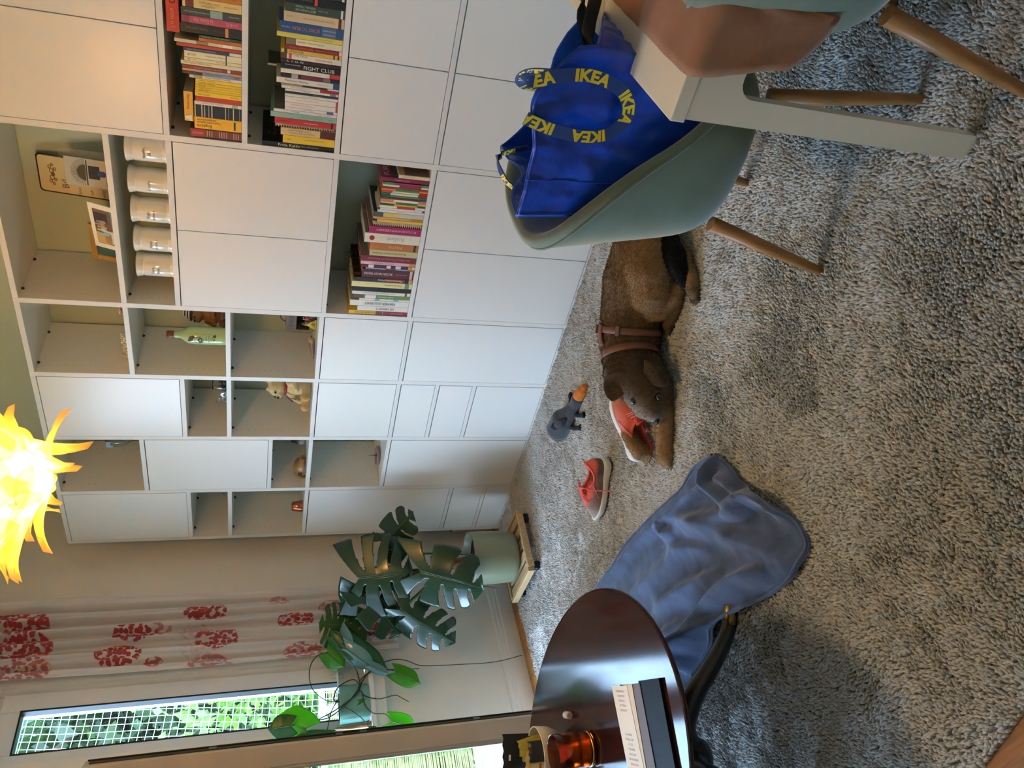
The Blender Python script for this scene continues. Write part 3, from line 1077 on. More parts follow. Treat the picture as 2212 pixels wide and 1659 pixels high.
# ------------------------------------------------------------------ books: (label, x0, x1, height, spine colour, details)
BOOKS_A = [
 ('red and brown book with pale line pattern,leftmost on the upper shelf',2.3285,2.3589,0.1722,(120,62,46),{'bands':[(0,0.28,(168,52,46))],'t':[('WERKAUSGABE',0.04,0.25,(214,150,130),'u',0.3),('III  IIII  III',0.32,0.95,(196,150,128),'d',0.75)]}),
 ('thick yellow dictionary with green column emblem at its foot',2.3607,2.4037,0.1572,(244,184,34),{'t':[('Englisch',0.06,0.36,(40,30,20),'u',0.3,0.72),('Taschenwörterbuch',0.06,0.56,(40,30,20),'u',0.17,0.44),('Langenscheidt',0.06,0.46,(40,30,20),'u',0.2,0.2),('I',0.76,0.95,(20,80,84),'u',0.7)]}),
 ('dark navy volume with gold bands across its spine',2.4041,2.4479,0.1572,(24,28,46),{'bands':[(0.015,0.035,(222,206,140)),(0.155,0.175,(222,206,140)),(0.21,0.235,(150,146,136)),(0.3,0.32,(150,146,136)),(0.365,0.385,(222,206,140)),(0.655,0.67,(200,184,120)),(0.72,0.735,(130,130,128)),(0.82,0.84,(222,206,140)),(0.955,0.965,(180,170,140))]}),
 ('slim white paperback with small green mark beside the navy volume',2.4483,2.4613,0.1551,(226,220,196),{'t':[('Reisen und Lesen',0.15,0.6,(150,140,120),'u',0.4)],'bands':[(0.8,0.92,(150,186,130))]}),
 ('slim bright red paperback beside the yellow run',2.4616,2.4781,0.1507,(196,58,34),{}),
 ('thickest yellow paperback,leftmost of the slim yellow run',2.4784,2.4946,0.1524,(240,202,50),{'t':[('UWE TIMM  Erzählung',0.06,0.32,(70,60,20),'u',0.35),('Texte',0.75,0.95,(70,60,20),'u',0.3)]}),
 ('second slim yellow paperback from the left of the yellow run',2.4951,2.5025,0.1512,(236,196,40),{'t':[('Dürrenmatt',0.06,0.28,(70,60,20),'u',0.5)]}),
 ('third slim yellow paperback from the left of the yellow run',2.5029,2.5105,0.151,(238,200,46),{'t':[('Lessing  Nathan',0.06,0.34,(70,60,20),'u',0.5)]}),
 ('fourth slim yellow paperback from the left of the yellow run',2.5108,2.5187,0.1501,(232,194,42),{'t':[('Kleist',0.06,0.22,(70,60,20),'u',0.5)]}),
 ('second slim yellow paperback from the right of the yellow run',2.5191,2.528,0.1495,(238,198,44),{'t':[('Schiller  Räuber',0.06,0.42,(70,60,20),'u',0.45)]}),
 ('rightmost slim yellow paperback of the yellow run',2.5285,2.5401,0.1489,(240,204,60),{'t':[('Goethe  Faust I',0.06,0.42,(70,60,20),'u',0.35)]}),
 ('cream book with small red framed mark near the top',2.5406,2.5516,0.1678,(226,214,178),{'t':[('BRASIL',0.08,0.24,(140,50,40),'u',0.75),('kleine Geschichte',0.3,0.78,(90,80,60),'u',0.5)]}),
 ('light blue book with dark brown top section',2.5521,2.5619,0.1901,(126,158,190),{'bands':[(0,0.34,(64,54,36))],'t':[('SPRACHE UND GESELLSCHAFT',0.36,0.65,(50,70,100),'u',0.45),('PIPER',0.86,0.96,(40,50,70),'u',0.5)]}),
 ('slim pinkish grey paperback with orange ends',2.5624,2.5706,0.1888,(190,160,150),{'bands':[(0,0.12,(230,140,60)),(0.8,1,(226,140,76))],'t':[('moderne prosa',0.16,0.5,(120,90,90),'u',0.5)]}),
 ('rust brown book with small white tag near its foot',2.5711,2.5831,0.1901,(142,72,54),{'bands':[(0.76,0.81,(226,214,190))],'t':[('ROMAN EINER FAMILIE',0.2,0.66,(200,150,130),'u',0.4)]}),
 ('tall cream paperback left of the two black dotted ones',2.5836,2.5967,0.193,(230,216,170),{'t':[('AMSEL ABENDS ERZÄHLUNG',0.05,0.5,(120,104,70),'u',0.4)]}),
 ('cream paperback with black dot,left of the pair',2.5972,2.608,0.1814,(232,218,168),{'bands':[(0.718,0.738,(20,18,16))],'t':[('vers. 1984',0.05,0.2,(90,80,50),'u',0.5),('der fremde',0.55,0.7,(110,100,70),'u',0.4)]}),
 ('cream paperback with black dot,right of the pair',2.6085,2.63,0.1808,(234,222,178),{'bands':[(0.718,0.738,(20,18,16))],'t':[('DASS 1984',0.05,0.2,(90,80,50),'u',0.3),('kleine schriften',0.36,0.7,(110,100,70),'u',0.22)]}),
 ('dark navy blue book with white label at its foot',2.6304,2.6416,0.1839,(54,60,92),{'bands':[(0.79,0.995,(226,220,200))],'t':[('NOCH EINMAL DAVONGEKOMMEN',0.06,0.55,(176,180,190),'u',0.42)]}),
 ('tall slim orange red book beside the navy one',2.6422,2.654,0.2033,(190,74,38),{}),
 ('tall slim cream brochure beside the orange red book',2.6546,2.6663,0.2097,(214,200,166),{'bands':[(0.32,0.5,(150,130,90)),(0.72,0.86,(240,236,216))]}),
 ('short slim orange book beside the short green one',2.6671,2.678,0.1342,(204,110,50),{'t':[('GESCHICHTEN',0.16,0.72,(160,60,20),'u',0.5)]}),
 ('short slim dark green book in the right half',2.6785,2.6875,0.1339,(40,78,48),{'t':[('WER HAT ANGST VOR BUNT',0.06,0.72,(170,190,120),'u',0.5)]}),
 ('thick dark brown book with small orange label at its foot',2.69,2.7203,0.1895,(46,38,28),{'bands':[(0.73,0.78,(222,140,80))],'t':[('Nachts unter Stern',0.08,0.44,(120,110,80),'u',0.3),('Roman',0.52,0.72,(90,84,64),'u',0.2)]}),
 ('raspberry pink book with pale lettering',2.7207,2.7442,0.1855,(184,82,100),{'bands':[(0.0,0.13,(140,60,80))],'t':[('La Dolce Vita',0.2,0.52,(226,170,150),'u',0.55),('ISABEL',0.72,0.94,(222,160,160),'u',0.45)]}),
 ('dark grey green book with pale grey square label',2.7446,2.7696,0.1858,(62,72,62),{'bands':[(0.48,0.68,(150,172,160))],'t':[('Das Wesen der Dinge und der Liebe',0.06,0.46,(190,196,180),'u',0.25),('Susann Pasztor',0.78,0.96,(190,196,170),'u',0.2)]}),
 ('thick cream novel with maroon block near its top',2.7699,2.7998,0.1805,(224,196,126),{'bands':[(0.05,0.19,(110,48,38))],'t':[('Das Marzipan',0.28,0.62,(140,104,54),'u',0.32,0.35),('mädchen',0.32,0.54,(140,104,54),'u',0.28,0.72),('Luisa Seidel',0.7,0.94,(150,120,70),'u',0.15)]}),
 ('thick orange novel at the frame edge of the upper shelf',2.8004,2.829,0.1806,(196,124,40),{'t':[('Der Garten',0.4,0.9,(150,80,20),'u',0.4)]}),
]
BOOKS_B = [
 ('big black art book with white lettering,leftmost on the lower shelf',2.3256,2.3434,0.2577,(22,20,18),{'d':0.27,'cover':(24,22,20),'t':[('Frida Kahlo',0.22,0.52,(220,214,190),'d',0.6),('Ihre Biografie',0.54,0.78,(170,160,130),'d',0.45)],'ct':[('Frida',0.3,0.85,(110,106,92),0.2)]}),
 ('thick plain yellow paperback beside the black art book',2.3439,2.3742,0.1859,(232,192,44),{'t':[('JEAN-PAUL EINE KINDHEIT',0.4,0.78,(110,90,20),'u',0.16,0.4),('VERLAG',0.04,0.16,(120,100,30),'u',0.16)]}),
 ('beige handbook with dark red figure at its foot',2.3748,2.4021,0.1942,(216,190,130),{'bands':[(0.72,1,(92,34,28))],'t':[('Tagebuch der Malerin',0.1,0.66,(130,96,50),'u',0.24,0.62),('Frauen Begegnungen',0.06,0.62,(130,96,50),'u',0.22,0.28)]}),
 ('spiral bound grey notebook on the lower shelf',2.4027,2.4148,0.2159,(90,80,72),{'spiral':1}),
 ('bright red book beside the spiral notebook',2.4154,2.4381,0.2164,(188,48,42),{'t':[('Frauen,die lesen',0.47,0.7,(240,220,200),'u',0.22),('ELKE HEIDENREICH',0.04,0.26,(110,30,24),'u',0.22)],'bands':[(0.92,0.95,(30,20,20))]}),
 ('tall mint green book beside the bright red one',2.4387,2.4586,0.2313,(146,178,156),{'t':[('LIEBESGESCHICHTEN',0.46,0.8,(108,140,120),'u',0.3),('FISCHER',0.88,0.95,(70,90,80),'u',0.25)]}),
 ('tall white book with grey cover beside the mint one',2.4591,2.4701,0.2214,(216,212,200),{'d':0.21,'cover':(128,122,114),'t':[('Jetzt. Hier. Alles.',0.7,0.9,(60,56,50),'u',0.5),('Was wir',0.28,0.4,(50,46,42),'u',0.5)]}),
 ('white paperback with blue tag at its foot',2.4706,2.4808,0.1828,(222,216,204),{'bands':[(0.8,0.93,(90,96,140))],'t':[('Leben eben',0.2,0.66,(150,140,130),'u',0.4)]}),
 ('white paperback with red lettering,left of the matching pair',2.4811,2.4993,0.1833,(224,216,200),{'bands':[(0.965,1,(184,50,40))],'t':[('Francoise La Chamade',0.06,0.6,(180,110,90),'u',0.22)]}),
 ('white paperback with red lettering,right of the matching pair',2.4997,2.52,0.184,(226,218,202),{'bands':[(0.965,1,(184,50,40))],'t':[('Ein gewisses Lächeln Roman',0.06,0.78,(180,100,80),'u',0.2)]}),
 ('slim white paperback left of the slim dark one',2.5205,2.5303,0.1846,(222,216,200),{'t':[('Pascal Mercier Nachtzug',0.14,0.8,(90,84,74),'u',0.35)]}),
 ('slim dark grey paperback between white ones',2.5307,2.5382,0.1849,(46,42,46),{'t':[('DIE STADT',0.3,0.9,(150,140,140),'u',0.4)]}),
 ('slim white paperback with blue foot stamp',2.5386,2.5471,0.1837,(220,212,196),{'bands':[(0.84,0.95,(120,124,150))],'t':[('am Ende',0.3,0.5,(90,84,74),'u',0.4)]}),
 ('slim white paperback with dark red foot',2.5475,2.5587,0.197,(224,216,198),{'bands':[(0.67,1,(150,38,42))],'t':[('Das Parfüm der Zeit',0.16,0.5,(120,110,96),'u',0.35)]}),
 ('slim paperback in brown and dark purple',2.559,2.5654,0.1984,(168,142,96),{'bands':[(0.36,0.8,(60,30,46)),(0.8,1,(214,206,190))]}),
 ('white book standing deeper,its top rising above its neighbours',2.566,2.5733,0.2451,(214,206,190),{'d':0.13,'back':0.145,'cover':(96,86,74)}),
 ('white novel with black serif lettering and blue foot',2.5657,2.5856,0.2144,(224,216,198),{'d':0.125,'bands':[(0.9,1,(44,70,120))],'t':[('Forrest Gump',0.06,0.58,(52,44,36),'d',0.42),('WINSTON',0.64,0.82,(130,120,104),'d',0.2)]}),
 ('dark novel with red photo strip on its spine',2.5859,2.6013,0.201,(34,30,32),{'bands':[(0.18,0.29,(176,168,156)),(0.34,0.72,(110,46,52)),(0.72,0.84,(130,110,108))]}),
 ('white novel with bright red foot',2.6016,2.6171,0.2015,(226,216,196),{'bands':[(0.82,1,(190,54,42))],'t':[('LOVE',0.44,0.5,(140,170,190),'d',0.5),('Marc Levy',0.54,0.68,(150,140,120),'d',0.25)]}),
 ('black novel with bold distressed white lettering',2.6174,2.6378,0.2021,(22,18,18),{'t':[('chuck palahniuk',0.03,0.36,(226,220,204),'d',0.24,0.72),('FIGHT CLUB',0.38,0.9,(236,230,216),'d',0.62)]}),
 ('dark brown book with spaced white capitals',2.6381,2.6507,0.2027,(58,28,26),{'t':[('L  I  O  N',0.08,0.4,(236,228,214),'d',0.5),('SAROO BRIERLEY',0.5,0.86,(96,66,60),'d',0.3)]}),
 ('white paperback with small red drawing and brown top',2.6511,2.6708,0.2032,(224,214,192),{'bands':[(0,0.1,(100,58,40)),(0.13,0.18,(196,90,76))],'t':[('THE CRUEL',0.22,0.44,(120,112,90),'d',0.3,0.7),('Anne Hamilton',0.56,0.86,(176,90,90),'d',0.3)]}),
 ('yellow paperback with black capitals,tall and slim',2.6711,2.6846,0.2023,(226,186,76),{'bands':[(0.05,0.1,(70,64,40)),(0.86,0.89,(90,70,20)),(0.93,0.96,(90,70,20))],'t':[('ANNE FINE',0.13,0.36,(40,30,10),'d',0.42),('Bring mich heim',0.44,0.8,(190,140,40),'d',0.32)]}),
 ('dark red slim novel with pale pink lettering',2.6851,2.7,0.1892,(150,36,34),{'bands':[(0.95,1,(226,206,170))],'t':[('Frohe Weihnacht',0.08,0.48,(214,130,120),'d',0.45),('Skipping Christmas',0.54,0.92,(206,120,110),'d',0.4)]}),
 ('cream classic with grey green block on top',2.7005,2.7226,0.1868,(226,216,170),{'bands':[(0,0.17,(118,114,88))],'t':[('AUSTEN   Pride and Prejudice',0.2,0.68,(120,112,80),'d',0.28)]}),
 ('tall slim lemon yellow paperback beside the blue one',2.7229,2.7393,0.2181,(222,200,86),{'t':[('Bewegungslehre für Alle',0.45,0.92,(110,96,40),'u',0.22)]}),
 ('thick blue book with large orange capitals',2.7396,2.7747,0.2109,(50,82,128),{'bands':[(0.66,0.88,(84,108,140))],'t':[('BORN TO RUN',0.2,0.62,(206,132,92),'u',0.36),('Christopher',0.67,0.87,(214,216,214),'u',0.18,0.72),('McDougall',0.67,0.87,(214,216,214),'u',0.18,0.36),('HEYNE',0.04,0.16,(190,200,210),'u',0.12)]}),
 ('thick beige novel with brown dot at its foot',2.775,2.8078,0.1972,(212,186,144),{'bands':[(0.9,0.95,(92,46,40))],'t':[('Hundert Jahre Einsamkeit',0.3,0.85,(150,112,80),'u',0.18),('Lenz',0.05,0.14,(160,124,90),'u',0.22)]}),
 ('dark green novel with pale capitals and white dot',2.8081,2.8359,0.1924,(58,74,64),{'bands':[(0.93,0.965,(226,226,214))],'t':[('BRETONISCHE',0.16,0.5,(190,198,160),'u',0.28,0.68),('VERHÄLTNISSE',0.16,0.5,(190,198,160),'u',0.28,0.32),('Bannalec',0.54,0.7,(140,154,130),'u',0.2)]}),
 ('black novel with small coral flower on its spine',2.8362,2.8628,0.1949,(28,24,22),{'bands':[(0.48,0.53,(200,70,66))],'t':[('Die Tote am Kai',0.24,0.44,(150,140,130),'u',0.2)]}),
 ('dark patterned novel with white dot at the frame edge',2.8631,2.8835,0.1972,(44,44,36),{'bands':[(0.93,0.97,(230,226,214))],'t':[('Sommernacht',0.3,0.8,(110,104,80),'u',0.3)]}),
]
BOOKS_C = [
 ('slim book half yellow half crimson,leftmost on the cookbook shelf',1.5745,1.5951,0.2608,(222,180,58),{'bands':[(0.575,1,(150,34,56)),(0.455,0.57,(120,60,40))],'t':[('La cuisine de tous',0.1,0.44,(120,84,20),'u',0.5),('Poivre et sel',0.72,0.92,(222,150,150),'u',0.4)]}),
 ('white cookbook with slanted top and black capitals',1.5959,1.6209,0.2245,(226,222,208),{'t':[('LES DESSERTS',0.36,0.72,(50,46,44),'u',0.4)]}),
 ('wide white cookbook with bold black capitals',1.6217,1.6515,0.2594,(228,224,210),{'d':0.25,'cover':(206,200,184),'t':[('FERMIER GOURMET',0.24,0.76,(30,28,28),'u',0.42)]}),
 ('slim white cookbook with two pale blue tabs',1.6523,1.6627,0.2212,(220,216,204),{'bands':[(0.3,0.4,(140,170,200)),(0.68,0.78,(140,176,206))]}),
 ('green cookbook with brown photo and white label',1.6632,1.6818,0.2507,(112,146,70),{'bands':[(0,0.19,(106,74,60)),(0.215,0.4,(232,222,210))],'t':[('Kräuter & Würzen',0.44,0.7,(214,222,180),'u',0.4)]}),
 ('white cookbook with grey script and small red mark',1.6825,1.6994,0.2552,(226,220,206),{'bands':[(0.9,0.94,(160,50,44))],'t':[('das Gästebuch la cuisine',0.1,0.8,(150,140,130),'u',0.4)]}),
 ('plain black ring binder between pale cookbooks',1.7,1.7217,0.257,(20,19,19),{'d':0.22}),
 ('pale yellow cookbook with green emblem near its foot',1.7224,1.7508,0.2605,(228,212,142),{'bands':[(0.88,0.95,(110,140,116))],'t':[('Das Kunstbuch',0.54,0.82,(120,90,20),'u',0.26)]}),
 ('large black cookbook with orange lettering on its cover',1.7512,1.7722,0.2521,(34,32,36),{'d':0.26,'cover':(24,20,18),'bands':[(0.52,0.86,(130,40,34)),(0.93,0.99,(206,150,70))],'t':[('Mexikanische Feste',0.4,0.82,(236,226,206),'u',0.42)],'ct':[('Mexikanische Feste',0.08,0.96,(150,84,30),0.5)]}),
 ('maroon baking book with white capitals',1.7732,1.8165,0.2229,(92,30,34),{'bands':[(0.92,0.97,(214,180,170))],'t':[('BACKEN MACHT FREUDE',0.04,0.58,(236,220,200),'u',0.27),('DR OETKER',0.64,0.86,(200,150,140),'u',0.12)]}),
 ('slim pale blue cookbook behind the maroon one',1.817,1.8232,0.2098,(150,170,200),{'bands':[(0.4,0.62,(110,80,90)),(0.84,1,(170,120,70))]}),
 ('dark cookbook with pale photo squares on its spine',1.8236,1.8393,0.2266,(74,40,48),{'bands':[(0.12,0.22,(222,210,196)),(0.46,0.54,(226,206,200)),(0.63,0.73,(214,206,200)),(0.87,0.93,(196,150,76)),(0.94,1,(214,200,170))]}),
 ('slim pink cookbook with golden foot',1.8398,1.8558,0.2329,(222,170,178),{'bands':[(0.88,1,(190,134,60))],'t':[('S W E E T   B A K E R Y',0.2,0.6,(110,60,80),'u',0.35)]}),
 ('large dark red cookbook with grey cover',1.8565,1.8839,0.2343,(122,34,38),{'d':0.26,'cover':(104,108,104),'t':[('Das Blaue Kochbuch Klassiker',0.12,0.88,(206,140,140),'u',0.3)]}),
 ('olive cream cookbook with brown lettering',1.8844,1.9141,0.2014,(196,184,130),{'d':0.24,'cover':(178,170,140),'bands':[],'t':[('Bocados para fiestas',0.06,0.76,(150,104,56),'u',0.42)]}),
 ('orange cookbook with pale capitals and dark dot',1.9145,1.947,0.204,(186,110,46),{'bands':[(0.9,0.95,(50,40,44))],'t':[('PASTA',0.38,0.66,(222,180,110),'u',0.42)]}),
 ('thick cream book with round red seal on its spine',1.9477,1.9924,0.2291,(222,214,190),{'d':0.24,'cover':(150,142,124),'t':[('Kraftvoll',0.4,0.7,(150,160,160),'u',0.35)],'seal':(0.13,(150,24,24))}),
 ('thick magenta cookbook with white capitals',1.9929,2.0262,0.2143,(166,34,84),{'d':0.24,'cover':(150,140,124),'t':[('KÜCHENPRINZESSIN',0.14,0.9,(232,190,196),'u',0.36)]}),
 ('spiral bound cookbook with white coil',2.027,2.0472,0.2041,(120,92,70),{'spiral':1}),
 ('slim yellow and black cookbook beside the white coil',2.0479,2.0603,0.1956,(222,184,70),{'d':0.2,'bands':[(0,0.04,(40,30,20))]}),
 ('slim tan and orange cookbook',2.061,2.0711,0.2054,(206,160,96),{'bands':[(0.74,1,(196,136,30))]}),
 ('grey and cream cookbook with photo strip on its cover',2.0718,2.0923,0.2072,(198,192,172),{'d':0.22,'cover':(40,38,38),'bands':[(0,0.2,(90,88,84)),(0.22,0.5,(214,190,110))]}),
 ('white cookbook with faint lettering,left of the white pair',2.0927,2.1039,0.1903,(224,218,206),{'t':[('Thai  Küche',0.1,0.9,(120,120,110),'u',0.3)]}),
 ('white cookbook with faint lettering,right of the white pair',2.1042,2.1138,0.1916,(222,216,204),{'bands':[(0,0.05,(50,70,56)),(0.95,1,(50,70,56))]}),
 ('slim cookbook banded white,red and white',2.1142,2.1251,0.1853,(228,220,206),{'bands':[(0.38,0.78,(184,52,44))]}),
 ('slim cookbook banded dark green,yellow and green',2.1255,2.134,0.1828,(58,92,42),{'bands':[(0.3,0.82,(214,176,48))]}),
 ('slim cookbook banded yellow,green and yellow',2.1344,2.1433,0.1838,(214,194,88),{'bands':[(0.34,0.82,(76,118,66))]}),
 ('slim cookbook banded pink,white and pink',2.1437,2.1546,0.1832,(220,120,130),{'bands':[(0.28,0.82,(230,222,210))]}),
 ('slim cookbook banded green and dark red',2.155,2.1626,0.1843,(70,92,48),{'bands':[(0.28,0.82,(120,30,34))]}),
 ('slim cookbook banded green and teal',2.163,2.1726,0.1835,(90,130,66),{'bands':[(0.0,0.2,(40,92,64)),(0.84,1,(50,100,90))]}),
 ('slim cookbook banded green,white and red',2.173,2.1824,0.1847,(60,106,72),{'bands':[(0.2,0.8,(222,216,190)),(0.8,1,(170,40,30))]}),
 ('slim cookbook banded orange red and white',2.1829,2.1915,0.1858,(206,84,46),{'bands':[(0.24,0.82,(222,214,188)),(0.82,1,(170,44,32))]}),
 ('slim cookbook banded orange,green and orange',2.192,2.2006,0.185,(222,130,60),{'bands':[(0.3,0.82,(88,130,56))]}),
 ('slim cookbook in plain brick red',2.201,2.2088,0.1842,(160,52,36),{'bands':[(0.26,0.82,(120,90,50))]}),
 ('slim cookbook banded white and magenta',2.2092,2.2178,0.1834,(226,218,206),{'bands':[(0.36,0.84,(160,40,80))]}),
 ('slim cookbook banded green and magenta',2.2182,2.2284,0.1827,(80,136,60),{'bands':[(0.24,0.84,(164,50,84))]}),
 ('tall magenta spined book with maroon and photo cover',2.2321,2.2487,0.1956,(140,34,68),{'d':0.2,'cover':(56,60,74),'band_cover':(0,0.26,(120,34,40)),'t':[('Annette Hohberg',0.3,0.6,(222,170,180),'u',0.4)],'ct':[('FÜRSTIN',0.08,0.9,(214,180,170),0.14)]}),
 ('small cream book with colourful cover at the row end',2.2493,2.2635,0.1248,(222,206,160),{'d':0.15,'cover':(110,84,70),'band_cover':(0,0.2,(196,150,96)),'t':[('Kochschule',0.1,0.5,(150,120,80),'u',0.3)]}),
]
m_pages = M('page_block', rgb(226, 214, 184), 0.9, var=0.10, vscale=260, stretch=(30, 1, 1))
m_pages_dull = M('page_block_aged', rgb(196, 184, 156), 0.9, var=0.10, vscale=260, stretch=(30, 1, 1))
def pcol(c, rough=0.5):
    return flat(*c, rough=rough, var=0.05, vscale=40)
def book(label, x0, x1, h, col, o, zs, group, y0=0.004):
    w_ = x1 - x0
    d = o.get('d', min(.22, .68 * h))
    y0 = y0 + o.get('back', 0)
    t = thing('book', label, 'book', ((x0 + x1) / 2, y0, zs + .0005), (0, 0, 0), group)
    a, b = -w_ / 2 + .0002, w_ / 2 - .0002
    bt = min(.0022, w_ * .16)
    m = pcol(col)
    if o.get('spiral'):
        mb = MB()
        mb.box(a, a + bt, .008, d, 0, h)
        mb.box(b - bt, b, .008, d, 0, h)
        mb.build('cover', m, t)
        MB().box(a + bt, b - bt, .010, d - .003, .003, h - .003).build('pages', m_pages, t)
        n = 24
        for k in range(n):
            z = h * (k + .5) / n
            pts = [((a + b) / 2 + (b - a) * .5 * math.sin(q), .006 - .006 * math.cos(q) + .001, z + .0012 * math.sin(q)) for q in [2 * math.pi * i / 10 for i in range(10)]]
            MB().tube(pts, .0013, 5, closed=True).build('coil_ring', flat(216, 210, 196, .35), t)
        return t
    mb = MB()
    mb.box(a, b, 0, max(bt, .0016), 0, h, .0008)
    mb.box(a, a + bt, .001, d, 0, h, .0004)
    mb.box(b - bt, b, .001, d, 0, h, .0004)
    mb.build('cover', m, t)
    MB().box(a + bt, b - bt, .0016, d - .003, .0025, h - .003).build('pages', m_pages if sum(col) > 380 else m_pages_dull, t)
    for f0, f1, c in o.get('bands', []):
        MB().box(a + .0003, b - .0003, -.0005, .001, h * (1 - f1), h * (1 - f0)).build('spine_panel', pcol(c), t)
    for q in o.get('t', []):
        txt, f0, f1, c, dr, hf = q[:6]
        off = (q[6] - .5) if len(q) > 6 else 0
        zc = h * (1 - (f0 + f1) / 2)
        mb = MB()
        if dr == 'd':
            rt, up = (0, 0, -1), (1, 0, 0)
        else:
            rt, up = (0, 0, 1), (-1, 0, 0)
        lettering(mb, txt, (up[0] * off * w_, -.0009, zc), rt, up, h * (f1 - f0), w_ * hf)
        mb.build('spine_lettering', pcol(c), t)
    if 'seal' in o:
        f, c = o['seal']
        MB().tube([(0, .0005, h * (1 - f)), (0, -.0008, h * (1 - f))], w_ * .24, 16).build('seal', pcol(c), t)
    if 'cover' in o:
        MB().box(b - .0002, b + .0004, .004, d - .001, .002, h - .002).build('front_cover', pcol(o['cover'], .35), t)
        if 'band_cover' in o:
            f0, f1, c = o['band_cover']
            MB().box(b + .0003, b + .0008, .004, d - .001, h * (1 - f1), h * (1 - f0) - .002).build('cover_band', pcol(c, .35), t)
        for txt, f0, f1, c, hf in o.get('ct', []):
            mb = MB()
            lettering(mb, txt, (b + .0012, d * .5, h * (.87 if 'band_cover' in o else .82)), (0, 1, 0), (0, 0, 1), d * (f1 - f0), h * hf)
            mb.build('cover_lettering', pcol(c), t)
    return t
for r_ in BOOKS_A:
    book(*r_, 1.5025, 'books on the upper shelf')
for r_ in BOOKS_B:
    book(*r_, 1.1725, 'books on the lower shelf')
for r_ in BOOKS_C:
    book(*r_, 0.7915, 'cookbooks on the shelf above the low doors')

def lying_book(label, x0, x1, z0, z1, d, col, texts, group, y0=0.004):
    t = thing('book', label, 'book', (x0, y0, z0), (0, 0, 0), group)
    L, h = x1 - x0, z1 - z0
    mb = MB()
    mb.box(0, L, 0, .003, 0, h, .0012)
    mb.box(0, L, .001, d, 0, .003, .0005)
    mb.box(0, L, .001, d, h - .003, h, .0005)
    mb.build('cover', pcol(col), t)
    MB().box(.003, L - .003, .003, d - .004, .003, h - .003).build('pages', m_pages_dull, t)
    for txt, f0, f1, c, hf in texts:
        mb = MB()
        lettering(mb, txt, (L * (f0 + f1) / 2, -.0008, h / 2), (1, 0, 0), (0, 0, 1), L * (f1 - f0), h * hf)
        mb.build('spine_lettering', pcol(c), t)
    return t
lying_book('thick red book lying flat on top of the novels, black lettering', 2.684, 2.93, 1.6945, 1.7335, .16, (200, 62, 40), [('GOOD  TIMES', .36, .98, (50, 22, 16), .52), ('J. M. HOLM', .06, .30, (226, 150, 120), .34)], 'books on the upper shelf')
yl = lying_book('yellow dictionary lying flat on the two thick volumes', 2.384, 2.490, 1.6625, 1.692, .19, (236, 174, 54), [('Ponsonby', .42, .92, (110, 80, 30), .42)], 'books on the upper shelf')
mb = MB()
mb.prism([(.002, .002), (.026, .002), (.022, .010), (.018, .020), (.010, .020), (.006, .010)], .0012, Matrix(((0.9, 0, 0, .001), (0, 0, -1, -.0002), (0, 1.15, 0, .003), (0, 0, 0, 1))))
mb.build('white_sticker', flat(230, 226, 214), yl)

# ------------------------------------------------------------------ apothecary jars in the top bays
m_ceram = M('glazed_ceramic', rgb(226, 222, 208), 0.12, coat=0.5)
m_ink = M('black_ink', rgb(26, 24, 22), 0.5)
def jar(x, words, label):
    t = thing('storage_jar', label, 'jar', (x, .085, 1.7605), group='white lettered jars in a row')
    r_ = .0485
    prof = [(.0, .001), (r_ + .001, .001), (r_ + .002, .006), (r_ - .001, .014), (r_ - .001, .018), (r_, .020), (r_, .112), (r_ - .0015, .114), (r_ - .0015, .118), (r_, .120), (r_ + .001, .128), (r_ + .004, .136), (r_ + .0045, .140), (r_ + .002, .1425), (r_ - .006, .1420), (r_ - .008, .136), (.0, .134)]
    MB().lathe(prof, n=48).build('jar_body', m_ceram, t)
    mb = MB()
    n = len(words)
    for i, wd in enumerate(words):
        vs, fs, w0, h0 = text_geo(wd)
        sc = .015
        zc = .070 + (.5 * (n - 1) - i) * .019
        mb.add([((r_ + .0006) * math.sin((vx + .0) * sc / r_), -(r_ + .0006) * math.cos(vx * sc / r_), zc + vy * sc) for vx, vy in vs], fs)
    mb.build('jar_lettering', m_ink, t)
    return t
for x, wd, lb in ((1.715, ['Cera', 'flava.'], 'white ceramic jar, leftmost of five, beside the bay wall'),
                  (1.836, ['Pasta', 'zn.moll.'], 'second white ceramic jar from the left in the jar row'),
                  (1.968, ['Ungt.', 'juniens'], 'middle white ceramic jar of the five in a row'),
                  (2.095, ['Lanolin.'], 'white ceramic jar with one line of lettering, second from right'),
                  (2.224, ['Vaselin.', 'alb.'], 'white ceramic jar, rightmost of the five in a row')):
    jar(x, wd, lb)

# ------------------------------------------------------------------ pictures above the jars (shelf top z = 1.963)
ZT = 1.9632
def leaning(name, label, cat, x0, x1, z_h, y_foot, lean, yaw=0.0):
    t = thing(name, label, cat, ((x0 + x1) / 2, y_foot, ZT), (0, 0, 0))
    t.rotation_mode = 'XYZ'
    t.rotation_euler = (-lean, 0, yaw)
    return t
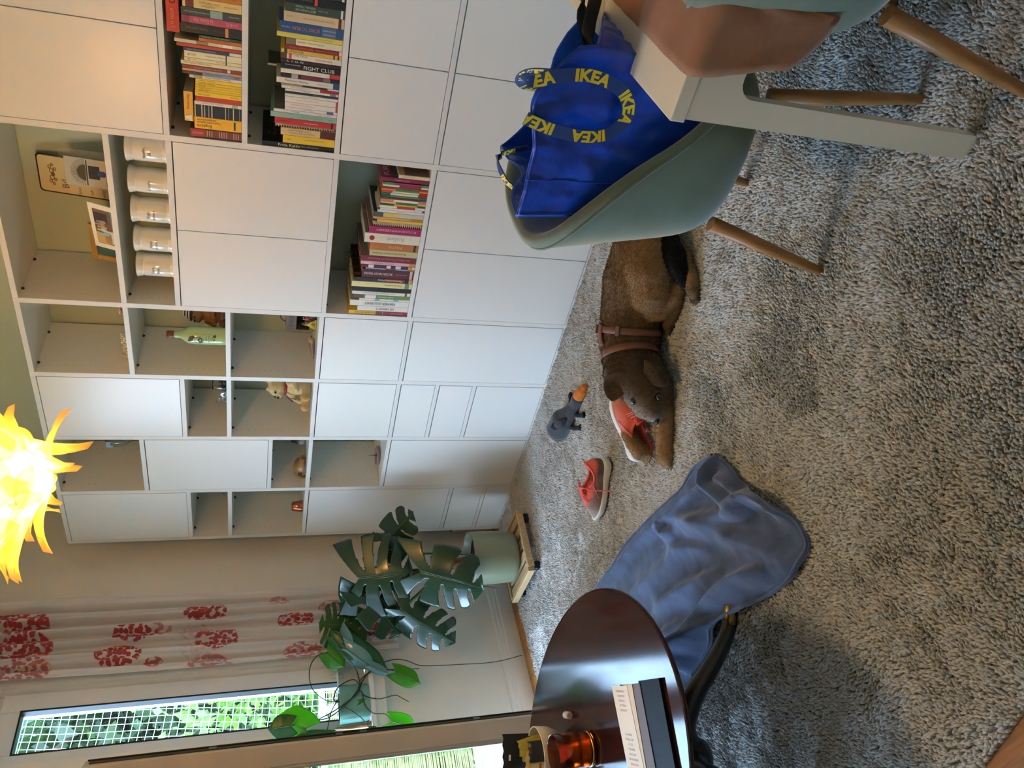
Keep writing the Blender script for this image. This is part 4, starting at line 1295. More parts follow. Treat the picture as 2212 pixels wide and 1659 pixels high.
# enamel plaque with rounded corners
def rrect(w_, h_, r_, n=6):
    out = []
    for cx, cz, a0 in ((w_ / 2 - r_, r_, -90), (w_ / 2 - r_, h_ - r_, 0), (-w_ / 2 + r_, h_ - r_, 90), (-w_ / 2 + r_, r_, 180)):
        for k in range(n + 1):
            q = R(a0 + 90 * k / n)
            out.append((cx + r_ * math.cos(q), cz + r_ * math.sin(q)))
    return out
XZ = Matrix(((1, 0, 0, 0), (0, 0, 1, 0), (0, 1, 0, 0), (0, 0, 0, 1)))   # xy -> xz, thickness along +y
def plate(w_, h_, t_, y=0.0, r_=0.0, cx=0.0, z=0.0):
    m4 = Matrix.Translation((cx, y, z)) @ XZ
    if r_:
        return MB().prism(rrect(w_, h_, r_), t_, m4)
    return MB().prism([(-w_ / 2, 0), (w_ / 2, 0), (w_ / 2, h_), (-w_ / 2, h_)], t_, m4)
t = leaning('enamel_plaque', 'cream plaque with dark brown edge and script leaning on the sage wall', 'plaque', 1.872, 2.03, .3, .285, R(9), R(2))
plate(.162, .315, .004, 0, .016).build('border', flat(64, 34, 24), t)
plate(.150, .303, .001, -.001, .014, 0, .006).build('face', flat(226, 206, 154, .3), t)
mb = MB()
for sx in (-1, 1):
    for cx, cz, r_ in ((.014, .262, .010), (.030, .268, .007), (.040, .258, .005), (.022, .250, .006)):
        mb.tube([(sx * cx + r_ * math.cos(q), -.0018, cz + r_ * .7 * math.sin(q)) for q in [R(30 * i) for i in range(12)]], .0014, 5, closed=True)
mb.ball((0, -.0018, .258), (.011, .0015, .007), 10, 6)
mb.build('painted_ornament', flat(122, 84, 50), t)
mb = MB()
lettering(mb, 'Bd.', (-.03, -.0019, .218), (1, 0, .12), (-.1, 0, 1), None, .026)
for i, wd in enumerate(('brot', 'salz', 'wein')):
    lettering(mb, wd, (-.055, -.0019, .165 - i * .045), (1, 0, 0), (0, 0, 1), None, .012)
mb.build('script_lettering', flat(120, 76, 40), t)
# clear stand with a photo print
t = leaning('photo_stand', 'clear acrylic photo stand with a print of a striped round window', 'photo', 1.985, 2.11, .2, .19, R(8), R(6))
plate(.150, .205, .0025, .002).build('acrylic_sheet', window_glass('acrylic', (.97, .97, .95)), t)
MB().box(-.075, .075, -.05, .03, .0004, .003).build('acrylic_foot', window_glass('acrylic', (.97, .97, .95)), t)
plate(.112, .172, .0008, .0005, 0, -.012, .014).build('print', flat(190, 186, 172), t)
mb = MB()
for k in range(22):
    q = R(8 + 164 * k / 21)
    c0, c1 = .030, .056
    mb.tube([(-.012 + c0 * math.cos(q), .0002, .110 + c0 * math.sin(q)), (-.012 + c1 * math.cos(q), .0002, .110 + c1 * math.sin(q))], .0008, 4)
mb.build('printed_rays', flat(110, 108, 100), t)
MB().prism([(.032 * math.cos(R(i * 18)) , .032 * math.sin(R(i * 18)) + .112) for i in range(11)], .0006, Matrix.Translation((-.012, -.0003, 0)) @ XZ).build('printed_dome', flat(88, 76, 50), t)
plate(.100, .004, .0006, -.0004, 0, -.012, .106).build('printed_beam', flat(50, 48, 46), t)
plate(.052, .040, .0006, -.0004, 0, -.008, .062).build('printed_shadow', flat(52, 52, 60), t)
plate(.024, .030, .0006, -.0008, .008, -.010, .040).build('printed_figure', flat(60, 84, 150), t)
plate(.090, .024, .0006, -.0004, 0, -.012, .016).build('printed_ground', flat(140, 128, 120), t)
# white-mount holiday print
t = leaning('photo_print', 'white bordered photo print of people on a boat leaning at the shelf edge', 'photo', 1.745, 1.985, .1, .075, R(16), R(-14))
plate(.235, .115, .004, 0, 0, 0, -.018).build('mount', flat(232, 222, 190), t)
plate(.185, .088, .0008, -.0006, 0, 0, -.006).build('print', flat(120, 84, 56), t)
for nm, w_, h_, cx, z, c in (('printed_hull', .185, .022, 0, -.005, (96, 140, 150)), ('printed_sky', .06, .055, -.06, .026, (206, 160, 84)), ('printed_shore', .07, .035, -.05, .016, (214, 196, 160)), ('printed_shade', .05, .05, .05, .031, (70, 48, 40))):
    plate(w_, h_, .0006, -.0011, 0, cx, z).build(nm, flat(*c), t)
for cx, z, c in ((-.035, .045, (130, 190, 200)), (-.015, .052, (200, 196, 170)), (.0, .05, (206, 150, 80)), (.015, .056, (150, 150, 130)), (.03, .05, (170, 130, 110))):
    mb = MB()
    mb.ball((cx, -.0016, z), (.009, .0006, .014), 10, 6)
    mb.ball((cx, -.0016, z + .018), (.006, .0006, .006), 8, 6)
    mb.build('printed_person', flat(*c), t)
# wooden frame with blue picture behind it
t = leaning('picture_frame', 'raw wooden frame with plain blue picture behind the white bordered print', 'picture', 1.635, 1.815, .1, .18, R(12), R(-8))
mb = MB()
for x0, x1, z0, z1 in ((-.09, .09, .108, .130), (-.09, .09, 0, .022), (-.09, -.066, .022, .108), (.066, .09, .022, .108)):
    mb.box(x0, x1, -.006, .008, z0, z1, .002)
mb.build('frame', wood('raw_pine', rgb(176, 136, 74), rgb(206, 168, 104), 8, (1, 10, 10)), t)
plate(.136, .09, .002, 0, 0, 0, .02).build('picture', M('sea_blue_picture', rgb(56, 104, 120), 0.3, col2=rgb(92, 140, 150), vscale=12), t)

# ------------------------------------------------------------------ column four: coral, bottle, figurine, crate
def lump(mb, c, r_, n=7, sp=.6):
    for k in range(n):
        d = Vector((random.uniform(-1, 1), random.uniform(-1, 1), random.uniform(-.3, 1))).normalized()
        mb.ball(Vector(c) + d * r_ * sp, r_ * random.uniform(.35, .6), 8, 6)
m_coral = M('white_coral', rgb(222, 210, 184), 0.85, var=.1, vscale=60, bump=.4, bscale=160)
t = thing('coral_branch', 'knobbly white coral branch lying on the upper bay shelf', 'coral', (1.252, .10, 1.963))
for k in range(11):
    mb = MB()
    bx = -.062 + k * .0125
    h_ = .018 + .022 * abs(math.sin(k * 1.7))
    mb.tube(smooth_curve([(bx, 0, .006), (bx + random.uniform(-.01, .01), random.uniform(-.012, .012), h_ * .6), (bx + random.uniform(-.014, .014), random.uniform(-.015, .015), h_)], 3), [.008, .0075, .007, .0065, .006, .005, .004], 7)
    lump(mb, (bx, 0, h_ * .8), .009, 4)
    mb.build('coral_arm', m_coral, t)
MB().box(-.07, .066, -.008, .008, .0005, .012, .004).build('coral_base', m_coral, t)
t = thing('paper_flower', 'small pink and cream paper flower in the upper bay corner', 'ornament', (1.438, .13, 1.963))
mb = MB()
for k in range(5):
    q = R(72 * k)
    mb.ball((.010 * math.cos(q), .010 * math.sin(q), .034), (.009, .009, .005), 8, 6)
mb.build('petals', flat(220, 170, 150), t)
MB().tube(smooth_curve([(0, 0, 0.0005), (.004, 0, .015), (0, 0, .032)], 4), .003, 6).build('stem', flat(140, 110, 60), t)
MB().ball((.012, .004, .006), (.014, .010, .0055), 10, 6).build('base_knot', flat(226, 206, 170), t)

t = thing('liqueur_bottle', 'pale green bottle with dark brown cap and painted face', 'bottle', (1.360, .075, 1.5665))
MB().lathe([(0, .0005), (.036, .0005), (.039, .004), (.040, .02), (.040, .135), (.037, .155), (.028, .172), (.018, .184), (.0145, .196), (.0135, .215), (.015, .217), (.015, .222), (.012, .223), (0, .223)], n=40).build('glass_body', M('pale_green_glaze', rgb(176, 200, 140), 0.14, coat=.6), t)
MB().lathe([(.0165, .216), (.017, .218), (.017, .243), (.015, .246), (0, .246)], n=28).build('cap', flat(120, 56, 32, .35), t)
def wrap(mb, pts2, r_, th=.0007, a0=0.25):
    """outline in (arc length, z) wrapped onto a cylinder, as a thin raised patch"""
    c = [((r_ + th) * math.sin(s / r_ + a0), -(r_ + th) * math.cos(s / r_ + a0), z) for s, z in pts2]
    o = len(mb.v)
    mb.v += c
    mb.f.append(tuple(range(o, o + len(c))))
    mb.sm.append(False)
def oval(cx, cz, a, b, n=16):
    return [(cx + a * math.cos(2 * math.pi * i / n), cz + b * math.sin(2 * math.pi * i / n)) for i in range(n)]
mb = MB()
wrap(mb, [(-.012, .158), (.010, .150), (.016, .132), (.004, .126), (-.010, .138)], .040)
wrap(mb, oval(.006, .050, .013, .005), .040)
wrap(mb, [(.010, .052), (.022, .046), (.018, .040), (.006, .044)], .040)
mb.build('painted_feather', flat(86, 58, 40), t)
mb = MB()
wrap(mb, oval(-.006, .110, .019, .020), .040)
mb.build('painted_leaf', flat(110, 128, 74), t)
mb = MB()
wrap(mb, oval(-.004, .128, .007, .007), .040, .0011)
mb.build('painted_ring', flat(214, 220, 190), t)
mb = MB()
wrap(mb, oval(-.004, .128, .003, .003), .040, .0015)
wrap(mb, oval(-.006, .106, .012, .010), .040, .0011)
mb.build('painted_eye', flat(60, 60, 40), t)
mb = MB()
for i, wd in enumerate(('CREMA', 'ORIGINAL', 'LICOR')):
    vs, fs, w0, h0 = text_geo(wd)
    sc = .0075
    mb.add([(.0407 * math.sin(vx * sc / .04 + .25), -.0407 * math.cos(vx * sc / .04 + .25), .082 - i * .011 + vy * sc) for vx, vy in vs], fs)
mb.build('bottle_lettering', flat(70, 80, 50), t)

BR = rgb(122, 80, 44)
BR2 = rgb(92, 58, 32)
t = thing('carved_figurine', 'brown carved figurine with striped cap behind the green bottle', 'figurine', (1.420, .155, 1.5665))
organic('figure_body', [('e', (0, 0, .055), (.042, .036, .055), None, BR), ('e', (.0, -.004, .125), (.034, .032, .036), None, BR), ('e', (-.010, -.030, .118), (.016, .014, .012), None, BR2),
        ('t', [(-.036, -.010, .085), (-.05, -.03, .06), (-.02, -.045, .05)], [.012, .011, .010], BR), ('t', [(.036, -.010, .085), (.05, -.03, .06), (.02, -.045, .055)], [.012, .011, .010], BR),
        ('e', (-.022, -.034, .016), (.020, .026, .016), None, BR2), ('e', (.024, -.034, .016), (.020, .026, .016), None, BR2)], M('carved_wood', BR, .5, var=.25, vscale=30, attr='col', bump=.3, bscale=90), t, .004, 3, 'col')
mb = MB()
for sx in (-1, 1):
    mb.ball((sx * .012 - .006, -.034, .134), .0045, 8, 6)
mb.build('eyes', flat(24, 18, 14), t)
for k in range(6):
    z = .148 + k * .006
    MB().lathe([(.034 - k * .005, z - .0005), (.0345 - k * .005, z + .003), (.031 - k * .005, z + .0062)], (0, -.002, 0), 20).build('cap_stripe', flat(226, 214, 190) if k % 2 else flat(50, 44, 40), t)
MB().tube(smooth_curve([(-.02, -.05, .09), (-.035, -.052, .05), (-.03, -.056, .015)], 4), .0022, 6).build('string_tuft', flat(206, 176, 120), t)
for k in range(5):
    MB().tube(smooth_curve([(-.028 + k * .003, -.046, .055 - k * .004), (-.05, -.05 - k * .002, .03), (-.058 + k * .004, -.05, .004)], 3), .0018, 5).build('straw', flat(186, 140, 84), t)

t = thing('wooden_crate', 'small dark wooden bottle crate with lettered front', 'crate', (1.425, .17, 1.1775), (0, 0, R(-4)))
m_crate = wood('crate_wood', rgb(74, 50, 32), rgb(104, 74, 48), 8, (1, 10, 10), .6)
MB().box(-.062, .062, -.035, .035, .0005, .008).build('bottom_board', m_crate, t)
MB().box(-.062, .062, .030, .036, .008, .135).build('back_board', m_crate, t)
for sx in (-1, 1):
    MB().box(sx * .062, sx * .056, -.035, .030, .008, .135).build('end_board', m_crate, t)
MB().box(-.056, .056, -.036, -.030, .088, .135).build('front_board', m_crate, t)
MB().box(-.056, .056, -.036, -.030, .008, .030).build('front_board', m_crate, t)
mb = MB()
lettering(mb, 'AUGUST', (0, -.0366, .112), (1, 0, 0), (0, 0, 1), .078, .020)
mb.build('burnt_lettering', flat(34, 22, 14), t)
MB().tube(smooth_curve([(-.04, 0, .135), (-.02, 0, .156), (.02, 0, .156), (.04, 0, .135)], 5), .0025, 6).build('handle', flat(30, 26, 24), t)
for k, c in enumerate(((120, 112, 70), (150, 60, 60), (90, 90, 84))):
    b = MB().lathe([(0, 0), (.013, 0), (.0135, .002), (.0135, .050), (.010, .056), (.006, .060), (.006, .072), (0, .072)], (-.034 + k * .034, -.012, .0085), 18).build('small_bottle', flat(26, 18, 14, .1), t)
    MB().lathe([(.0139, .014), (.0139, .042)], (-.034 + k * .034, -.012, .0085), 18).build('bottle_label', flat(*c), b)
t = thing('paper_triangle', 'small green and yellow folded paper triangle by the crate', 'ornament', (1.415, .112, 1.1775), (0, 0, R(20)))
mb = MB()
mb.add([(-.028, 0, .0005), (.028, 0, .0005), (0, .02, .0005), (0, .006, .045)], [(0, 1, 3), (1, 2, 3), (2, 0, 3), (0, 2, 1)])
mb.build('folded_paper', M('printed_paper', rgb(150, 190, 70), .5, col2=rgb(226, 190, 60), vscale=60), t)
MB().ball((.002, -.002, .016), (.008, .003, .008), 8, 6).build('orange_spot', flat(220, 110, 50), t)
t = thing('wooden_bird', 'tiny brown wooden bird with pale head on the shelf', 'figurine', (1.325, .055, 1.1775), (0, 0, R(8)))
organic('bird_body', [('t', [(.045, 0, .020), (.02, 0, .017), (-.02, 0, .012), (-.055, 0, .008)], [.014, .013, .009, .004], rgb(104, 72, 44)), ('e', (.047, 0, .022), (.015, .013, .014), None, rgb(196, 160, 104))], M('bird_wood', rgb(104, 72, 44), .5, attr='col'), t, .003, 2, 'col')
MB().tube([(.06, 0, .022), (.072, 0, .020)], [.004, .001], 6).build('beak', flat(60, 44, 30), t)

# ------------------------------------------------------------------ column three: glass jar and teddy bear
m_clear = M('clear_glass', (0.95, 0.97, 0.97), 0.02, trans=1.0, ior=1.45)
t = thing('glass_jar', 'small clear glass jar with trinkets on the small open shelf', 'jar', (1.000, .16, 1.566))
MB().lathe([(0, .0005), (.034, .0005), (.038, .006), (.038, .050), (.030, .060), (.030, .070), (.028, .070), (.028, .060), (.036, .049), (.036, .008), (0, .004)], n=28).build('glass', m_clear, t)
for k, (c, p) in enumerate((((222, 216, 180), (.012, .0, .014)), ((60, 56, 60), (-.012, -.008, .016)), ((150, 90, 60), (0, .014, .030)), ((226, 226, 220), (-.006, .002, .034)), ((90, 84, 90), (.014, -.012, .032)))):
    MB().ball(p, .011, 10, 8).build('pebble', flat(*c), t)
t = thing('wine_decanter_stopper', 'dark little pointed figure beside the clear glass jar', 'figurine', (1.062, .2, 1.566))
MB().lathe([(0, .0005), (.018, .0005), (.020, .006), (.012, .02), (.015, .045), (.018, .07), (.010, .09), (0, .105)], n=20).build('figure_body', flat(92, 70, 52, .4), t)
MB().lathe([(.0185, .066), (.020, .07), (.0185, .074)], n=20).build('collar', flat(210, 196, 150), t)
t = thing('glass_animal', 'clear crystal animal in front of the glass jar', 'figurine', (.955, .11, 1.566))
organic('crystal_body', [('e', (0, 0, .022), (.026, .014, .014), None, (1, 1, 1)), ('e', (-.022, 0, .040), (.013, .010, .012), None, (1, 1, 1)), ('t', [(-.014, .007, .02), (-.016, .008, .004)], [.006, .005], (1, 1, 1)), ('t', [(-.014, -.007, .02), (-.016, -.008, .004)], [.006, .005], (1, 1, 1)), ('t', [(.016, .007, .02), (.018, .008, .004)], [.006, .005], (1, 1, 1)), ('t', [(.016, -.007, .02), (.018, -.008, .004)], [.006, .005], (1, 1, 1)), ('t', [(-.026, 0, .05), (-.028, .006, .058)], [.004, .003], (1, 1, 1))], m_clear, t, .003, 2)

TB = rgb(206, 178, 124)
TB2 = rgb(190, 146, 84)
t = thing('teddy_bear', 'sitting beige teddy bear with red ribbon', 'soft toy', (1.020, .13, 1.179), (0, 0, R(-14)))
organic('bear_body', [('e', (0, 0, .072), (.050, .042, .062), None, TB), ('e', (-.004, -.008, .160), (.046, .042, .044), None, TB), ('e', (-.008, -.044, .150), (.020, .020, .016), None, TB),
        ('e', (-.036, .004, .198), (.016, .009, .016), None, TB), ('e', (.034, .004, .198), (.016, .009, .016), None, TB),
        ('t', [(-.044, -.008, .105), (-.068, -.025, .075), (-.070, -.045, .050)], [.017, .015, .013], TB), ('t', [(.044, -.008, .105), (.064, -.03, .080), (.05, -.055, .070)], [.017, .015, .013], TB),
        ('t', [(-.028, -.02, .024), (-.052, -.070, .022), (-.058, -.085, .026)], [.024, .020, .022], [TB, TB, TB2]), ('t', [(.028, -.02, .024), (.040, -.075, .024), (.042, -.09, .030)], [.024, .022, .024], [TB, TB, TB2])],
        M('teddy_plush', TB, .95, var=.12, vscale=60, bump=.7, bscale=170, attr='col', sheen=.5), t, .005, 4, 'col')
mb = MB()
for sx in (-1, 1):
    mb.ball((sx * .018 - .005, -.048, .168), .0055, 10, 8)
mb.build('eyes', flat(20, 16, 14, .15), t)
MB().ball((-.009, -.064, .155), (.008, .006, .006), 10, 8).build('nose', flat(28, 20, 18, .3), t)
m_rib = flat(150, 40, 36, .5)
MB().tube([(.038 * math.cos(R(15 * i)), -.003 + .036 * math.sin(R(15 * i)), .121) for i in range(24)], .006, 6, closed=True, flatten=1.0).build('ribbon', m_rib, t)
for e in ((-.045, -.062, .085), (-.03, -.058, .07)):
    MB().tube(smooth_curve([(-.012, -.040, .121), ((e[0] - .012) / 2, -.054, .106), e], 4), [.006, .005, .005, .006, .006, .006, .007, .008, .008], 6, flatten=.3).build('ribbon_tail', m_rib, t)

# ------------------------------------------------------------------ column two: wine glass, animal dish, tray with tower
t = thing('wine_glass', 'large clear wine glass with small printed tag', 'glass', (.590, .19, 1.9575))
MB().lathe([(0, .0005), (.034, .0005), (.034, .002), (.006, .006), (.0045, .012), (.004, .060), (.006, .068), (.022, .080), (.040, .105), (.045, .130), (.040, .160), (.034, .182), (.0332, .182), (.039, .160), (.0437, .130), (.0388, .106), (.020, .082), (0, .074)], n=36).build('glass', m_clear, t)
MB().tube([(0, 0, .066), (0, 0, .069)], .008, 12).build('stem_ring', flat(90, 84, 70, .3), t)
mb = MB()
mb.box(-.026, .014, -.040, -.0385, .150, .180, .0005)
mb.build('tag', flat(150, 172, 186), t)
mb = MB()
lettering(mb, 'o i', (-.014, -.0408, .158), (1, 0, 0), (0, 0, 1), None, .008)
mb.build('tag_lettering', flat(24, 26, 30), t)

t = thing('animal_dish', 'brown ceramic dish shaped like a sleeping animal', 'dish', (.470, .10, 1.1775))
DB = rgb(150, 112, 66)
mb = MB()
for i, (a, b, c_) in enumerate(((.062, .045, .052),)):
    mb.lathe([(.066, .006), (.064, .022), (.056, .040), (.040, .054), (.020, .061), (0, .063)], n=28, sy=.7)
mb.build('shell_back', M('brown_glaze', DB, .35, var=.2, vscale=30), t)
MB().lathe([(0, .0005), (.056, .0005), (.060, .006), (.05, .010), (0, .010)], n=28, sy=.7).build('base', flat(150, 146, 140), t)
organic('head', [('e', (.066, -.006, .018), (.022, .020, .017), None, DB), ('e', (.078, -.020, .014), (.012, .012, .010), None, rgb(110, 74, 40))], M('brown_glaze2', DB, .35, attr='col'), t, .003, 2, 'col')
organic('foot', [('e', (-.066, -.010, .010), (.020, .014, .010), None, DB)], M('brown_glaze2', DB, .35, attr='col'), t, .003, 2, 'col')
mb = MB()
mb.tube([(-.020, -.047, .036), (-.004, -.048, .036), (-.004, -.046, .020), (-.020, -.045, .020)], .0035, 6, closed=True)
mb.build('painted_mark', flat(60, 34, 20), t)
t = thing('toy_penguin', 'black and white toy lying at the back of the bay', 'soft toy', (.548, .22, 1.1775), (0, 0, R(10)))
organic('penguin_body', [('t', [(0, 0, .062), (0, 0, .040), (0, -.004, .020)], [.016, .024, .020], [rgb(34, 34, 38), rgb(34, 34, 38), rgb(216, 206, 186)]), ('e', (.0, -.014, .022), (.018, .016, .020), None, rgb(222, 212, 192))], M('plush_bw', rgb(40, 40, 42), .9, attr='col'), t, .004, 3, 'col')
MB().ball((-.005, -.022, .058), (.006, .006, .004), 8, 6).build('beak', flat(170, 90, 90), t)
t = thing('souvenir_tray', 'pale pink glass tray with a tiny dark tower', 'ornament', (.520, .13, .7845))
MB().lathe([(0, .0005), (.046, .0005), (.052, .004), (.054, .018), (.052, .019), (.049, .006), (0, .004)], n=28).build('tray', M('pink_glass', rgb(226, 190, 180), .1, trans=.6), t)
mb = MB()
mb.tube([(0, 0, .004), (0, 0, .016), (0, 0, .030), (0, 0, .062)], [.010, .006, .003, .0006], 4)
mb.box(-.007, .007, -.007, .007, .016, .019)
mb.build('tower', flat(86, 78, 66, .4), t)
t = thing('shell_cluster', 'cluster of white shells at the back of the low bay', 'ornament', (.690, .25, .7845))
for k in range(6):
    mb = MB()
    mb.tube(smooth_curve([(-.04 + k * .016, random.uniform(-.01, .01), .001), (-.04 + k * .016, 0, .025), (-.036 + k * .014, -.008, .04 + .012 * (k % 2))], 3), [.007, .008, .008, .007, .006, .004, .002], 8)
    mb.build('shell', flat(222, 214, 198, .4), t)

# ------------------------------------------------------------------ column one: glass figure and copper cups
t = thing('glass_figure', 'small smoky glass figure on the small top shelf', 'figurine', (.175, .20, 1.566), (0, 0, R(15)))
organic('smoky_body', [('t', [(0, 0, .008), (0, 0, .034), (.004, 0, .052)], [.016, .014, .010], (1, 1, 1)), ('e', (.002, 0, .060), (.012, .010, .010), None, (1, 1, 1)), ('t', [(-.012, 0, .04), (-.026, -.006, .03)], [.006, .004], (1, 1, 1)), ('t', [(.014, 0, .04), (.028, -.006, .046)], [.006, .004], (1, 1, 1))], M('smoky_glass', (.6, .52, .46), .05, trans=.8), t, .003, 3)
t = thing('copper_cup', 'shiny copper cup standing upside down on the lower shelf', 'cup', (.168, .075, 1.1775))
MB().lathe([(.033, .0005), (.034, .004), (.026, .052), (.022, .058), (0, .059)], n=32).build('cup_body', M('copper', rgb(206, 120, 84), .14, metal=1), t)
MB().lathe([(.0345, .0005), (.0355, .002), (.0345, .0045)], n=32).build('rim', M('copper', rgb(206, 120, 84), .14, metal=1), t)

# ------------------------------------------------------------------ something pink stored in the gap beside the wall unit
t = thing('pink_basket', 'pale pink wire storage basket in the gap beside the wall unit', 'basket', (-.068, .11, 0.0))
m_pink = M('pink_plastic', rgb(214, 170, 160), .4, trans=.25)
mb = MB()
mb.lathe([(.048, .02), (.056, .03), (.060, .27), (.064, .275), (.060, .28), (.055, .27), (.050, .032), (0, .022)], n=20)
mb.build('basket_body', m_pink, t)
for k in range(4):
    MB().lathe([(.059 + k * .0005, .08 + k * .055), (.062 + k * .0005, .083 + k * .055), (.059 + k * .0005, .086 + k * .055)], n=20).build('wire_ring', flat(206, 150, 140, .4), t)
MB().tube([(0, 0, 0.0), (0, 0, .022)], .04, 16).build('foot', flat(200, 160, 150, .4), t)
# ------------------------------------------------------------------ pendant lamp of curled yellow leaves
lamp = thing('pendant_lamp', 'glowing pendant lamp with a ball shade of pointed yellow leaves', 'lamp', LAMP_POS)
m_petal = translucent('lamp_leaf', rgb(226, 192, 92), 0.60, 0.4, rgb(232, 196, 96))
_nt = m_petal.node_tree
_out = [n for n in _nt.nodes if n.type == 'OUTPUT_MATERIAL'][0]
_old = _out.inputs[0].links[0].from_socket
_tp = _nt.nodes.new('ShaderNodeBsdfTransparent')
_tp.inputs[0].default_value = (1.0, .97, .90, 1)
_mx = _nt.nodes.new('ShaderNodeMixShader')
_mx.inputs[0].default_value = .50          # thin film lets part of the light straight through
_nt.links.new(_old, _mx.inputs[1])
_nt.links.new(_tp.outputs[0], _mx.inputs[2])
_nt.links.new(_mx.outputs[0], _out.inputs[0])
pet = MB()
def petal_fn(u, v):
    # u across -1..1, v along 0..1, pointed; curls outwards at the tip
    a = (u - .5) * 2
    wd = .052 * (math.sin(math.pi * min(1, v * .86 + .14)) ** .8) * (1 - .25 * v)
    if v > .72:
        wd *= max(0.03, 1 - ((v - .72) / .28) ** 1.3)
    return Vector((a * wd, -.07 + v * .20, .012 * (1 - a * a) + .075 * v * v * v + .010 * a * v))
pet.grid(petal_fn, 7, 10, thick=-.0009)
proto_me = None
n_p = 56
for k in range(n_p):
    z = 1 - 2 * (k + .5) / n_p
    if z < -.93 or z > .96:
        continue
    q = k * 2.39996
    rr = math.sqrt(1 - z * z)
    nrm = Vector((rr * math.cos(q), rr * math.sin(q), z))
    up = Vector((0, 0, 1)) if abs(z) < .95 else Vector((1, 0, 0))
    tx = up.cross(nrm).normalized()
    ty = nrm.cross(tx).normalized()
    spin = random.uniform(-1.3, 1.3) + (math.pi if k % 5 == 0 else 0)
    a = tx * math.cos(spin) + ty * math.sin(spin)
    b = nrm.cross(a)
    tilt = random.uniform(.02, .16)
    b = (b + nrm * tilt).normalized()
    c = a.cross(b)
    if proto_me is None:
        o = pet.build('petal', m_petal, lamp)
        proto_me = o.data
    else:
        o = link('petal', proto_me, None, lamp)
    R0_ = random.uniform(.128, .150)
    m4 = Matrix((a, b, c)).transposed().to_4x4()
    m4.translation = nrm * R0_
    o.matrix_local = m4
MB().tube([(0, 0, .03), (0, 0, .10)], .018, 14).build('socket', flat(236, 232, 220), lamp)
MB().tube([(0, 0, .10), (0, 0, ZC - LAMP_POS.z)], .003, 8).build('cable', flat(230, 226, 214), lamp)
MB().lathe([(.05, ZC - LAMP_POS.z - .03), (.052, ZC - LAMP_POS.z - .004), (.0, ZC - LAMP_POS.z - .003)], n=24).build('canopy', flat(236, 232, 220), lamp)
MB().ball((0, 0, 0), .045, 20, 14).build('bulb', M('bulb_glow', (1, .9, .7), .3, emit=(1.0, .78, .46), estr=18), lamp)
ld = bpy.data.lights.new('lamp_light', 'POINT')
ld.energy = LAMP_POWER
ld.color = LAMP_COLOR
ld.shadow_soft_size = 0.09
lo = bpy.data.objects.new('lamp_light', ld)
COL.objects.link(lo)
lo.parent = lamp

# ------------------------------------------------------------------ the dog, chewing a shoe
DBR = rgb(108, 86, 60)
DDK = rgb(76, 60, 46)
DTN = rgb(156, 124, 86)
DBK = rgb(24, 21, 20)
DGR = rgb(166, 154, 142)
dog = thing('dog', 'small brown dog with a harness lying on the rug chewing a coral shoe', 'dog')
H = Vector((2.019, -.940, .120))
hr, hu, hv = Vector((.742, .670, .022)), Vector((-.322, .328, .888)), Vector((-.588, .666, -.459))
def hp_(a, b, c):
    return tuple(H + hr * a + hu * b - hv * c)
prims = [
    ('t', [(2.415, -.590, .105), (2.36, -.615, .120), (2.27, -.645, .125), (2.16, -.690, .118), (2.08, -.745, .118), (2.03, -.80, .120)], [.095, .112, .118, .112, .114, .100], [DTN, DBR, DBR, DBR, DBR, DDK]),
    ('t', [(2.04, -.80, .13), (2.03, -.86, .135), tuple(H)], [.095, .085, .072], [DDK, DDK, DDK]),
    # skull, muzzle, jaw
    ('e', hp_(0, 0, 0), (.074, .070, .068), None, DDK),
    ('t', [hp_(-.030, -.010, .016), hp_(-.070, -.028, .024), hp_(-.100, -.042, .022)], [.055, .037, .028], [DBR, DBR, DGR]),
    ('t', [hp_(-.030, .020, -.01), hp_(-.085, -.005, .0), hp_(-.098, -.022, .004)], [.046, .030, .022], [DGR, DGR, DGR]),
    ('e', hp_(.050, .080, -.015), (.062, .056, .055), None, DDK),
    ('e', hp_(-.030, .034, .026), (.026, .022, .020), None, DBR),
    ('e', hp_(-.022, -.048, .030), (.026, .024, .022), None, DBR),
    # thigh and near hind leg
    ('t', [(2.41, -.645, .105), (2.35, -.700, .115), (2.29, -.745, .105), (2.25, -.775, .085)], [.098, .098, .082, .052], [DTN, DTN, DTN, DTN]),
    ('t', [(2.255, -.785, .07), (2.31, -.800, .048), (2.355, -.790, .036)], [.044, .032, .023], [DTN, DTN, DTN]),
    ('t', [(2.355, -.785, .034), (2.29, -.805, .026), (2.225, -.805, .022), (2.195, -.803, .021)], [.022, .021, .022, .024], [DTN, DBR, DDK, DDK]),
    # far hind foot coming out behind the tail
    ('t', [(2.43, -.64, .05), (2.44, -.74, .035), (2.415, -.82, .028), (2.385, -.862, .024)], [.045, .030, .025, .026], [DBR, DTN, DTN, DBR]),
    # tail
    ('t', [(2.485, -.585, .095), (2.466, -.655, .090), (2.444, -.735, .078), (2.414, -.795, .064), (2.385, -.835, .052)], [.040, .042, .038, .028, .010], DBK, 1),
    # near foreleg
    ('t', [(2.05, -.86, .085), (2.035, -.955, .055), (1.96, -1.030, .040), (1.895, -1.085, .034), (1.850, -1.122, .030)], [.062, .046, .034, .032, .034], [DBR, DBR, DTN, DTN, DTN]),
    # far foreleg over the shoe
    ('t', [(1.97, -.86, .085), (1.86, -.845, .075), (1.790, -.880, .080), (1.786, -.945, .092), (1.79, -1.01, .092), (1.795, -1.048, .080)], [.055, .040, .032, .027, .026, .030], [DBR, DBR, DBR, DTN, DTN, DTN]),
]
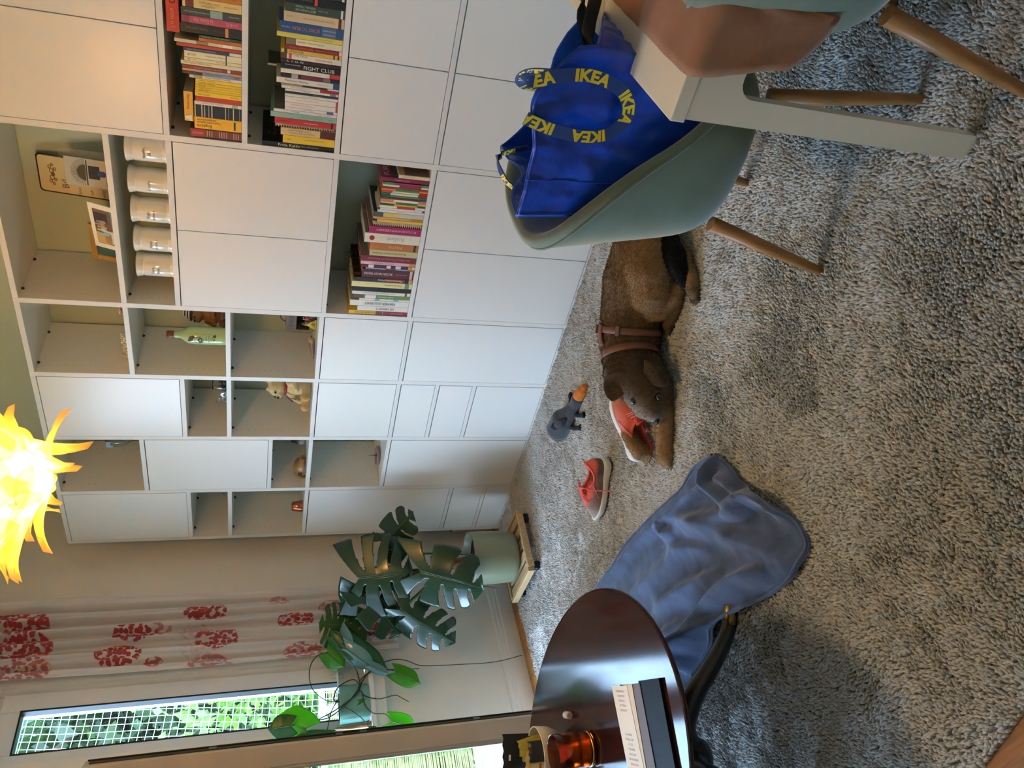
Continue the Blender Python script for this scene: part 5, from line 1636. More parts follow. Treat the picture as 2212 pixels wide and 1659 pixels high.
# toes
for (c, d, s_) in (((1.850, -1.122, .022), (-.030, -.022, 0), .030), ((1.795, -1.048, .072), (-.006, -.034, -.014), .030), ((2.195, -.803, .015), (-.030, .004, 0), .022), ((2.385, -.862, .018), (-.026, -.022, 0), .024)):
    d = Vector(d)
    sd = Vector((-d.y, d.x, 0)).normalized()
    for k in (-1.5, -.5, .5, 1.5):
        e = Vector(c) + d * (1.0 - .12 * abs(k)) + sd * (k * s_ * .42)
        prims.append(('e', tuple(e), (.0125, .0125, .0105), None, DTN if c[2] > .05 or c[0] < 2 else DDK))
m_fur = M('dog_fur', DBR, .85, var=.22, vscale=70, bump=.5, bscale=230, attr='col', sheen=.25, stretch=(1, 1.6, 1), spec=.25)
db = organic('body', prims, m_fur, dog, .0055, 5, 'col')
# short coat: thousands of fine hairs combed from head to tail
_me = db.data
_n = len(_me.vertices)
_co = np.empty(_n * 3); _me.vertices.foreach_get('co', _co); _co = _co.reshape(-1, 3)
_no = np.empty(_n * 3); _me.vertices.foreach_get('normal', _no); _no = _no.reshape(-1, 3)
_ca = np.empty(_n * 4); _me.color_attributes['col'].data.foreach_get('color', _ca); _ca = _ca.reshape(-1, 4)
_rg = np.random.default_rng(11)
_rep = 3
_co, _no, _ca = np.repeat(_co, _rep, 0), np.repeat(_no, _rep, 0), np.repeat(_ca, _rep, 0)
_n *= _rep
_co = _co + _rg.normal(0, .0022, (_n, 3))
_fl = np.array([.75, .45, -.25]) + _rg.normal(0, .28, (_n, 3))
_fl -= _no * (_fl * _no).sum(1)[:, None]
_fl /= np.linalg.norm(_fl, axis=1)[:, None] + 1e-9
_dh = np.linalg.norm(_co - np.array(H), axis=1)
_low = np.clip((_co[:, 2] - .02) / .06, .45, 1)
_len = np.clip(_rg.normal(.0050, .0012, _n), .0025, .008) * _low * np.clip((_dh - .02) / .14, .5, 1)
_keep = np.ones(_n, bool)
for _q in ((-.052, .027, .046), (-.036, -.060, .052), (-.121, -.052, .026)):
    _keep &= np.linalg.norm(_co - np.array(hp_(*_q)), axis=1) > .022
_len = np.where(_keep, _len, .0004)
_tip = _co + (_fl * .93 + _no * .22) * _len[:, None]
_sd = np.cross(_fl, _no)
_sd /= np.linalg.norm(_sd, axis=1)[:, None] + 1e-9
_w = .00055
_V = np.stack([_co - _no * .001 - _sd * _w, _co - _no * .001 + _sd * _w, _co + _no * .0012, _tip], 1).reshape(-1, 3)
_b = (np.arange(_n) * 4)[:, None]
_F = np.concatenate([_b + np.array([[0, 2, 3]]), _b + np.array([[2, 1, 3]]), _b + np.array([[1, 0, 3]])], 0)
_hm = bpy.data.meshes.new('coat')
_hm.vertices.add(len(_V)); _hm.vertices.foreach_set('co', _V.ravel())
_hm.loops.add(_F.size); _hm.loops.foreach_set('vertex_index', _F.ravel().astype(np.int32))
_hm.polygons.add(len(_F)); _hm.polygons.foreach_set('loop_start', (np.arange(len(_F)) * 3).astype(np.int32))
_hm.polygons.foreach_set('use_smooth', np.ones(len(_F), bool))
_hm.update(calc_edges=True)
_cc = _ca[:, :3] * (1 + _rg.normal(.45, .20, (_n, 1)))
_la = _hm.color_attributes.new('col', 'FLOAT_COLOR', 'POINT')
_la.data.foreach_set('color', np.repeat(np.concatenate([np.clip(_cc, .004, 1), np.ones((_n, 1))], 1), 4, 0).ravel())
stuff(link('coat', _hm, M('dog_hair', DBR, .7, attr='col', spec=.2), dog))
# ears
m_ear = M('dog_ear', DDK, .85, var=.25, vscale=60, bump=.5, bscale=200, sheen=.25, spec=.2)
def ear(base, tip, side, wd, curl):
    base, tip, side = Vector(base), Vector(tip), Vector(side).normalized()
    ax = tip - base
    nn = ax.cross(side).normalized()
    def fn(u, v):
        a = (u - .5) * 2
        w_ = wd * (math.sin(math.pi * (.30 + .68 * v)) ** .7 if v < .99 else .1)
        return base + ax * v + side * (a * w_) + nn * (curl * math.sin(math.pi * v) * (1 - .6 * a * a))
    return MB().grid(fn, 9, 10, thick=.005).build('ear', m_ear, dog)
ear(hp_(.050, .070, .048), hp_(-.052, .100, .030), hu, .050, .018)
ear(hp_(.062, -.012, .050), hp_(.010, -.092, .052), hr, .036, .020)
# eyes, nose
for a, b, c in ((-.052, .027, .046), (-.036, -.060, .052)):
    e = MB().ball(hp_(a, b, c), .0125, 14, 10).build('eye', M('dog_eye', (.012, .008, .006), .06, coat=1), dog)
    MB().ball(hp_(a, b, c - .004), (.0150, .0150, .012), 12, 8).build('eyelid', flat(40, 28, 20, .6), dog)
MB().ball(hp_(-.121, -.052, .026), (.016, .015, .012), 14, 10).build('nose', M('dog_nose', (.012, .011, .012), .25, bump=.4, bscale=700), dog)
for k, (a, b) in enumerate(((-.062, -.010), (-.072, -.004), (-.066, .002), (-.078, -.014))):
    MB().tube(smooth_curve([hp_(a, b, .050), hp_(a - .02, b + .022, .052), hp_(a - .034, b + .05, .04)], 3), .0006, 4).build('whisker', flat(220, 214, 206), dog)
# claws
for (c, d, s_) in (((1.850, -1.122, .020), (-.042, -.031, 0), .030), ((1.795, -1.048, .070), (-.007, -.046, -.020), .030), ((2.195, -.803, .013), (-.042, .006, 0), .022), ((2.385, -.862, .016), (-.037, -.031, 0), .024)):
    d = Vector(d)
    sd = Vector((-d.y, d.x, 0)).normalized()
    for k in (-1.5, -.5, .5, 1.5):
        e = Vector(c) + d * (1.0 - .12 * abs(k)) + sd * (k * s_ * .42)
        MB().tube([e - d * .12, e + d * .18 + Vector((0, 0, -.003))], [.0032, .0008], 6).build('claw', flat(206, 190, 160, .35), dog)
# harness: chest band, neck loop, back strap, buckles
m_har = M('harness_leather', rgb(116, 74, 56), .55, bump=.15, bscale=300)
hs = thing('h', 'h', 'h')
hs.name = 'harness'
del hs['label'], hs['category']
hs.parent = dog
def band(c, ax, ra, rb, wd, n=40, nm='strap', a0=0.0, a1=6.2832, th=.0028):
    ax = Vector(ax).normalized()
    e1 = Vector((0, 0, 1)) - ax * ax.z
    e1.normalize()
    e2 = ax.cross(e1)
    def fn(u, v):
        q = a0 + (a1 - a0) * u
        p = Vector(c) + e1 * (ra * math.cos(q)) + e2 * (rb * math.sin(q))
        return p + ax * ((v - .5) * wd)
    return MB().grid(fn, n, 3, thick=-th).build(nm, m_har, hs)
ax_b = Vector((2.16, -.690, 0)) - Vector((2.08, -.745, 0))
band((2.105, -.726, .118), ax_b, .118, .119, .024, nm='chest_strap')
ax_n = Vector((2.08, -.745, 0)) - Vector((2.03, -.83, 0))
band((2.048, -.800, .126), ax_n, .106, .105, .026, nm='neck_strap')
MB().tube(smooth_curve([(2.118, -.716, .237), (2.09, -.74, .240), (2.065, -.775, .236)], 4), .016, 8, flatten=.25, up=(0, 0, 1)).build('back_strap', m_har, hs)
for q, nm in ((-.35, 'buckle'), (.75, 'slider')):
    e1 = Vector((0, 0, 1))
    e2 = ax_b.normalized().cross(e1)
    p = Vector((2.105, -.726, .118)) + e1 * (.123 * math.cos(q)) + e2 * (.123 * math.sin(q))
    m4 = Matrix((ax_b.normalized(), (e2 * math.cos(q) - e1 * math.sin(q)), (e1 * math.cos(q) + e2 * math.sin(q)))).transposed().to_4x4()
    m4.translation = p
    MB().box(-.018, .018, -.024 if nm == 'buckle' else -.008, .024 if nm == 'buckle' else .008, -.004, .005, .003).build(nm, m_har, hs).matrix_local = m4
MB().tube([Vector((2.122, -.706, .245)) + Vector((.0, .012 * math.cos(q), .012 * math.sin(q))) for q in [R(30 * i) for i in range(12)]], .0022, 6, closed=True).build('leash_ring', M('steel', rgb(160, 160, 160), .3, metal=1), hs)

# ------------------------------------------------------------------ running shoes
m_up = M('shoe_upper', rgb(214, 90, 80), .8, var=.10, vscale=130, bump=.35, bscale=420, attr='col')
m_sole = M('shoe_sole', rgb(222, 216, 196), .6, var=.06, vscale=20)
m_sole2 = M('shoe_sole_white', rgb(226, 228, 226), .55)
m_lace = M('coral_lace', rgb(242, 108, 98), .6, bump=.3, bscale=600)
COR = np.array(rgb(238, 112, 98))
TAU = np.array(rgb(150, 122, 108))
GRB = np.array(rgb(112, 86, 76))
GRY = np.array(rgb(168, 152, 138))
def sole_half(x):
    """half widths (left, right) of the sole at x (0 heel .. 1 toe)"""
    w_ = .034 + .013 * math.sin(max(0, min(1, (x - .30) / .70)) * math.pi) - .003 * math.sin(max(0, min(1, x / .6)) * math.pi)
    if x < .12:
        w_ *= math.sqrt(max(0, 1 - ((.12 - x) / .12) ** 2)) * .96 + .04
    if x > .74:
        w_ *= math.sqrt(max(0, 1 - ((x - .74) / .26) ** 2)) * .97 + .03
    return w_
SL = .285
def make_shoe(label, m4, sole_mat, tint, loose):
    t = thing('running_shoe', label, 'shoe')
    t.matrix_world = m4
    # closed outline, starting at the heel centre
    N = 28
    xs = [0.5 - .5 * math.cos(math.pi * i / N) for i in range(N + 1)]
    outl = [(x, sole_half(x)) for x in xs] + [(x, -sole_half(x)) for x in reversed(xs[1:-1])]
    n = len(outl)
    def ztop(x):
        return .030 + .010 * (1 - x) - .006 * math.sin(math.pi * x)
    def zbot(x):
        return .002 + (.012 * max(0, (x - .78) / .22) ** 1.6) + .006 * max(0, (.1 - x) / .1) ** 2
    mb = MB()
    rows = []
    for f, sc in ((0, .93), (.12, 1.0), (.55, 1.06), (.9, 1.03), (1, .98)):
        rows.append([Vector((x * SL + (.0 if sc <= 1 else (x - .5) * .010), y * sc, zbot(x) + (ztop(x) - zbot(x)) * f)) for x, y in outl])
    vs = [p for r_ in rows for p in r_]
    fs = [(i * n + j, (i + 1) * n + j, (i + 1) * n + (j + 1) % n, i * n + (j + 1) % n) for i in range(len(rows) - 1) for j in range(n)]
    fs += [tuple(range(n)), tuple(reversed(range((len(rows) - 1) * n, len(rows) * n)))]
    mb.add(vs, [tuple(reversed(f)) for f in fs], None, True)
    mb.build('sole', sole_mat, t)
    MB().prism([(x * SL * .97 + .004, y * .9) for x, y in reversed(outl)], .002, Matrix.Translation((0, 0, .0005))).build('outsole', flat(60, 56, 54, .8), t)
    # upper: from the sole edge up to the collar opening
    def rimp(j):
        x, y = outl[j]
        q = math.atan2(y / .045, (.5 - x) * 2)
        rx = .060 * math.cos(q)
        cx = .078
        zx = .108 - .038 * math.sin(q) ** 2 + (-.012 if math.cos(q) < 0 else .004) * abs(math.cos(q))
        return Vector((cx - rx, .031 * math.sin(q), zx))
    rows = []
    M_ = 14
    for k in range(M_ + 1):
        f = k / M_
        row = []
        for j in range(n):
            x, y = outl[j]
            b = Vector((x * SL * .985 + .002, y * .97, ztop(x) - .004))
            e = rimp(j)
            g = f
            p = b.lerp(e, g)
            # bulge: forefoot stays low and round, heel rises steeply
            bul = math.sin(math.pi * f)
            fore = max(0, min(1, (x - .45) / .4))
            p.z += bul * (.018 * fore + .004) - .010 * bul * max(0, 1 - fore) * 0
            sg = 1 if y > 0 else -1
            if abs(y) > 1e-4:
                p.y += sg * bul * .006
            if x < .12:
                p.x -= bul * .006
            row.append(p)
        rows.append(row)
    vs = [p for r_ in rows for p in r_]
    fs = [(i * n + j, i * n + (j + 1) % n, (i + 1) * n + (j + 1) % n, (i + 1) * n + j) for i in range(M_) for j in range(n)]
    # lining: down inside
    for k in range(1, 5):
        row = []
        for j in range(n):
            e = rimp(j)
            c = Vector((.082, 0, e.z))
            q = e.lerp(c, .10 + .05 * k)
            q.z = e.z - k * .017
            row.append(q)
        rows.append(row)
        o = len(vs)
        vs += row
        fs += [(o - n + j, o - n + (j + 1) % n, o + (j + 1) % n, o + j) for j in range(n)]
    fs.append(tuple(len(vs) - n + j for j in range(n)))
    mb = MB()
    mb.add(vs, fs, None, True)
    up = mb.build('upper', m_up, t)
    co = np.array([tuple(v) for v in vs])
    X = co[:, 0] / SL
    cor = np.clip((co[:, 2] - .060 - .05 * np.clip(X - .55, 0, 1)) / .018, 0, 1)
    toe = np.clip((X - .74) / .08, 0, 1)
    thr = np.clip(1 - np.abs(co[:, 1]) / .022, 0, 1) * np.clip((X - .35) / .1, 0, 1) * np.clip((.86 - X) / .1, 0, 1)
    base = TAU[None] * (1 - toe[:, None]) + GRY[None] * toe[:, None]
    heel = np.clip((.26 - X) / .08, 0, 1)
    base = base * (1 - heel[:, None]) + GRB[None] * heel[:, None]
    k = np.maximum(cor * (1 - toe * .8), np.clip(thr * 1.6, 0, 1))[:, None]
    colr = base * (1 - k) + COR[None] * k
    colr = colr * (1 - tint) + COR[None] * tint
    la = up.data.color_attributes.new('col', 'FLOAT_COLOR', 'POINT')
    la.data.foreach_set('color', np.concatenate([colr, np.ones((len(vs), 1))], 1).ravel())
    # padded collar
    MB().tube([rimp(j) + Vector((0, 0, .001)) for j in range(n)], .0055, 8, closed=True).build('collar', flat(232, 104, 94, .8, bump=.2, bscale=300), t)
    # tongue
    def tg(u, v):
        a = (u - .5) * 2
        return Vector((.205 - .085 * v, a * (.016 + .004 * v), .066 + .040 * v + .012 * math.sin(math.pi * v) + (1 - a * a) * .008))
    MB().grid(tg, 7, 8, thick=-.004).build('tongue', flat(226, 88, 78, .8), t)
    # sidewall stripe
    for sg in (-1, 1):
        st2 = []
        for f in range(7):
            q = f / 6
            st2.append((.085 + .075 * q, sg * (.0405 + .004 * q), .088 - .046 * q))
        MB().tube(st2, .0045, 6, flatten=.4).build('side_stripe', flat(236, 112, 100, .7), t)
    # laces
    for k in range(5):
        x = .198 - k * .0165
        z = .076 + k * .0085
        MB().tube(smooth_curve([(x + .004, -.021, z - .004), (x, -.008, z + .010), (x - .004, .008, z + .010), (x - .008, .021, z - .002)], 4), .0036, 6, flatten=.6).build('lace', m_lace, t)
    for pts in loose:
        MB().tube(smooth_curve(pts, 6), .0027, 6).build('loose_lace', m_lace, t)
    return t
yawB = math.atan2(-.107, -.282)
mB = Matrix.Translation((1.485, -.798, .016)) @ Matrix.Rotation(yawB, 4, 'Z')
make_shoe('worn coral running shoe standing on the rug beside the blue blanket', mB, m_sole, 0.0,
          [[(.135, -.004, .112), (.120, .030, .112), (.118, .055, .07), (.112, .075, .012), (.13, .088, .006)],
           [(.135, .004, .112), (.150, .032, .108), (.172, .044, .090), (.186, .030, .085), (.165, .010, .098)],
           [(.135, -.004, .110), (.118, -.030, .112), (.125, -.048, .10)]])
# chewed shoe: lying on its side between the paws, sole turned away
toe_d = Vector((.105, .165, .045)).normalized()
sole_n = Vector((-.58, .56, .12))
sole_n = (sole_n - toe_d * sole_n.dot(toe_d)).normalized()
zl = -sole_n
yl_ = zl.cross(toe_d)
mA = Matrix((toe_d, yl_, zl)).transposed().to_4x4()
mA.translation = Vector((1.700, -1.012, .054))
make_shoe('coral running shoe with white sole clasped between the paws of the dog', mA, m_sole2, 0.55,
          [[(.140, -.004, .112), (.150, -.030, .118), (.175, -.046, .112), (.182, -.032, .118), (.155, -.012, .122), (.15, -.03, .125), (.168, -.058, .124)]])

# ------------------------------------------------------------------ plush duck
m_dk = M('charcoal_plush', rgb(66, 64, 68), .95, var=.10, vscale=90, bump=.5, bscale=300, sheen=.3)
duck = thing('plush_duck', 'charcoal plush duck toy with orange beak lying on the rug', 'soft toy')
organic('duck_body', [('t', [(1.175, -.345, .040), (1.215, -.350, .052), (1.285, -.362, .052), (1.345, -.375, .040), (1.40, -.385, .032), (1.445, -.390, .033)], [.040, .056, .055, .038, .027, .030], (.06, .06, .06))], m_dk, duck, .005, 4)
organic('beak', [('t', [(1.468, -.392, .033), (1.50, -.394, .028), (1.522, -.395, .024)], [.028, .026, .018], (1, .4, .1))], M('orange_plush', rgb(206, 116, 40), .85, bump=.3, bscale=200), duck, .004, 3)
m_dk2 = M('black_plush', rgb(30, 30, 33), .95, bump=.4, bscale=260)
for a, b, c in (((1.36, -.385, .03), (1.385, -.435, .022), (1.425, -.470, .016)), ((1.28, -.40, .03), (1.315, -.448, .02), (1.355, -.482, .014))):
    MB().tube(smooth_curve([a, b, c], 5), [.012] * 5 + [.010] * 3 + [.013, .016, .012], 10, flatten=.6).build('leg', m_dk2, duck)
for e in (((1.375, -.345, .035), (1.385, -.305, .026), (1.375, -.285, .020)),):
    MB().tube(smooth_curve(list(e), 5), [.014] * 6 + [.013, .015, .017, .015, .010], 10, flatten=.5).build('wing', m_dk2, duck)
def wingf(u, v):
    a = (u - .5) * 2
    return Vector((1.25 + .09 * v, -.385 - .020 * v + a * .0, .098 - .035 * v)) + Vector((.0, -.6, -.6)) * (a * .028 * math.sin(math.pi * (.15 + .8 * v)))
MB().grid(wingf, 6, 8, thick=-.005).build('wing', m_dk2, duck)
MB().box(-.001, .001, -.016, .016, 0, .034).build('cloth_tag', flat(222, 218, 208), duck, (1.128, -.315, .030), (R(20), R(-50), R(20)))

# ------------------------------------------------------------------ blue plush blanket, half under the coffee table
m_blk = M('blue_plush', rgb(76, 94, 130), .75, var=.38, vscale=10, bump=.3, bscale=120, sheen=.5, detail=6)
LB = [(2.089, -1.332), (1.957, -1.269), (1.842, -1.258), (1.737, -1.229), (1.56, -1.178), (1.377, -1.132), (1.138, -1.106), (.97, -1.08)]
RB = [(2.089, -1.332), (2.110, -1.40), (2.145, -1.519), (2.211, -1.623), (2.238, -1.715), (2.228, -1.80), (2.124, -1.826), (1.95, -1.787), (1.839, -1.752), (1.744, -1.728), (1.62, -1.742), (1.523, -1.750), (1.43, -1.764), (1.30, -1.79), (1.10, -1.78)]
def along(P):
    sp = [Vector((p[0], p[1], 0)) for p in P]
    sp = smooth_curve(sp, 6)
    L = [0]
    for a, b in zip(sp[:-1], sp[1:]):
        L.append(L[-1] + (b - a).length)
    def f(t):
        s_ = t * L[-1]
        for i in range(len(L) - 1):
            if L[i + 1] >= s_:
                return sp[i].lerp(sp[i + 1], (s_ - L[i]) / max(1e-9, L[i + 1] - L[i]))
        return sp[-1]
    return f
fL, fR = along(LB), along(RB)
FOLDS = [  # polyline, height, half width
    ([(1.717, -1.296), (1.886, -1.453), (2.012, -1.616), (2.118, -1.737), (2.192, -1.824)], .026, .030),
    ([(1.387, -1.463), (1.564, -1.51), (1.713, -1.564), (1.87, -1.629)], .026, .024),
    ([(1.30, -1.69), (1.401, -1.669), (1.559, -1.655), (1.687, -1.66), (1.803, -1.669), (1.93, -1.695), (2.079, -1.765)], .040, .024),
    ([(1.46, -1.72), (1.587, -1.690), (1.707, -1.716), (1.848, -1.762), (1.951, -1.79)], .030, .022),
    ([(1.828, -1.393), (1.952, -1.472), (2.053, -1.553), (2.133, -1.581)], .026, .020),
    ([(1.0, -1.12), (1.205, -1.161), (1.467, -1.216), (1.707, -1.289), (1.888, -1.335), (2.01, -1.389)], .020, .014),
    ([(2.085, -1.345), (2.024, -1.395), (2.052, -1.473), (2.078, -1.529), (2.150, -1.558), (2.215, -1.631), (2.225, -1.70)], .040, .020),
    ([(2.06, -1.40), (2.10, -1.46), (2.13, -1.53)], .034, .018),
    ([(1.70, -1.30), (1.66, -1.32), (1.72, -1.35)], .026, .018),
    ([(1.64, -1.705), (1.541, -1.695), (1.503, -1.715), (1.45, -1.74)], .040, .020),
    ([(1.2, -1.30), (1.45, -1.36), (1.7, -1.42)], .014, .030),
    ([(1.1, -1.50), (1.35, -1.56), (1.55, -1.60)], .024, .028),
    ([(1.62, -1.36), (1.75, -1.45), (1.86, -1.55)], .012, .02),
]
FS = []
for pl, h_, w_ in FOLDS:
    sp = smooth_curve([Vector((p[0], p[1], 0)) for p in pl], 40)
    FS.append((np.array([[p.x, p.y] for p in sp]), h_, w_))
def blanket_h(x, y, edge):
    z = .020
    for sp, h_, w_ in FS:
        d = np.hypot(sp[:, 0] - x, sp[:, 1] - y)
        i = int(d.argmin())
        fade = min(1, i / 30 + .2, (len(sp) - 1 - i) / 30 + .2)
        # one flank steeper than the other
        j = min(i, len(sp) - 2)
        tx_, ty_ = sp[j + 1] - sp[j]
        sd = (x - sp[i, 0]) * ty_ - (y - sp[i, 1]) * tx_
        ww = w_ * (1.6 if sd > 0 else .95)
        z += 1.7 * h_ * fade * math.exp(-(d[i] / ww) ** 2)
    z += .006 * mnoise.noise(Vector((x * 8, y * 8, 2))) + .003 * mnoise.noise(Vector((x * 22, y * 22, 5))) + .002
    return z * (0.62 + .38 * min(1, edge * 9)) + .004 * math.exp(-(edge * 40) ** 2)
def blk(u, v):
    a, b = fL(u), fR(u)
    p = a.lerp(b, v)
    e = min(v, 1 - v) * (b - a).length
    e = min(e, u * 1.2)
    return Vector((p.x, p.y, blanket_h(p.x, p.y, e * 4)))
o = MB().grid(blk, 150, 90, thick=.006)
ob = o.build('blanket', m_blk)
tag(ob, 'blue grey plush blanket crumpled on the rug and half under the coffee table', 'blanket')
hm = MB()
hm.tube([blk(i / 120, .012) + Vector((0, 0, .002)) for i in range(2, 121)], .0045, 6)
hem1 = hm.build('hem', m_blk, ob)
hm = MB()
hm.tube([blk(i / 120, .988) + Vector((0, 0, .002)) for i in range(2, 121)], .0045, 6)
hm.build('hem', m_blk, ob)
# ------------------------------------------------------------------ curtain with printed red seed heads
def curtain_mat():
    m = translucent('sheer_curtain', rgb(240, 236, 234), 0.5, 0.85, rgb(236, 238, 244))
    nt = m.node_tree
    L = nt.links.new
    b = nt.nodes['Principled BSDF']
    tr = [n for n in nt.nodes if n.type == 'BSDF_TRANSLUCENT'][0]
    at = nt.nodes.new('ShaderNodeAttribute')
    at.attribute_name = 'cloth'
    vo = nt.nodes.new('ShaderNodeTexVoronoi')
    vo.inputs['Scale'].default_value = 50
    L(at.outputs['Vector'], vo.inputs['Vector'])
    th = nt.nodes.new('ShaderNodeMath')
    th.operation = 'LESS_THAN'
    th.inputs[1].default_value = 0.60
    L(vo.outputs['Distance'], th.inputs[0])
    acc = None
    for cy, cz, r_, k in CDOTS:
        v = nt.nodes.new('ShaderNodeVectorMath')
        v.operation = 'DISTANCE'
        L(at.outputs['Vector'], v.inputs[0])
        v.inputs[1].default_value = (cy, cz, 0)
        mr = nt.nodes.new('ShaderNodeMapRange')
        mr.inputs[1].default_value = r_
        mr.inputs[2].default_value = r_ * .96
        mr.inputs[3].default_value = 0
        mr.inputs[4].default_value = k
        L(v.outputs['Value'], mr.inputs[0])
        if acc is None:
            acc = mr.outputs[0]
        else:
            mx = nt.nodes.new('ShaderNodeMath')
            mx.operation = 'MAXIMUM'
            L(acc, mx.inputs[0])
            L(mr.outputs[0], mx.inputs[1])
            acc = mx.outputs[0]
    mu = nt.nodes.new('ShaderNodeMath')
    mu.operation = 'MULTIPLY'
    L(acc, mu.inputs[0])
    L(th.outputs[0], mu.inputs[1])
    mx = nt.nodes.new('ShaderNodeMix')
    mx.data_type = 'RGBA'
    L(mu.outputs[0], mx.inputs['Factor'])
    mx.inputs['A'].default_value = (*rgb(242, 238, 236), 1)
    mx.inputs['B'].default_value = (*rgb(206, 78, 84), 1)
    L(mx.outputs['Result'], b.inputs['Base Color'])
    L(mx.outputs['Result'], tr.inputs[0])
    return m
# printed heads: (along the cloth, height, radius, strength); cloth coordinate runs 0..0.8 over the folds
CY0, CY1, CZ0, CZ1 = -0.295, -0.705, 0.69, 2.74
CW = 0.80
CDOTS = []
def ycl(y):
    return (CY0 - y) / (CY0 - CY1) * CW
for y, z, r_, k in ((-.405, 2.50, .105, .95), (-.53, 2.46, .11, .95), (-.665, 2.45, .11, .75), (-.40, 1.66, .085, .95), (-.495, 1.98, .085, .95), (-.48, 1.87, .045, .6), (-.61, 2.04, .085, .95), (-.66, 1.88, .040, .8), (-.565, 1.60, .085, .9), (-.69, 1.62, .085, .6), (-.485, 1.21, .075, .95), (-.665, 1.175, .085, .7), (-.565, .78, .085, .95), (-.42, 1.02, .06, .6), (-.515, 1.70, .07, .25), (-.61, 1.68, .07, .2), (-.36, 1.30, .05, .5), (-.45, .74, .05, .6)):
    CDOTS.append((ycl(y), z, r_ * 1.25, k))
def fold(u):
    return .026 * math.sin(u * CW * 42 + .6) + .012 * math.sin(u * CW * 93 + 2)
def cur(u, v):
    y = CY0 + (CY1 - CY0) * u + .006 * math.sin(v * 5 + u * 9)
    z = CZ1 + (CZ0 - CZ1) * v
    amp = .75 + .25 * math.cos(v * 3)
    return Vector((XL + .058 + fold(u) * amp + .006 * math.sin(v * 7 + u * 14), y, z))
nu, nvv = 110, 60
mb = MB().grid(cur, nu, nvv)
cu = mb.build('curtain', curtain_mat())
la = cu.data.attributes.new('cloth', 'FLOAT_VECTOR', 'POINT')
la.data.foreach_set('vector', np.array([(u / (nu - 1) * CW, CZ1 + (CZ0 - CZ1) * v / (nvv - 1), 0) for u in range(nu) for v in range(nvv)], np.float32).ravel())
sd = cu.modifiers.new('thickness', 'SOLIDIFY')
sd.thickness = .0012
tag(cu, 'sheer white curtain printed with red seed heads beside the window', 'curtain')
rodt = thing('curtain_rod', 'white curtain rod above the window', 'rod', (XL + .06, -.65, 2.745))
MB().tube([(0, -1.5, 0), (0, .5, 0)], .010, 12).build('rod', m_white, rodt)
for y in (-1.4, .4):
    MB().box(-.062, .0, y - .01, y + .01, -.006, .006, .002).build('bracket', m_white, rodt)

# window handle
MB().box(XL - .006, XL + .004, -.80, -.775, .975, 1.045, .004).build('handle_plate', m_frame, sash)
MB().tube([(XL + .004, -.788, 1.01), (XL + .035, -.788, 1.01)], .008, 10).build('handle_neck', m_frame, sash)
MB().tube(smooth_curve([(XL + .033, -.788, 1.01), (XL + .040, -.80, 1.01), (XL + .040, -.90, 1.008)], 5), .009, 10, flatten=.6).build('window_handle', m_frame, sash)

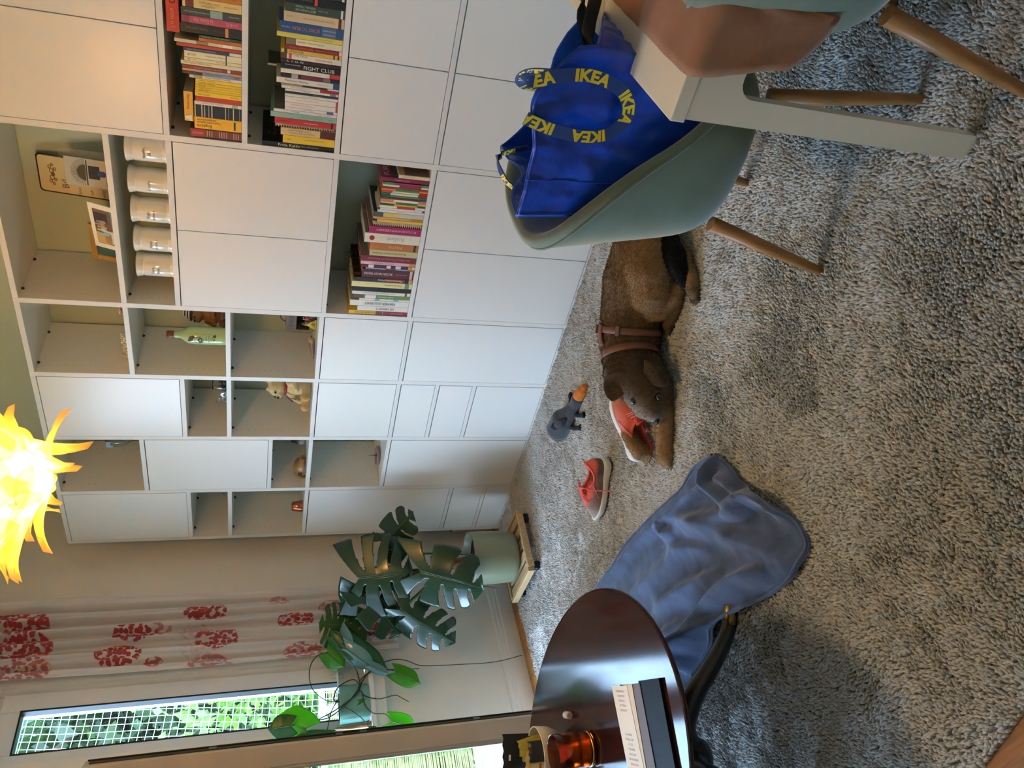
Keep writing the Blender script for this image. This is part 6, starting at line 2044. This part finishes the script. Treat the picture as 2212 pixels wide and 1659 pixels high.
# ------------------------------------------------------------------ plants
m_mon = M('monstera_green', rgb(30, 58, 34), 0.24, var=.22, vscale=9, coat=.35, bump=.12, bscale=40)
m_mon2 = translucent('monstera_young', rgb(60, 96, 34), .35, .3, rgb(110, 160, 40), var=.15, vscale=10, spec=.6)
m_rib2 = flat(86, 112, 66, .4)
m_stem = flat(58, 84, 44, .5)
m_pole = M('coir_pole', rgb(120, 76, 36), .95, var=.3, vscale=60, bump=.9, bscale=180)
def leaf_mesh(kind, L, W, curl=.10, fold_=.25, slits=True, seed=0):
    """a monstera or heart leaf along +y, spread in x, face up z; deep slits part the blade into slanted lobes"""
    rg = random.Random(seed)
    nv_, nu_ = (84, 14) if slits else (30, 8)
    vs, fs = [], []
    def width(v):
        if kind == 'heart':
            return (math.sin(math.pi * min(1, (v * .80 + .20))) ** .75) * (1.0 if v < .55 else max(0.02, 1 - ((v - .55) / .45) ** 2.2))
        return (math.sin(math.pi * min(1, (v * .70 + .26))) ** .60) * (1.0 if v < .66 else max(.02, 1 - ((v - .66) / .34) ** 1.8))
    for s_ in (0, 1):
        sg = -1 if s_ == 0 else 1
        cuts = []
        if slits:
            n = rg.choice((3, 4))
            cuts = [.17 + .62 * k / (n - 1) + rg.uniform(-.025, .025) for k in range(n)]
        deep = [rg.uniform(.16, .34) for _ in cuts]
        wide = [rg.uniform(.026, .046) for _ in cuts]
        droop = [rg.uniform(-.05, .10) for _ in range(len(cuts) + 1)]
        edges = [0.0] + cuts + [1.0]
        base = len(vs)
        for i in range(nv_ + 1):
            v = i / nv_
            w_ = width(v) * W * .5
            k = sum(1 for c in cuts if v > c)
            e0, e1 = edges[k], edges[k + 1]
            t = ((v - e0) / (e1 - e0) - .5) * 2 if slits else 0
            lob = 1 - (.20 * abs(t) ** 3.5 if slits and 0 < k < len(cuts) else (.10 * max(0, t * (1 if k == 0 else -1)) ** 3 if slits else 0))
            for j in range(nu_ + 1):
                u = j / nu_ * lob
                x = sg * u * w_
                back = (.62 if slits else .34) * (1 - v) ** 2.2 * u * L
                sl = (.30 if slits else .12) * u ** 1.6 * L * min(1, 1.6 * (1 - v)) * (.3 + .7 * min(1, v * 3))
                y = L * v - back + sl
                z = -curl * L * v * v - fold_ * abs(x) * (.4 + .6 * u) - droop[k] * L * u * u + .010 * L * math.sin(v * 16 + sg) * u
                vs.append((x, y, z))
        for i in range(nv_):
            v = (i + .5) / nv_
            for j in range(nu_):
                u = (j + .5) / nu_
                if any(u > d and abs(v - c) < w2 * min(1, .45 + 1.2 * (u - d)) for c, d, w2 in zip(cuts, deep, wide)):
                    continue
                a = base + i * (nu_ + 1) + j
                q = (a, a + 1, a + nu_ + 2, a + nu_ + 1)
                fs.append(q if s_ else tuple(reversed(q)))
    me = bpy.data.meshes.new('leaf')
    me.from_pydata(vs, [], fs)
    me.polygons.foreach_set('use_smooth', [True] * len(fs))
    me.update()
    rib = [(0, L * v, -curl * L * v * v + .0012) for v in [k / 10 for k in range(11)]]
    return me, rib
CAM = Vector((3.675, -2.817, 1.414))
def put_leaf(parent, kind, b, t, W, mat, tilt=(0, 0), slits=True, seed=0, curl=.10, fold_=.25, org=Vector((0, 0, 0))):
    """leaf from base point b to tip t; its face turned roughly to the room, tilted by (side, up)"""
    b, t = Vector(b), Vector(t)
    L = (t - b).length
    y = (t - b).normalized()
    n0 = (Vector((3.0, -2.4, 1.9)) - b).normalized() + Vector((0, 0, tilt[1])) + Vector((.67, .74, 0)) * tilt[0]
    z = (n0 - y * n0.dot(y)).normalized()
    x = y.cross(z)
    me, rib = leaf_mesh(kind, L, W, curl, fold_, slits, seed)
    o = link('leaf', me, mat, parent)
    m4 = Matrix((x, y, z)).transposed().to_4x4()
    m4.translation = b - org
    o.matrix_local = m4
    md = o.modifiers.new('thickness', 'SOLIDIFY')
    md.thickness = .0011
    md.offset = 0
    MB().tube(rib, [.0024 - .0019 * k / 10 for k in range(11)], 5).build('midrib', m_rib2, o)
    return o

# monstera in its sage pot on a wooden trolley
PC = Vector((.315, -.432, 0))
mon = thing('monstera', 'tall monstera with split leaves in the sage green pot', 'plant', (PC.x, PC.y, 0))
for nm, b, t, W, tl, cu_, fo in (
        ('a', (0.25, -0.242, 0.747), (0.439, -0.209, 0.63), .165, (.1, .1), .06, .2),
        ('b', (0.233, -0.466, 0.912), (0.348, -0.528, 0.664), .36, (-.15, .35), .12, .22),
        ('f', (0.363, -0.536, 0.615), (0.418, -0.697, 0.324), .26, (-.25, -.1), .05, .15),
        ('g', (0.179, -0.633, 0.701), (0.14, -0.831, 0.454), .19, (.2, .7), .14, .35),
        ('h', (0.154, -0.534, 0.853), (0.066, -0.708, 0.695), .18, (.2, -.4), .10, .25),
        ('i', (0.296, -0.334, 0.76), (0.306, -0.376, 0.656), .12, (0, 0), .1, .2),
        ('j', (0.192, -0.468, 0.927), (0.058, -0.536, 0.914), .13, (.2, -.4), .12, .3)):
    put_leaf(mon, 'monstera', b, t, W * 1.22, m_mon, tl, nm not in 'ij', ord(nm), cu_, fo, PC)
put_leaf(mon, 'monstera', (-.006, -.589, .958), (.02, -.574, 1.10), .24, m_mon2, (.2, .2), True, 41, .1, .2, PC)
put_leaf(mon, 'monstera', (-.006, -.592, .955), (-.03, -.66, .86), .11, m_mon2, (0, -.2), True, 42, .1, .2, PC)
def stem(parent, pts, r0, r1, nm='petiole', mat=None, org=Vector((0, 0, 0))):
    sp = smooth_curve([Vector(p) - org for p in pts], 6)
    n = len(sp)
    return MB().tube(sp, [r0 + (r1 - r0) * i / (n - 1) for i in range(n)], 8).build(nm, mat or m_stem, parent)
stem(mon, [(0.379, -0.463, 0.24), (0.379, -0.483, 0.315), (0.333, -0.472, 0.434), (0.247, -0.469, 0.617), (0.205, -0.476, 0.685), (0.128, -0.468, 0.863), (0.099, -0.46, 0.948)], .023, .021, 'coir_pole', m_pole, PC)
stem(mon, [(0.33, -.43, .24), (0.335, -0.431, 0.297), (0.303, -0.387, 0.465), (0.255, -0.324, 0.709), (0.25, -0.25, 0.747)], .0065, .004, 'petiole', None, PC)
stem(mon, [(.35, -.47, .24), (0.361, -0.499, 0.314), (0.3, -0.473, 0.498), (0.245, -0.441, 0.686), (0.21, -0.440, 0.773), (0.233, -0.466, 0.910)], .0085, .0045, 'petiole', None, PC)
stem(mon, [(.22, -.47, .50), (0.1, -0.508, 0.6), (0.042, -0.527, 0.674), (0.015, -0.515, 0.758), (-0.03, -0.55, 0.878), (-0.006, -0.589, 0.956)], .012, .006, 'petiole', M('light_stem', rgb(92, 116, 46), .45), PC)
stem(mon, [(.36, -.49, .26), (0.315, -0.488, 0.433), (0.34, -0.515, 0.55), (0.363, -0.536, 0.613)], .007, .004, 'petiole', None, PC)
stem(mon, [(0.20, -0.48, 0.62), (0.139, -0.546, 0.66), (0.178, -0.634, 0.699)], .006, .004, 'petiole', None, PC)
stem(mon, [(.12, -.48, .80), (.12, -.50, .86), (.138, -.521, .85)], .005, .004, 'petiole', None, PC)
stem(mon, [(.39, -.655, .39), (.40, -.67, .30), (.402, -.685, .245)], .0035, .0015, 'aerial_root', flat(90, 66, 40, .8), PC)
for d in ((.02, .035, .03), (-.03, -.02, .05), (.035, -.01, .02)):
    a = Vector((.318, -.440, .50))
    stem(mon, [a - Vector((0, 0, .06)), a - Vector((0, 0, .03)) + Vector(d) * .5, a + Vector(d)], .004, .002, 'leaf_sheath', flat(30, 40, 26, .5), PC)
MB().tube([Vector((.318, -.428, .495)) - PC, Vector((.312, -.420, .525)) - PC], .011, 10).build('plant_clip', flat(226, 92, 110, .4), mon)
pot = thing('plant_pot', 'sage green round pot holding the monstera', 'pot', (PC.x, PC.y, .0885))
m_pot = M('sage_pot', rgb(130, 136, 110), .35, bump=.02, bscale=200)
MB().lathe([(0, .0005), (.118, .0005), (.130, .008), (.136, .03), (.140, .12), (.141, .240), (.1395, .248), (.134, .250), (.131, .244), (.129, .19), (.0, .19)], n=56).build('pot_body', m_pot, pot)
MB().lathe([(0, .206), (.06, .210), (.1295, .203)], n=40).build('soil', M('potting_soil', rgb(46, 34, 26), .95, var=.4, vscale=90, bump=1, bscale=120), pot)
tro = thing('plant_trolley', 'slatted wooden plant trolley on black castors beneath the sage pot', 'trolley', (PC.x, PC.y, 0), (0, 0, R(-6)))
m_slat = wood('beech_slat', rgb(176, 142, 98), rgb(204, 172, 128), 6, (1, 10, 10), .5)
HS = .175
for k in range(5):
    y = -HS + .035 + k * (2 * HS - .07) / 4
    MB().box(-HS + .012, HS - .012, y - .022, y + .022, .062, .078, .003).build('slat', m_slat, tro)
for sg in (-1, 1):
    MB().box(-HS, HS, sg * HS - .011, sg * HS + .011, .050, .086, .003).build('frame_rail', m_slat, tro)
    MB().box(sg * HS - .011, sg * HS + .011, -HS + .011, HS - .011, .050, .086, .003).build('frame_rail', m_slat, tro)
m_wheel = flat(26, 26, 28, .5)
for sx in (-1, 1):
    for sy in (-1, 1):
        cst = MB().box(sx * .145 - .014, sx * .145 + .014, sy * .145 - .016, sy * .145 + .016, .040, .0615, .004).build('castor', m_wheel, tro)
        MB().tube([(sx * .145 - .013 + .006, sy * .145, .025), (sx * .145 + .013 + .006, sy * .145, .025)], .0215, 16).build('wheel', m_wheel, cst)

# pothos on the window sill
m_pth = translucent('pothos_leaf', rgb(84, 150, 40), .45, .3, rgb(130, 220, 40), var=.12, vscale=12, spec=.5)
m_pthd = translucent('pothos_leaf_dark', rgb(44, 92, 40), .25, .28, rgb(70, 140, 40), var=.12, vscale=12, spec=.6)
m_sheen = M('pothos_painted_sheen', rgb(84, 132, 132), .2, var=.1, vscale=12, coat=.4)  # window reflection on the leaves put into their colour as pale teal
m_vine = flat(52, 56, 40, .6)
SC = Vector((-.083, -.972, .868))
pth = thing('trailing_plant', 'trailing heart leaved plant with long bare vines on the window sill', 'plant', tuple(SC))
for k, (b, t, W, mt, tl) in enumerate((
        ((-0.03, -0.718, 1.064), (-0.04, -0.804, .985), .115, m_pth, (.1, .3)),
        ((-0.03, -0.856, 0.727), (-0.04, -0.925, 0.605), .095, m_pth, (.4, .2)),
        ((0.02, -1.131, 0.783), (0.01, -1.175, 0.665), .10, m_pth, (.1, .2)),
        ((0.02, -1.121, 1.180), (0.01, -1.035, 1.315), .155, m_pth, (-.1, -.1)),
        ((0.03, -1.103, 1.249), (0.02, -1.105, 1.350), .110, m_pthd, (0, .2)),
        ((0.03, -1.165, 1.091), (0.02, -1.150, 1.247), .070, m_pthd, (.5, .6)),
        ((-0.03, -0.988, 0.918), (-0.04, -0.967, 0.838), .052, m_pth, (.4, .5)),
        ((-0.03, -1.136, 0.881), (-0.04, -1.138, 0.838), .035, m_pthd, (0, 0)),
        ((0.02, -0.639, 1.002), (0.01, -0.776, 0.968), .110, m_sheen, (.3, .9)),
        ((0.02, -0.734, 0.973), (0.01, -0.856, 0.843), .100, m_sheen, (.3, .9)),
        ((0.03, -0.693, 0.942), (0.02, -0.857, 0.776), .080, m_pthd, (.5, .2)),
        ((0.02, -0.66, 1.047), (0.01, -0.75, 0.985), .070, m_pthd, (0, .5)),
        ((0.02, -0.70, 1.00), (0.01, -0.80, 0.92), .075, m_pthd, (.6, .3)),
        ((0.01, -0.83, .86), (0.01, -0.885, 0.77), .050, m_sheen, (.6, .8)))):
    put_leaf(pth, 'heart', b, t, W, mt, tl, False, k, .12, .22, SC)
V = [
    [(-0.03, -0.718, 1.064), (-0.03, -0.727, 1.107), (-0.03, -0.769, 1.142), (-0.03, -0.834, 1.155), (-0.03, -0.906, 1.141), (-0.03, -0.96, 1.093), (-0.035, -0.976, 1.053), (-0.05, -0.964, 1.025)],
    [(-0.05, -0.973, 1.015), (-0.03, -0.973, 1.043), (-0.03, -0.927, 1.032), (-0.03, -0.895, 1.002), (-0.03, -0.876, 0.94), (-0.028, -0.92, 0.91)],
    [(-0.022, -0.919, 0.92), (-0.02, -0.943, 0.931), (-0.02, -1.001, 0.985), (-0.01, -1.067, 1.079), (0.0, -1.071, 1.181), (0.02, -1.103, 1.249)],
    [(-0.022, -0.929, 0.916), (-0.02, -0.962, 0.937), (-0.01, -1.033, 1.042), (0.0, -1.075, 1.124), (0.02, -1.121, 1.18)],
    [(-0.022, -0.92, 0.91), (-0.03, -0.9, 0.909), (-0.03, -0.838, 0.851), (-0.03, -0.842, 0.735), (-0.03, -0.849, 0.607)],
    [(-0.022, -0.94, 0.912), (-0.03, -0.967, 0.89), (-0.03, -0.988, 0.826), (-0.03, -0.977, 0.749), (-0.03, -0.989, 0.722), (-0.03, -1.019, 0.682)],
    [(-0.022, -0.945, 0.907), (-0.03, -1.015, 0.894), (-0.02, -1.062, 0.861), (0.0, -1.083, 0.807), (.02, -1.131, .783)],
    [(-0.05, -1.002, 1.022), (-0.025, -1.015, 0.996), (-0.022, -1.075, 0.922), (-0.03, -1.136, 0.881)],
    [(-0.022, -0.915, 0.913), (-0.03, -0.843, 0.857), (-0.03, -0.842, 0.759), (-0.03, -0.856, 0.727)],
    [(-0.022, -0.92, 0.91), (-0.03, -0.874, 0.903), (-0.045, -0.796, 0.796), (-0.05, -0.781, 0.759), (-0.05, -0.776, 0.711), (-0.05, -0.791, 0.657), (-0.05, -0.823, 0.591), (-0.05, -0.832, 0.47), (-0.05, -0.836, 0.371), (-0.06, -0.835, 0.244), (-.095, -.81, .135), (-.105, -.785, .02)],
    [(-0.05, -0.96, 1.02), (-0.01, -1.04, 1.06), (.02, -1.165, 1.091)],
    [(-0.028, -0.92, 0.91), (0.0, -0.84, 0.93), (.02, -.76, .985), (.02, -.66, 1.04)],
]
for k, pts in enumerate(V):
    stem(pth, pts, .0042 if k in (1, 2, 3) else .0028, .0018, 'vine', m_vine, SC)
tp_ = thing('sill_pot', 'sea green trough pot on the window sill under trailing vines', 'pot', tuple(SC))
mb = MB()
def trough(u, v):
    q = 2 * math.pi * u
    n_ = 5.0
    ca, sa = math.cos(q), math.sin(q)
    k = 1 / (abs(ca) ** n_ + abs(sa) ** n_) ** (1 / n_)
    zz = [.0005, .0005, .010, .14, .146, .146, .135]
    rr = [.0, .90, .95, 1.0, 1.0, .93, .90]
    f = v * 6
    i = min(5, int(f))
    g = f - i
    r_ = rr[i] + (rr[i + 1] - rr[i]) * g
    return Vector((.052 * k * ca * r_, .086 * k * sa * r_, zz[i] + (zz[i + 1] - zz[i]) * g))
mb.grid(trough, 48, 25, cu=True)
mb.f = [tuple(reversed(f)) for f in mb.f]
mb.build('pot_body', M('sea_green_pot', rgb(108, 158, 144), .4), tp_)
MB().prism([(.046 * ca, .076 * sa) for ca, sa in [(math.cos(R(15 * i)), math.sin(R(15 * i))) for i in range(24)]], .004, Matrix.Translation((0, 0, .128))).build('soil', M('potting_soil', rgb(46, 34, 26), .95), tp_)
t = thing('bronze_stand', 'small bronze cone on the sill left of the sea green pot', 'ornament', (-.072, -1.095, .8685))
MB().lathe([(0, .0005), (.020, .0005), (.020, .006), (.012, .012), (.012, .10), (.006, .165), (.003, .172), (0, .172)], n=20).build('cone', M('bronze', rgb(150, 120, 86), .3, metal=.9), t)
# ------------------------------------------------------------------ on the coffee table
ZT_ = CZ + .0006
t = thing('amber_tumbler', 'amber glass tumbler with gold foot ring on the coffee table', 'glass', (1.567, -1.985, ZT_))
MB().lathe([(0, .0005), (.043, .0005), (.0455, .004), (.0465, .012), (.049, .112), (.0485, .114), (.047, .112), (.0435, .016), (0, .013)], n=48).build('glass', M('amber_glass', rgb(226, 104, 44), .04, trans=.92, ior=1.45), t)
MB().lathe([(.0464, .006), (.0476, .008), (.0478, .0105), (.0466, .0125)], n=48).build('gold_ring', M('gold_trim', rgb(226, 186, 96), .2, metal=1), t)
MB().lathe([(0, .014), (.0425, .014), (.0445, .055), (.030, .050), (0, .048)], n=40).build('orange_wax', M('orange_wax', rgb(214, 92, 30), .5, subs=.3), t)
bw = thing('snack_bowl', 'cream ceramic bowl of packets on the coffee table', 'bowl', (1.375, -1.905, ZT_))
MB().lathe([(0, .0005), (.038, .0005), (.040, .005), (.060, .022), (.074, .055), (.0785, .094), (.0765, .096), (.0745, .093), (.069, .055), (.054, .026), (0, .012)], n=48).build('bowl_body', M('cream_ceramic', rgb(214, 202, 176), .3, coat=.3), bw)
def packet(name, label, c, w_, h_, rot, col, parts, cat='packet', puff=.010):
    t = thing(name, label, cat, c, rot, 'packets in the cream bowl')
    def fn(s_):
        def f(u, v):
            e = 4 * u * (1 - u) * 4 * v * (1 - v)
            return Vector(((u - .5) * w_, s_ * puff * (e ** .5), v * h_ + .002 * math.sin(u * 20) * (1 - e)))
        return f
    mb = MB()
    mb.grid(fn(-1), 14, 14)
    g2 = MB().grid(fn(1), 14, 14)
    mb.add(g2.v, [tuple(reversed(f)) for f in g2.f], None, True)
    mb.build('foil_bag', col, t)
    for nm, x0, x1, z0, z1, mt in parts:
        m2 = MB()
        def pf(u, v, x0=x0, x1=x1, z0=z0, z1=z1):
            x, z = x0 + (x1 - x0) * u, z0 + (z1 - z0) * v
            a, b = x / w_ + .5, z / h_
            e = max(0, 4 * a * (1 - a) * 4 * b * (1 - b))
            return Vector((x, -puff * (e ** .5) - .0012, z))
        m2.grid(pf, 8, 8)
        m2.build(nm, mt, t)
    return t
fc = math.atan2(-.85, 2.1)            # packets face the sofa side
yw = R(62)
packet('snack_pouch', 'tall black snack pouch with red and gold foot in the cream bowl', (1.325, -1.880, CZ + .045), .105, .135, (R(-8), R(4), yw), M('black_foil', rgb(26, 24, 24), .35), [('red_band', -.050, -.014, .006, .05, flat(170, 40, 26, .4)), ('gold_cracker', -.012, .030, .060, .085, flat(214, 160, 84, .5)), ('hang_hole', -.022, -.006, .112, .118, flat(214, 220, 224, .4))], 'pouch')
packet('wafer_packet', 'olive yellow packet standing in the cream bowl', (1.372, -1.870, CZ + .040), .062, .098, (R(-14), R(-10), yw + .2), M('olive_foil', rgb(164, 148, 52), .4), [('yellow_disc', -.018, .018, .030, .066, flat(186, 166, 60, .4))])
packet('biscuit_packet', 'brown and cream biscuit packet leaning in the cream bowl', (1.350, -1.945, CZ + .045), .085, .085, (R(-16), R(8), yw - .15), M('kraft_foil', rgb(164, 140, 104), .5, col2=rgb(196, 172, 128), vscale=25), [('pale_label', -.022, .024, .018, .066, flat(206, 184, 136, .5)), ('red_script', -.010, .016, .036, .044, flat(170, 84, 60, .5))])
packet('dark_packet', 'dark packet edge tucked between the others in the bowl', (1.395, -1.905, CZ + .035), .06, .085, (R(-18), R(0), yw + .1), M('dark_foil', rgb(40, 34, 32), .35), [('pale_print', -.02, .02, .03, .04, flat(180, 176, 168, .5))])
t = thing('chalk_stub', 'short silvery white stub lying on the coffee table', 'stub', (1.492, -1.850, ZT_ + .0105), (0, 0, R(-29)))
MB().tube([(-.018, 0, 0), (-.0165, 0, 0), (.0165, 0, 0), (.018, 0, 0)], [.0085, .0105, .0105, .0085], 20).build('stub_body', M('silver_white', rgb(206, 200, 204), .3), t)
MB().tube([(.017, 0, 0), (.0185, 0, 0)], .0075, 16).build('end_face', flat(196, 176, 168, .5), t)
def sheet(name, label, cat, P, z, th, mat, group=None):
    o = MB().prism(P, th, Matrix.Translation((0, 0, z)))
    ob = o.build(name, mat)
    return tag(ob, label, cat, group)
a0, a1 = Vector((1.842, -1.940)), Vector((1.925, -1.985))
dn = Vector((-.083, -.205)).normalized()
L_ = .34
nb = thing('black_notebook', 'flat black notebook at the edge of the coffee table', 'notebook', (0, 0, 0))
q0, q1 = Vector((1.985, -2.004)), Vector((2.085, -2.050))
MB().prism([tuple(q) for q in (q0 + dn * .30, q1 + dn * .30, q1, q0)], .008, Matrix.Translation((0, 0, ZT_))).build('cover', M('black_leatherette', rgb(14, 12, 13), .6, bump=.1, bscale=500, spec=.15), nb)
b0, b1 = Vector((1.895, -1.967)), Vector((1.990, -2.012))
sheet('grey_folder', 'grey brown folder under the long receipt on the coffee table', 'folder', [tuple(q) for q in (b0 + dn * L_, b1 + dn * L_ + Vector((.012, 0)), b1, b0)], ZT_ + .0083, .0016, M('folder_card', rgb(104, 92, 88), .7))
c0, c1 = Vector((1.880, -1.962)), Vector((1.953, -1.995))
sheet('folded_paper', 'folded cream sheet between receipt and grey folder', 'paper', [tuple(q) for q in (c0 + dn * L_, c1 + dn * L_, c1, c0)], ZT_ + .0102, .0010, M('cream_paper', rgb(206, 190, 160), .8))
rc = thing('receipt', 'long pale receipt with columns of grey print on the coffee table', 'paper', (0, 0, ZT_ + .0115))
e0, e1 = a0, a1
dn2 = (dn + Vector((.10, .0))).normalized()
MB().prism([tuple(q) for q in (e0 + dn2 * L_, e1 + dn2 * L_, e1, e0)], .0005).build('sheet', M('receipt_paper', rgb(222, 212, 190), .8), rc)
ac = (e1 - e0)
rr = random.Random(5)
mb = MB()
for k in range(26):
    if k in (5, 6, 7, 8, 20, 21):
        continue
    w0 = .25 + (.1 if k % 3 else 0)
    p0 = e0 + dn2 * (.014 + k * .0115)
    word = ''.join(rr.choice('BRLOTKAS0123456789') for _ in range(rr.randint(5, 9)))
    lettering(mb, word, tuple(p0 + ac * .5) + (.0008,), tuple(ac) + (0,), tuple(-dn2) + (0,), ac.length * (.5 if k < 5 else .62), .0052)
stuff(mb.build('printed_lines', flat(120, 116, 116), rc))
# ------------------------------------------------------------------ outside: balcony, safety net, trees and houses
bal = struct(MB().box(-1.75, XL - .3, -4.5, 2.0, -.25, -.10).build('balcony_floor', M('balcony_concrete', rgb(150, 150, 148), .9)))
struct(MB().box(-60, -1.8, -40, 60, -3.3, -3.1).build('ground_1', M('lawn', rgb(70, 100, 50), .95, var=.3, vscale=3)))
# net of white cord
net = MB()
NX = -1.15
k = 0
y = -1.6
def nety(y, z):
    return Vector((NX + .02 * math.sin(z * 3 + y), y + .012 * math.sin(z * 5 + y * 3) + .08 * (z - 1.7), z + .010 * math.sin(y * 7 + z) - .10 * (y + .5)))
while y < .35:
    net.tube([nety(y, .75 + .1 * i) for i in range(22)], .0016, 4, caps=False)
    y += .042
z = .75
while z < 2.85:
    net.tube([nety(-1.6 + .098 * i, z) for i in range(20)], .0016, 4, caps=False)
    z += .042
nt_ = stuff(net.build('safety_net', M('white_cord', rgb(236, 240, 244), .8)))
tag(nt_, 'white cord safety net strung outside the window', 'net')
# balcony railing with reed mats
rl = thing('balcony_railing', 'pale railing with reed mats outside the balcony door', 'railing', (-1.55, 0, 0))
m_rail = M('pale_rail', rgb(176, 196, 206), .4)
m_reed = M('reed', rgb(170, 152, 104), .8, var=.2, vscale=30)
for y in (-2.4, -1.62, -1.02, -.62, -.28, .12, .52, 1.2):
    MB().box(-.02, .02, y - .02, y + .02, -.10, .98, .003).build('post', m_rail, rl)
for z in (-.06, .95):
    MB().box(-.025, .025, -2.4, 1.2, z, z + .04, .004).build('rail', m_rail, rl)
for ya, yb_ in ((-2.37, -1.65), (-1.59, -1.05), (-.99, -.65), (-.59, -.31), (-.25, .09), (.15, .49), (.55, 1.17)):
    mb = MB()
    z = -.01
    while z < .93:
        mb.tube([(random.uniform(-.004, .004), ya, z), (random.uniform(-.004, .004), yb_, z + random.uniform(-.004, .004))], .0042, 5)
        z += .0115
    stuff(mb.build('reed_mat', m_reed, rl))
# trees
m_leafs = [translucent('tree_leaf_%d' % i, rgb(*c), .35, .6, rgb(*d), var=.25, vscale=2) for i, (c, d) in enumerate((((74, 112, 44), (120, 165, 52)), ((38, 62, 36), (58, 92, 42)), ((90, 122, 54), (138, 174, 70))))]
m_bark = M('bark', rgb(70, 58, 48), .9, var=.3, vscale=20)
def tree(label, x, y, z0, h, r_, mt, n, seed):
    rg = np.random.default_rng(seed)
    t = thing('garden_tree', label, 'tree', (x, y, z0))
    MB().tube(smooth_curve([(0, 0, 0), (.1, .05, h * .3), (-.05, .1, h * .6), (0, 0, h * .85)], 4), [.16 - .012 * i for i in range(13)], 8).build('trunk', m_bark, t)
    for a in range(5):
        q = a * 1.26
        MB().tube(smooth_curve([(0, 0, h * (.35 + .08 * a)), (r_ * .4 * math.cos(q), r_ * .4 * math.sin(q), h * (.5 + .08 * a)), (r_ * .8 * math.cos(q), r_ * .8 * math.sin(q), h * (.58 + .08 * a))], 3), .04, 6).build('branch', m_bark, t)
    cl = rg.normal(0, 1, (26, 3))
    cl /= np.linalg.norm(cl, axis=1)[:, None]
    cl *= rg.uniform(.3, 1, (26, 1)) ** .5 * np.array([r_, r_, h * .36])
    cl[:, 2] += h * .66
    ci = rg.integers(0, 26, n)
    p = cl[ci] + rg.normal(0, .30 * r_ / 1.6, (n, 3))
    s_ = rg.uniform(.05, .10, n) * (1.5 if h > 7 else 1.0)
    a = rg.normal(0, 1, (n, 3))
    a /= np.linalg.norm(a, axis=1)[:, None]
    b = np.cross(a, rg.normal(0, 1, (n, 3)))
    b /= np.linalg.norm(b, axis=1)[:, None]
    V_ = np.stack([p - a * s_[:, None], p + b * s_[:, None] * .5, p + a * s_[:, None], p - b * s_[:, None] * .5], 1).reshape(-1, 3)
    me = bpy.data.meshes.new('foliage')
    me.from_pydata(V_.tolist(), [], np.arange(4 * n).reshape(-1, 4).tolist())
    stuff(link('foliage', me, mt, t))
tree('bright green garden tree nearest the window', -4.6, 1.1, -3.1, 5.0, 1.5, m_leafs[0], 7000, 1)
tree('dark green garden tree behind the bright one', -6.8, 3.2, -3.1, 7.6, 2.0, m_leafs[1], 14000, 2)
tree('tall dark garden tree high in the window view', -8.2, 1.6, -3.1, 8.0, 2.2, m_leafs[1], 14000, 3)
tree('light green garden tree seen through the balcony door', -7.5, -.6, -3.1, 5.4, 1.6, m_leafs[2], 6000, 4)
tree('small light green garden tree low behind the railing', -4.2, .1, -3.1, 3.6, 1.0, m_leafs[2], 4000, 5)
# brick house across the garden
hs_ = thing('brick_house', 'red brick house with pale window frames across the garden', 'house', (-15, 2.0, -3.1))
MB().box(-4, 0, -9, 12, 0, 5.2).build('wall', M('red_brick', rgb(128, 88, 78), .9, col2=rgb(104, 72, 64), vscale=5))
bpy.context.scene.objects['wall'].parent = hs_
for i in range(7):
    for j in range(2):
        y, z = -7.6 + i * 2.7, 1.0 + j * 2.3
        f = MB().box(-.02, .06, y, y + 1.3, z, z + 1.4, .01).build('window', M('pale_rail', rgb(176, 196, 206), .4), hs_)
        for a, b in ((.08, .61), (.69, 1.22)):
            MB().box(.05, .075, y + a, y + b, z + .09, z + 1.31).build('pane', M('far_glass', rgb(60, 74, 84), .1, spec=.8), f)
mb = MB()
mb.add([(.4, -9.4, 5.1), (.4, 12.4, 5.1), (-4.4, 12.4, 5.1), (-4.4, -9.4, 5.1), (-2, -8.6, 7.2), (-2, 11.6, 7.2)], [(0, 1, 5, 4), (2, 3, 4, 5), (1, 2, 5), (3, 0, 4), (3, 2, 1, 0)])
mb.build('roof', M('slate_roof', rgb(84, 70, 66), .8, var=.2, vscale=4), hs_)
sh = thing('garden_shed', 'pale blue boarded shed across the garden', 'shed', (-9.5, 3.6, -3.1))
for k in range(16):
    MB().box(-.02, .02, -1.9 + k * .24, -1.9 + k * .24 + .225, 0, 2.9, .006).build('board', M('blue_board', rgb(120, 152, 184), .7), sh)
MB().box(-2.2, -.02, -1.9, 1.94, 0, 2.85).build('shed_body', M('blue_board', rgb(120, 152, 184), .7), sh)
MB().box(-2.4, .25, -2.1, 2.1, 2.9, 3.0, .01).build('roof', M('grey_felt', rgb(96, 100, 104), .9), sh)
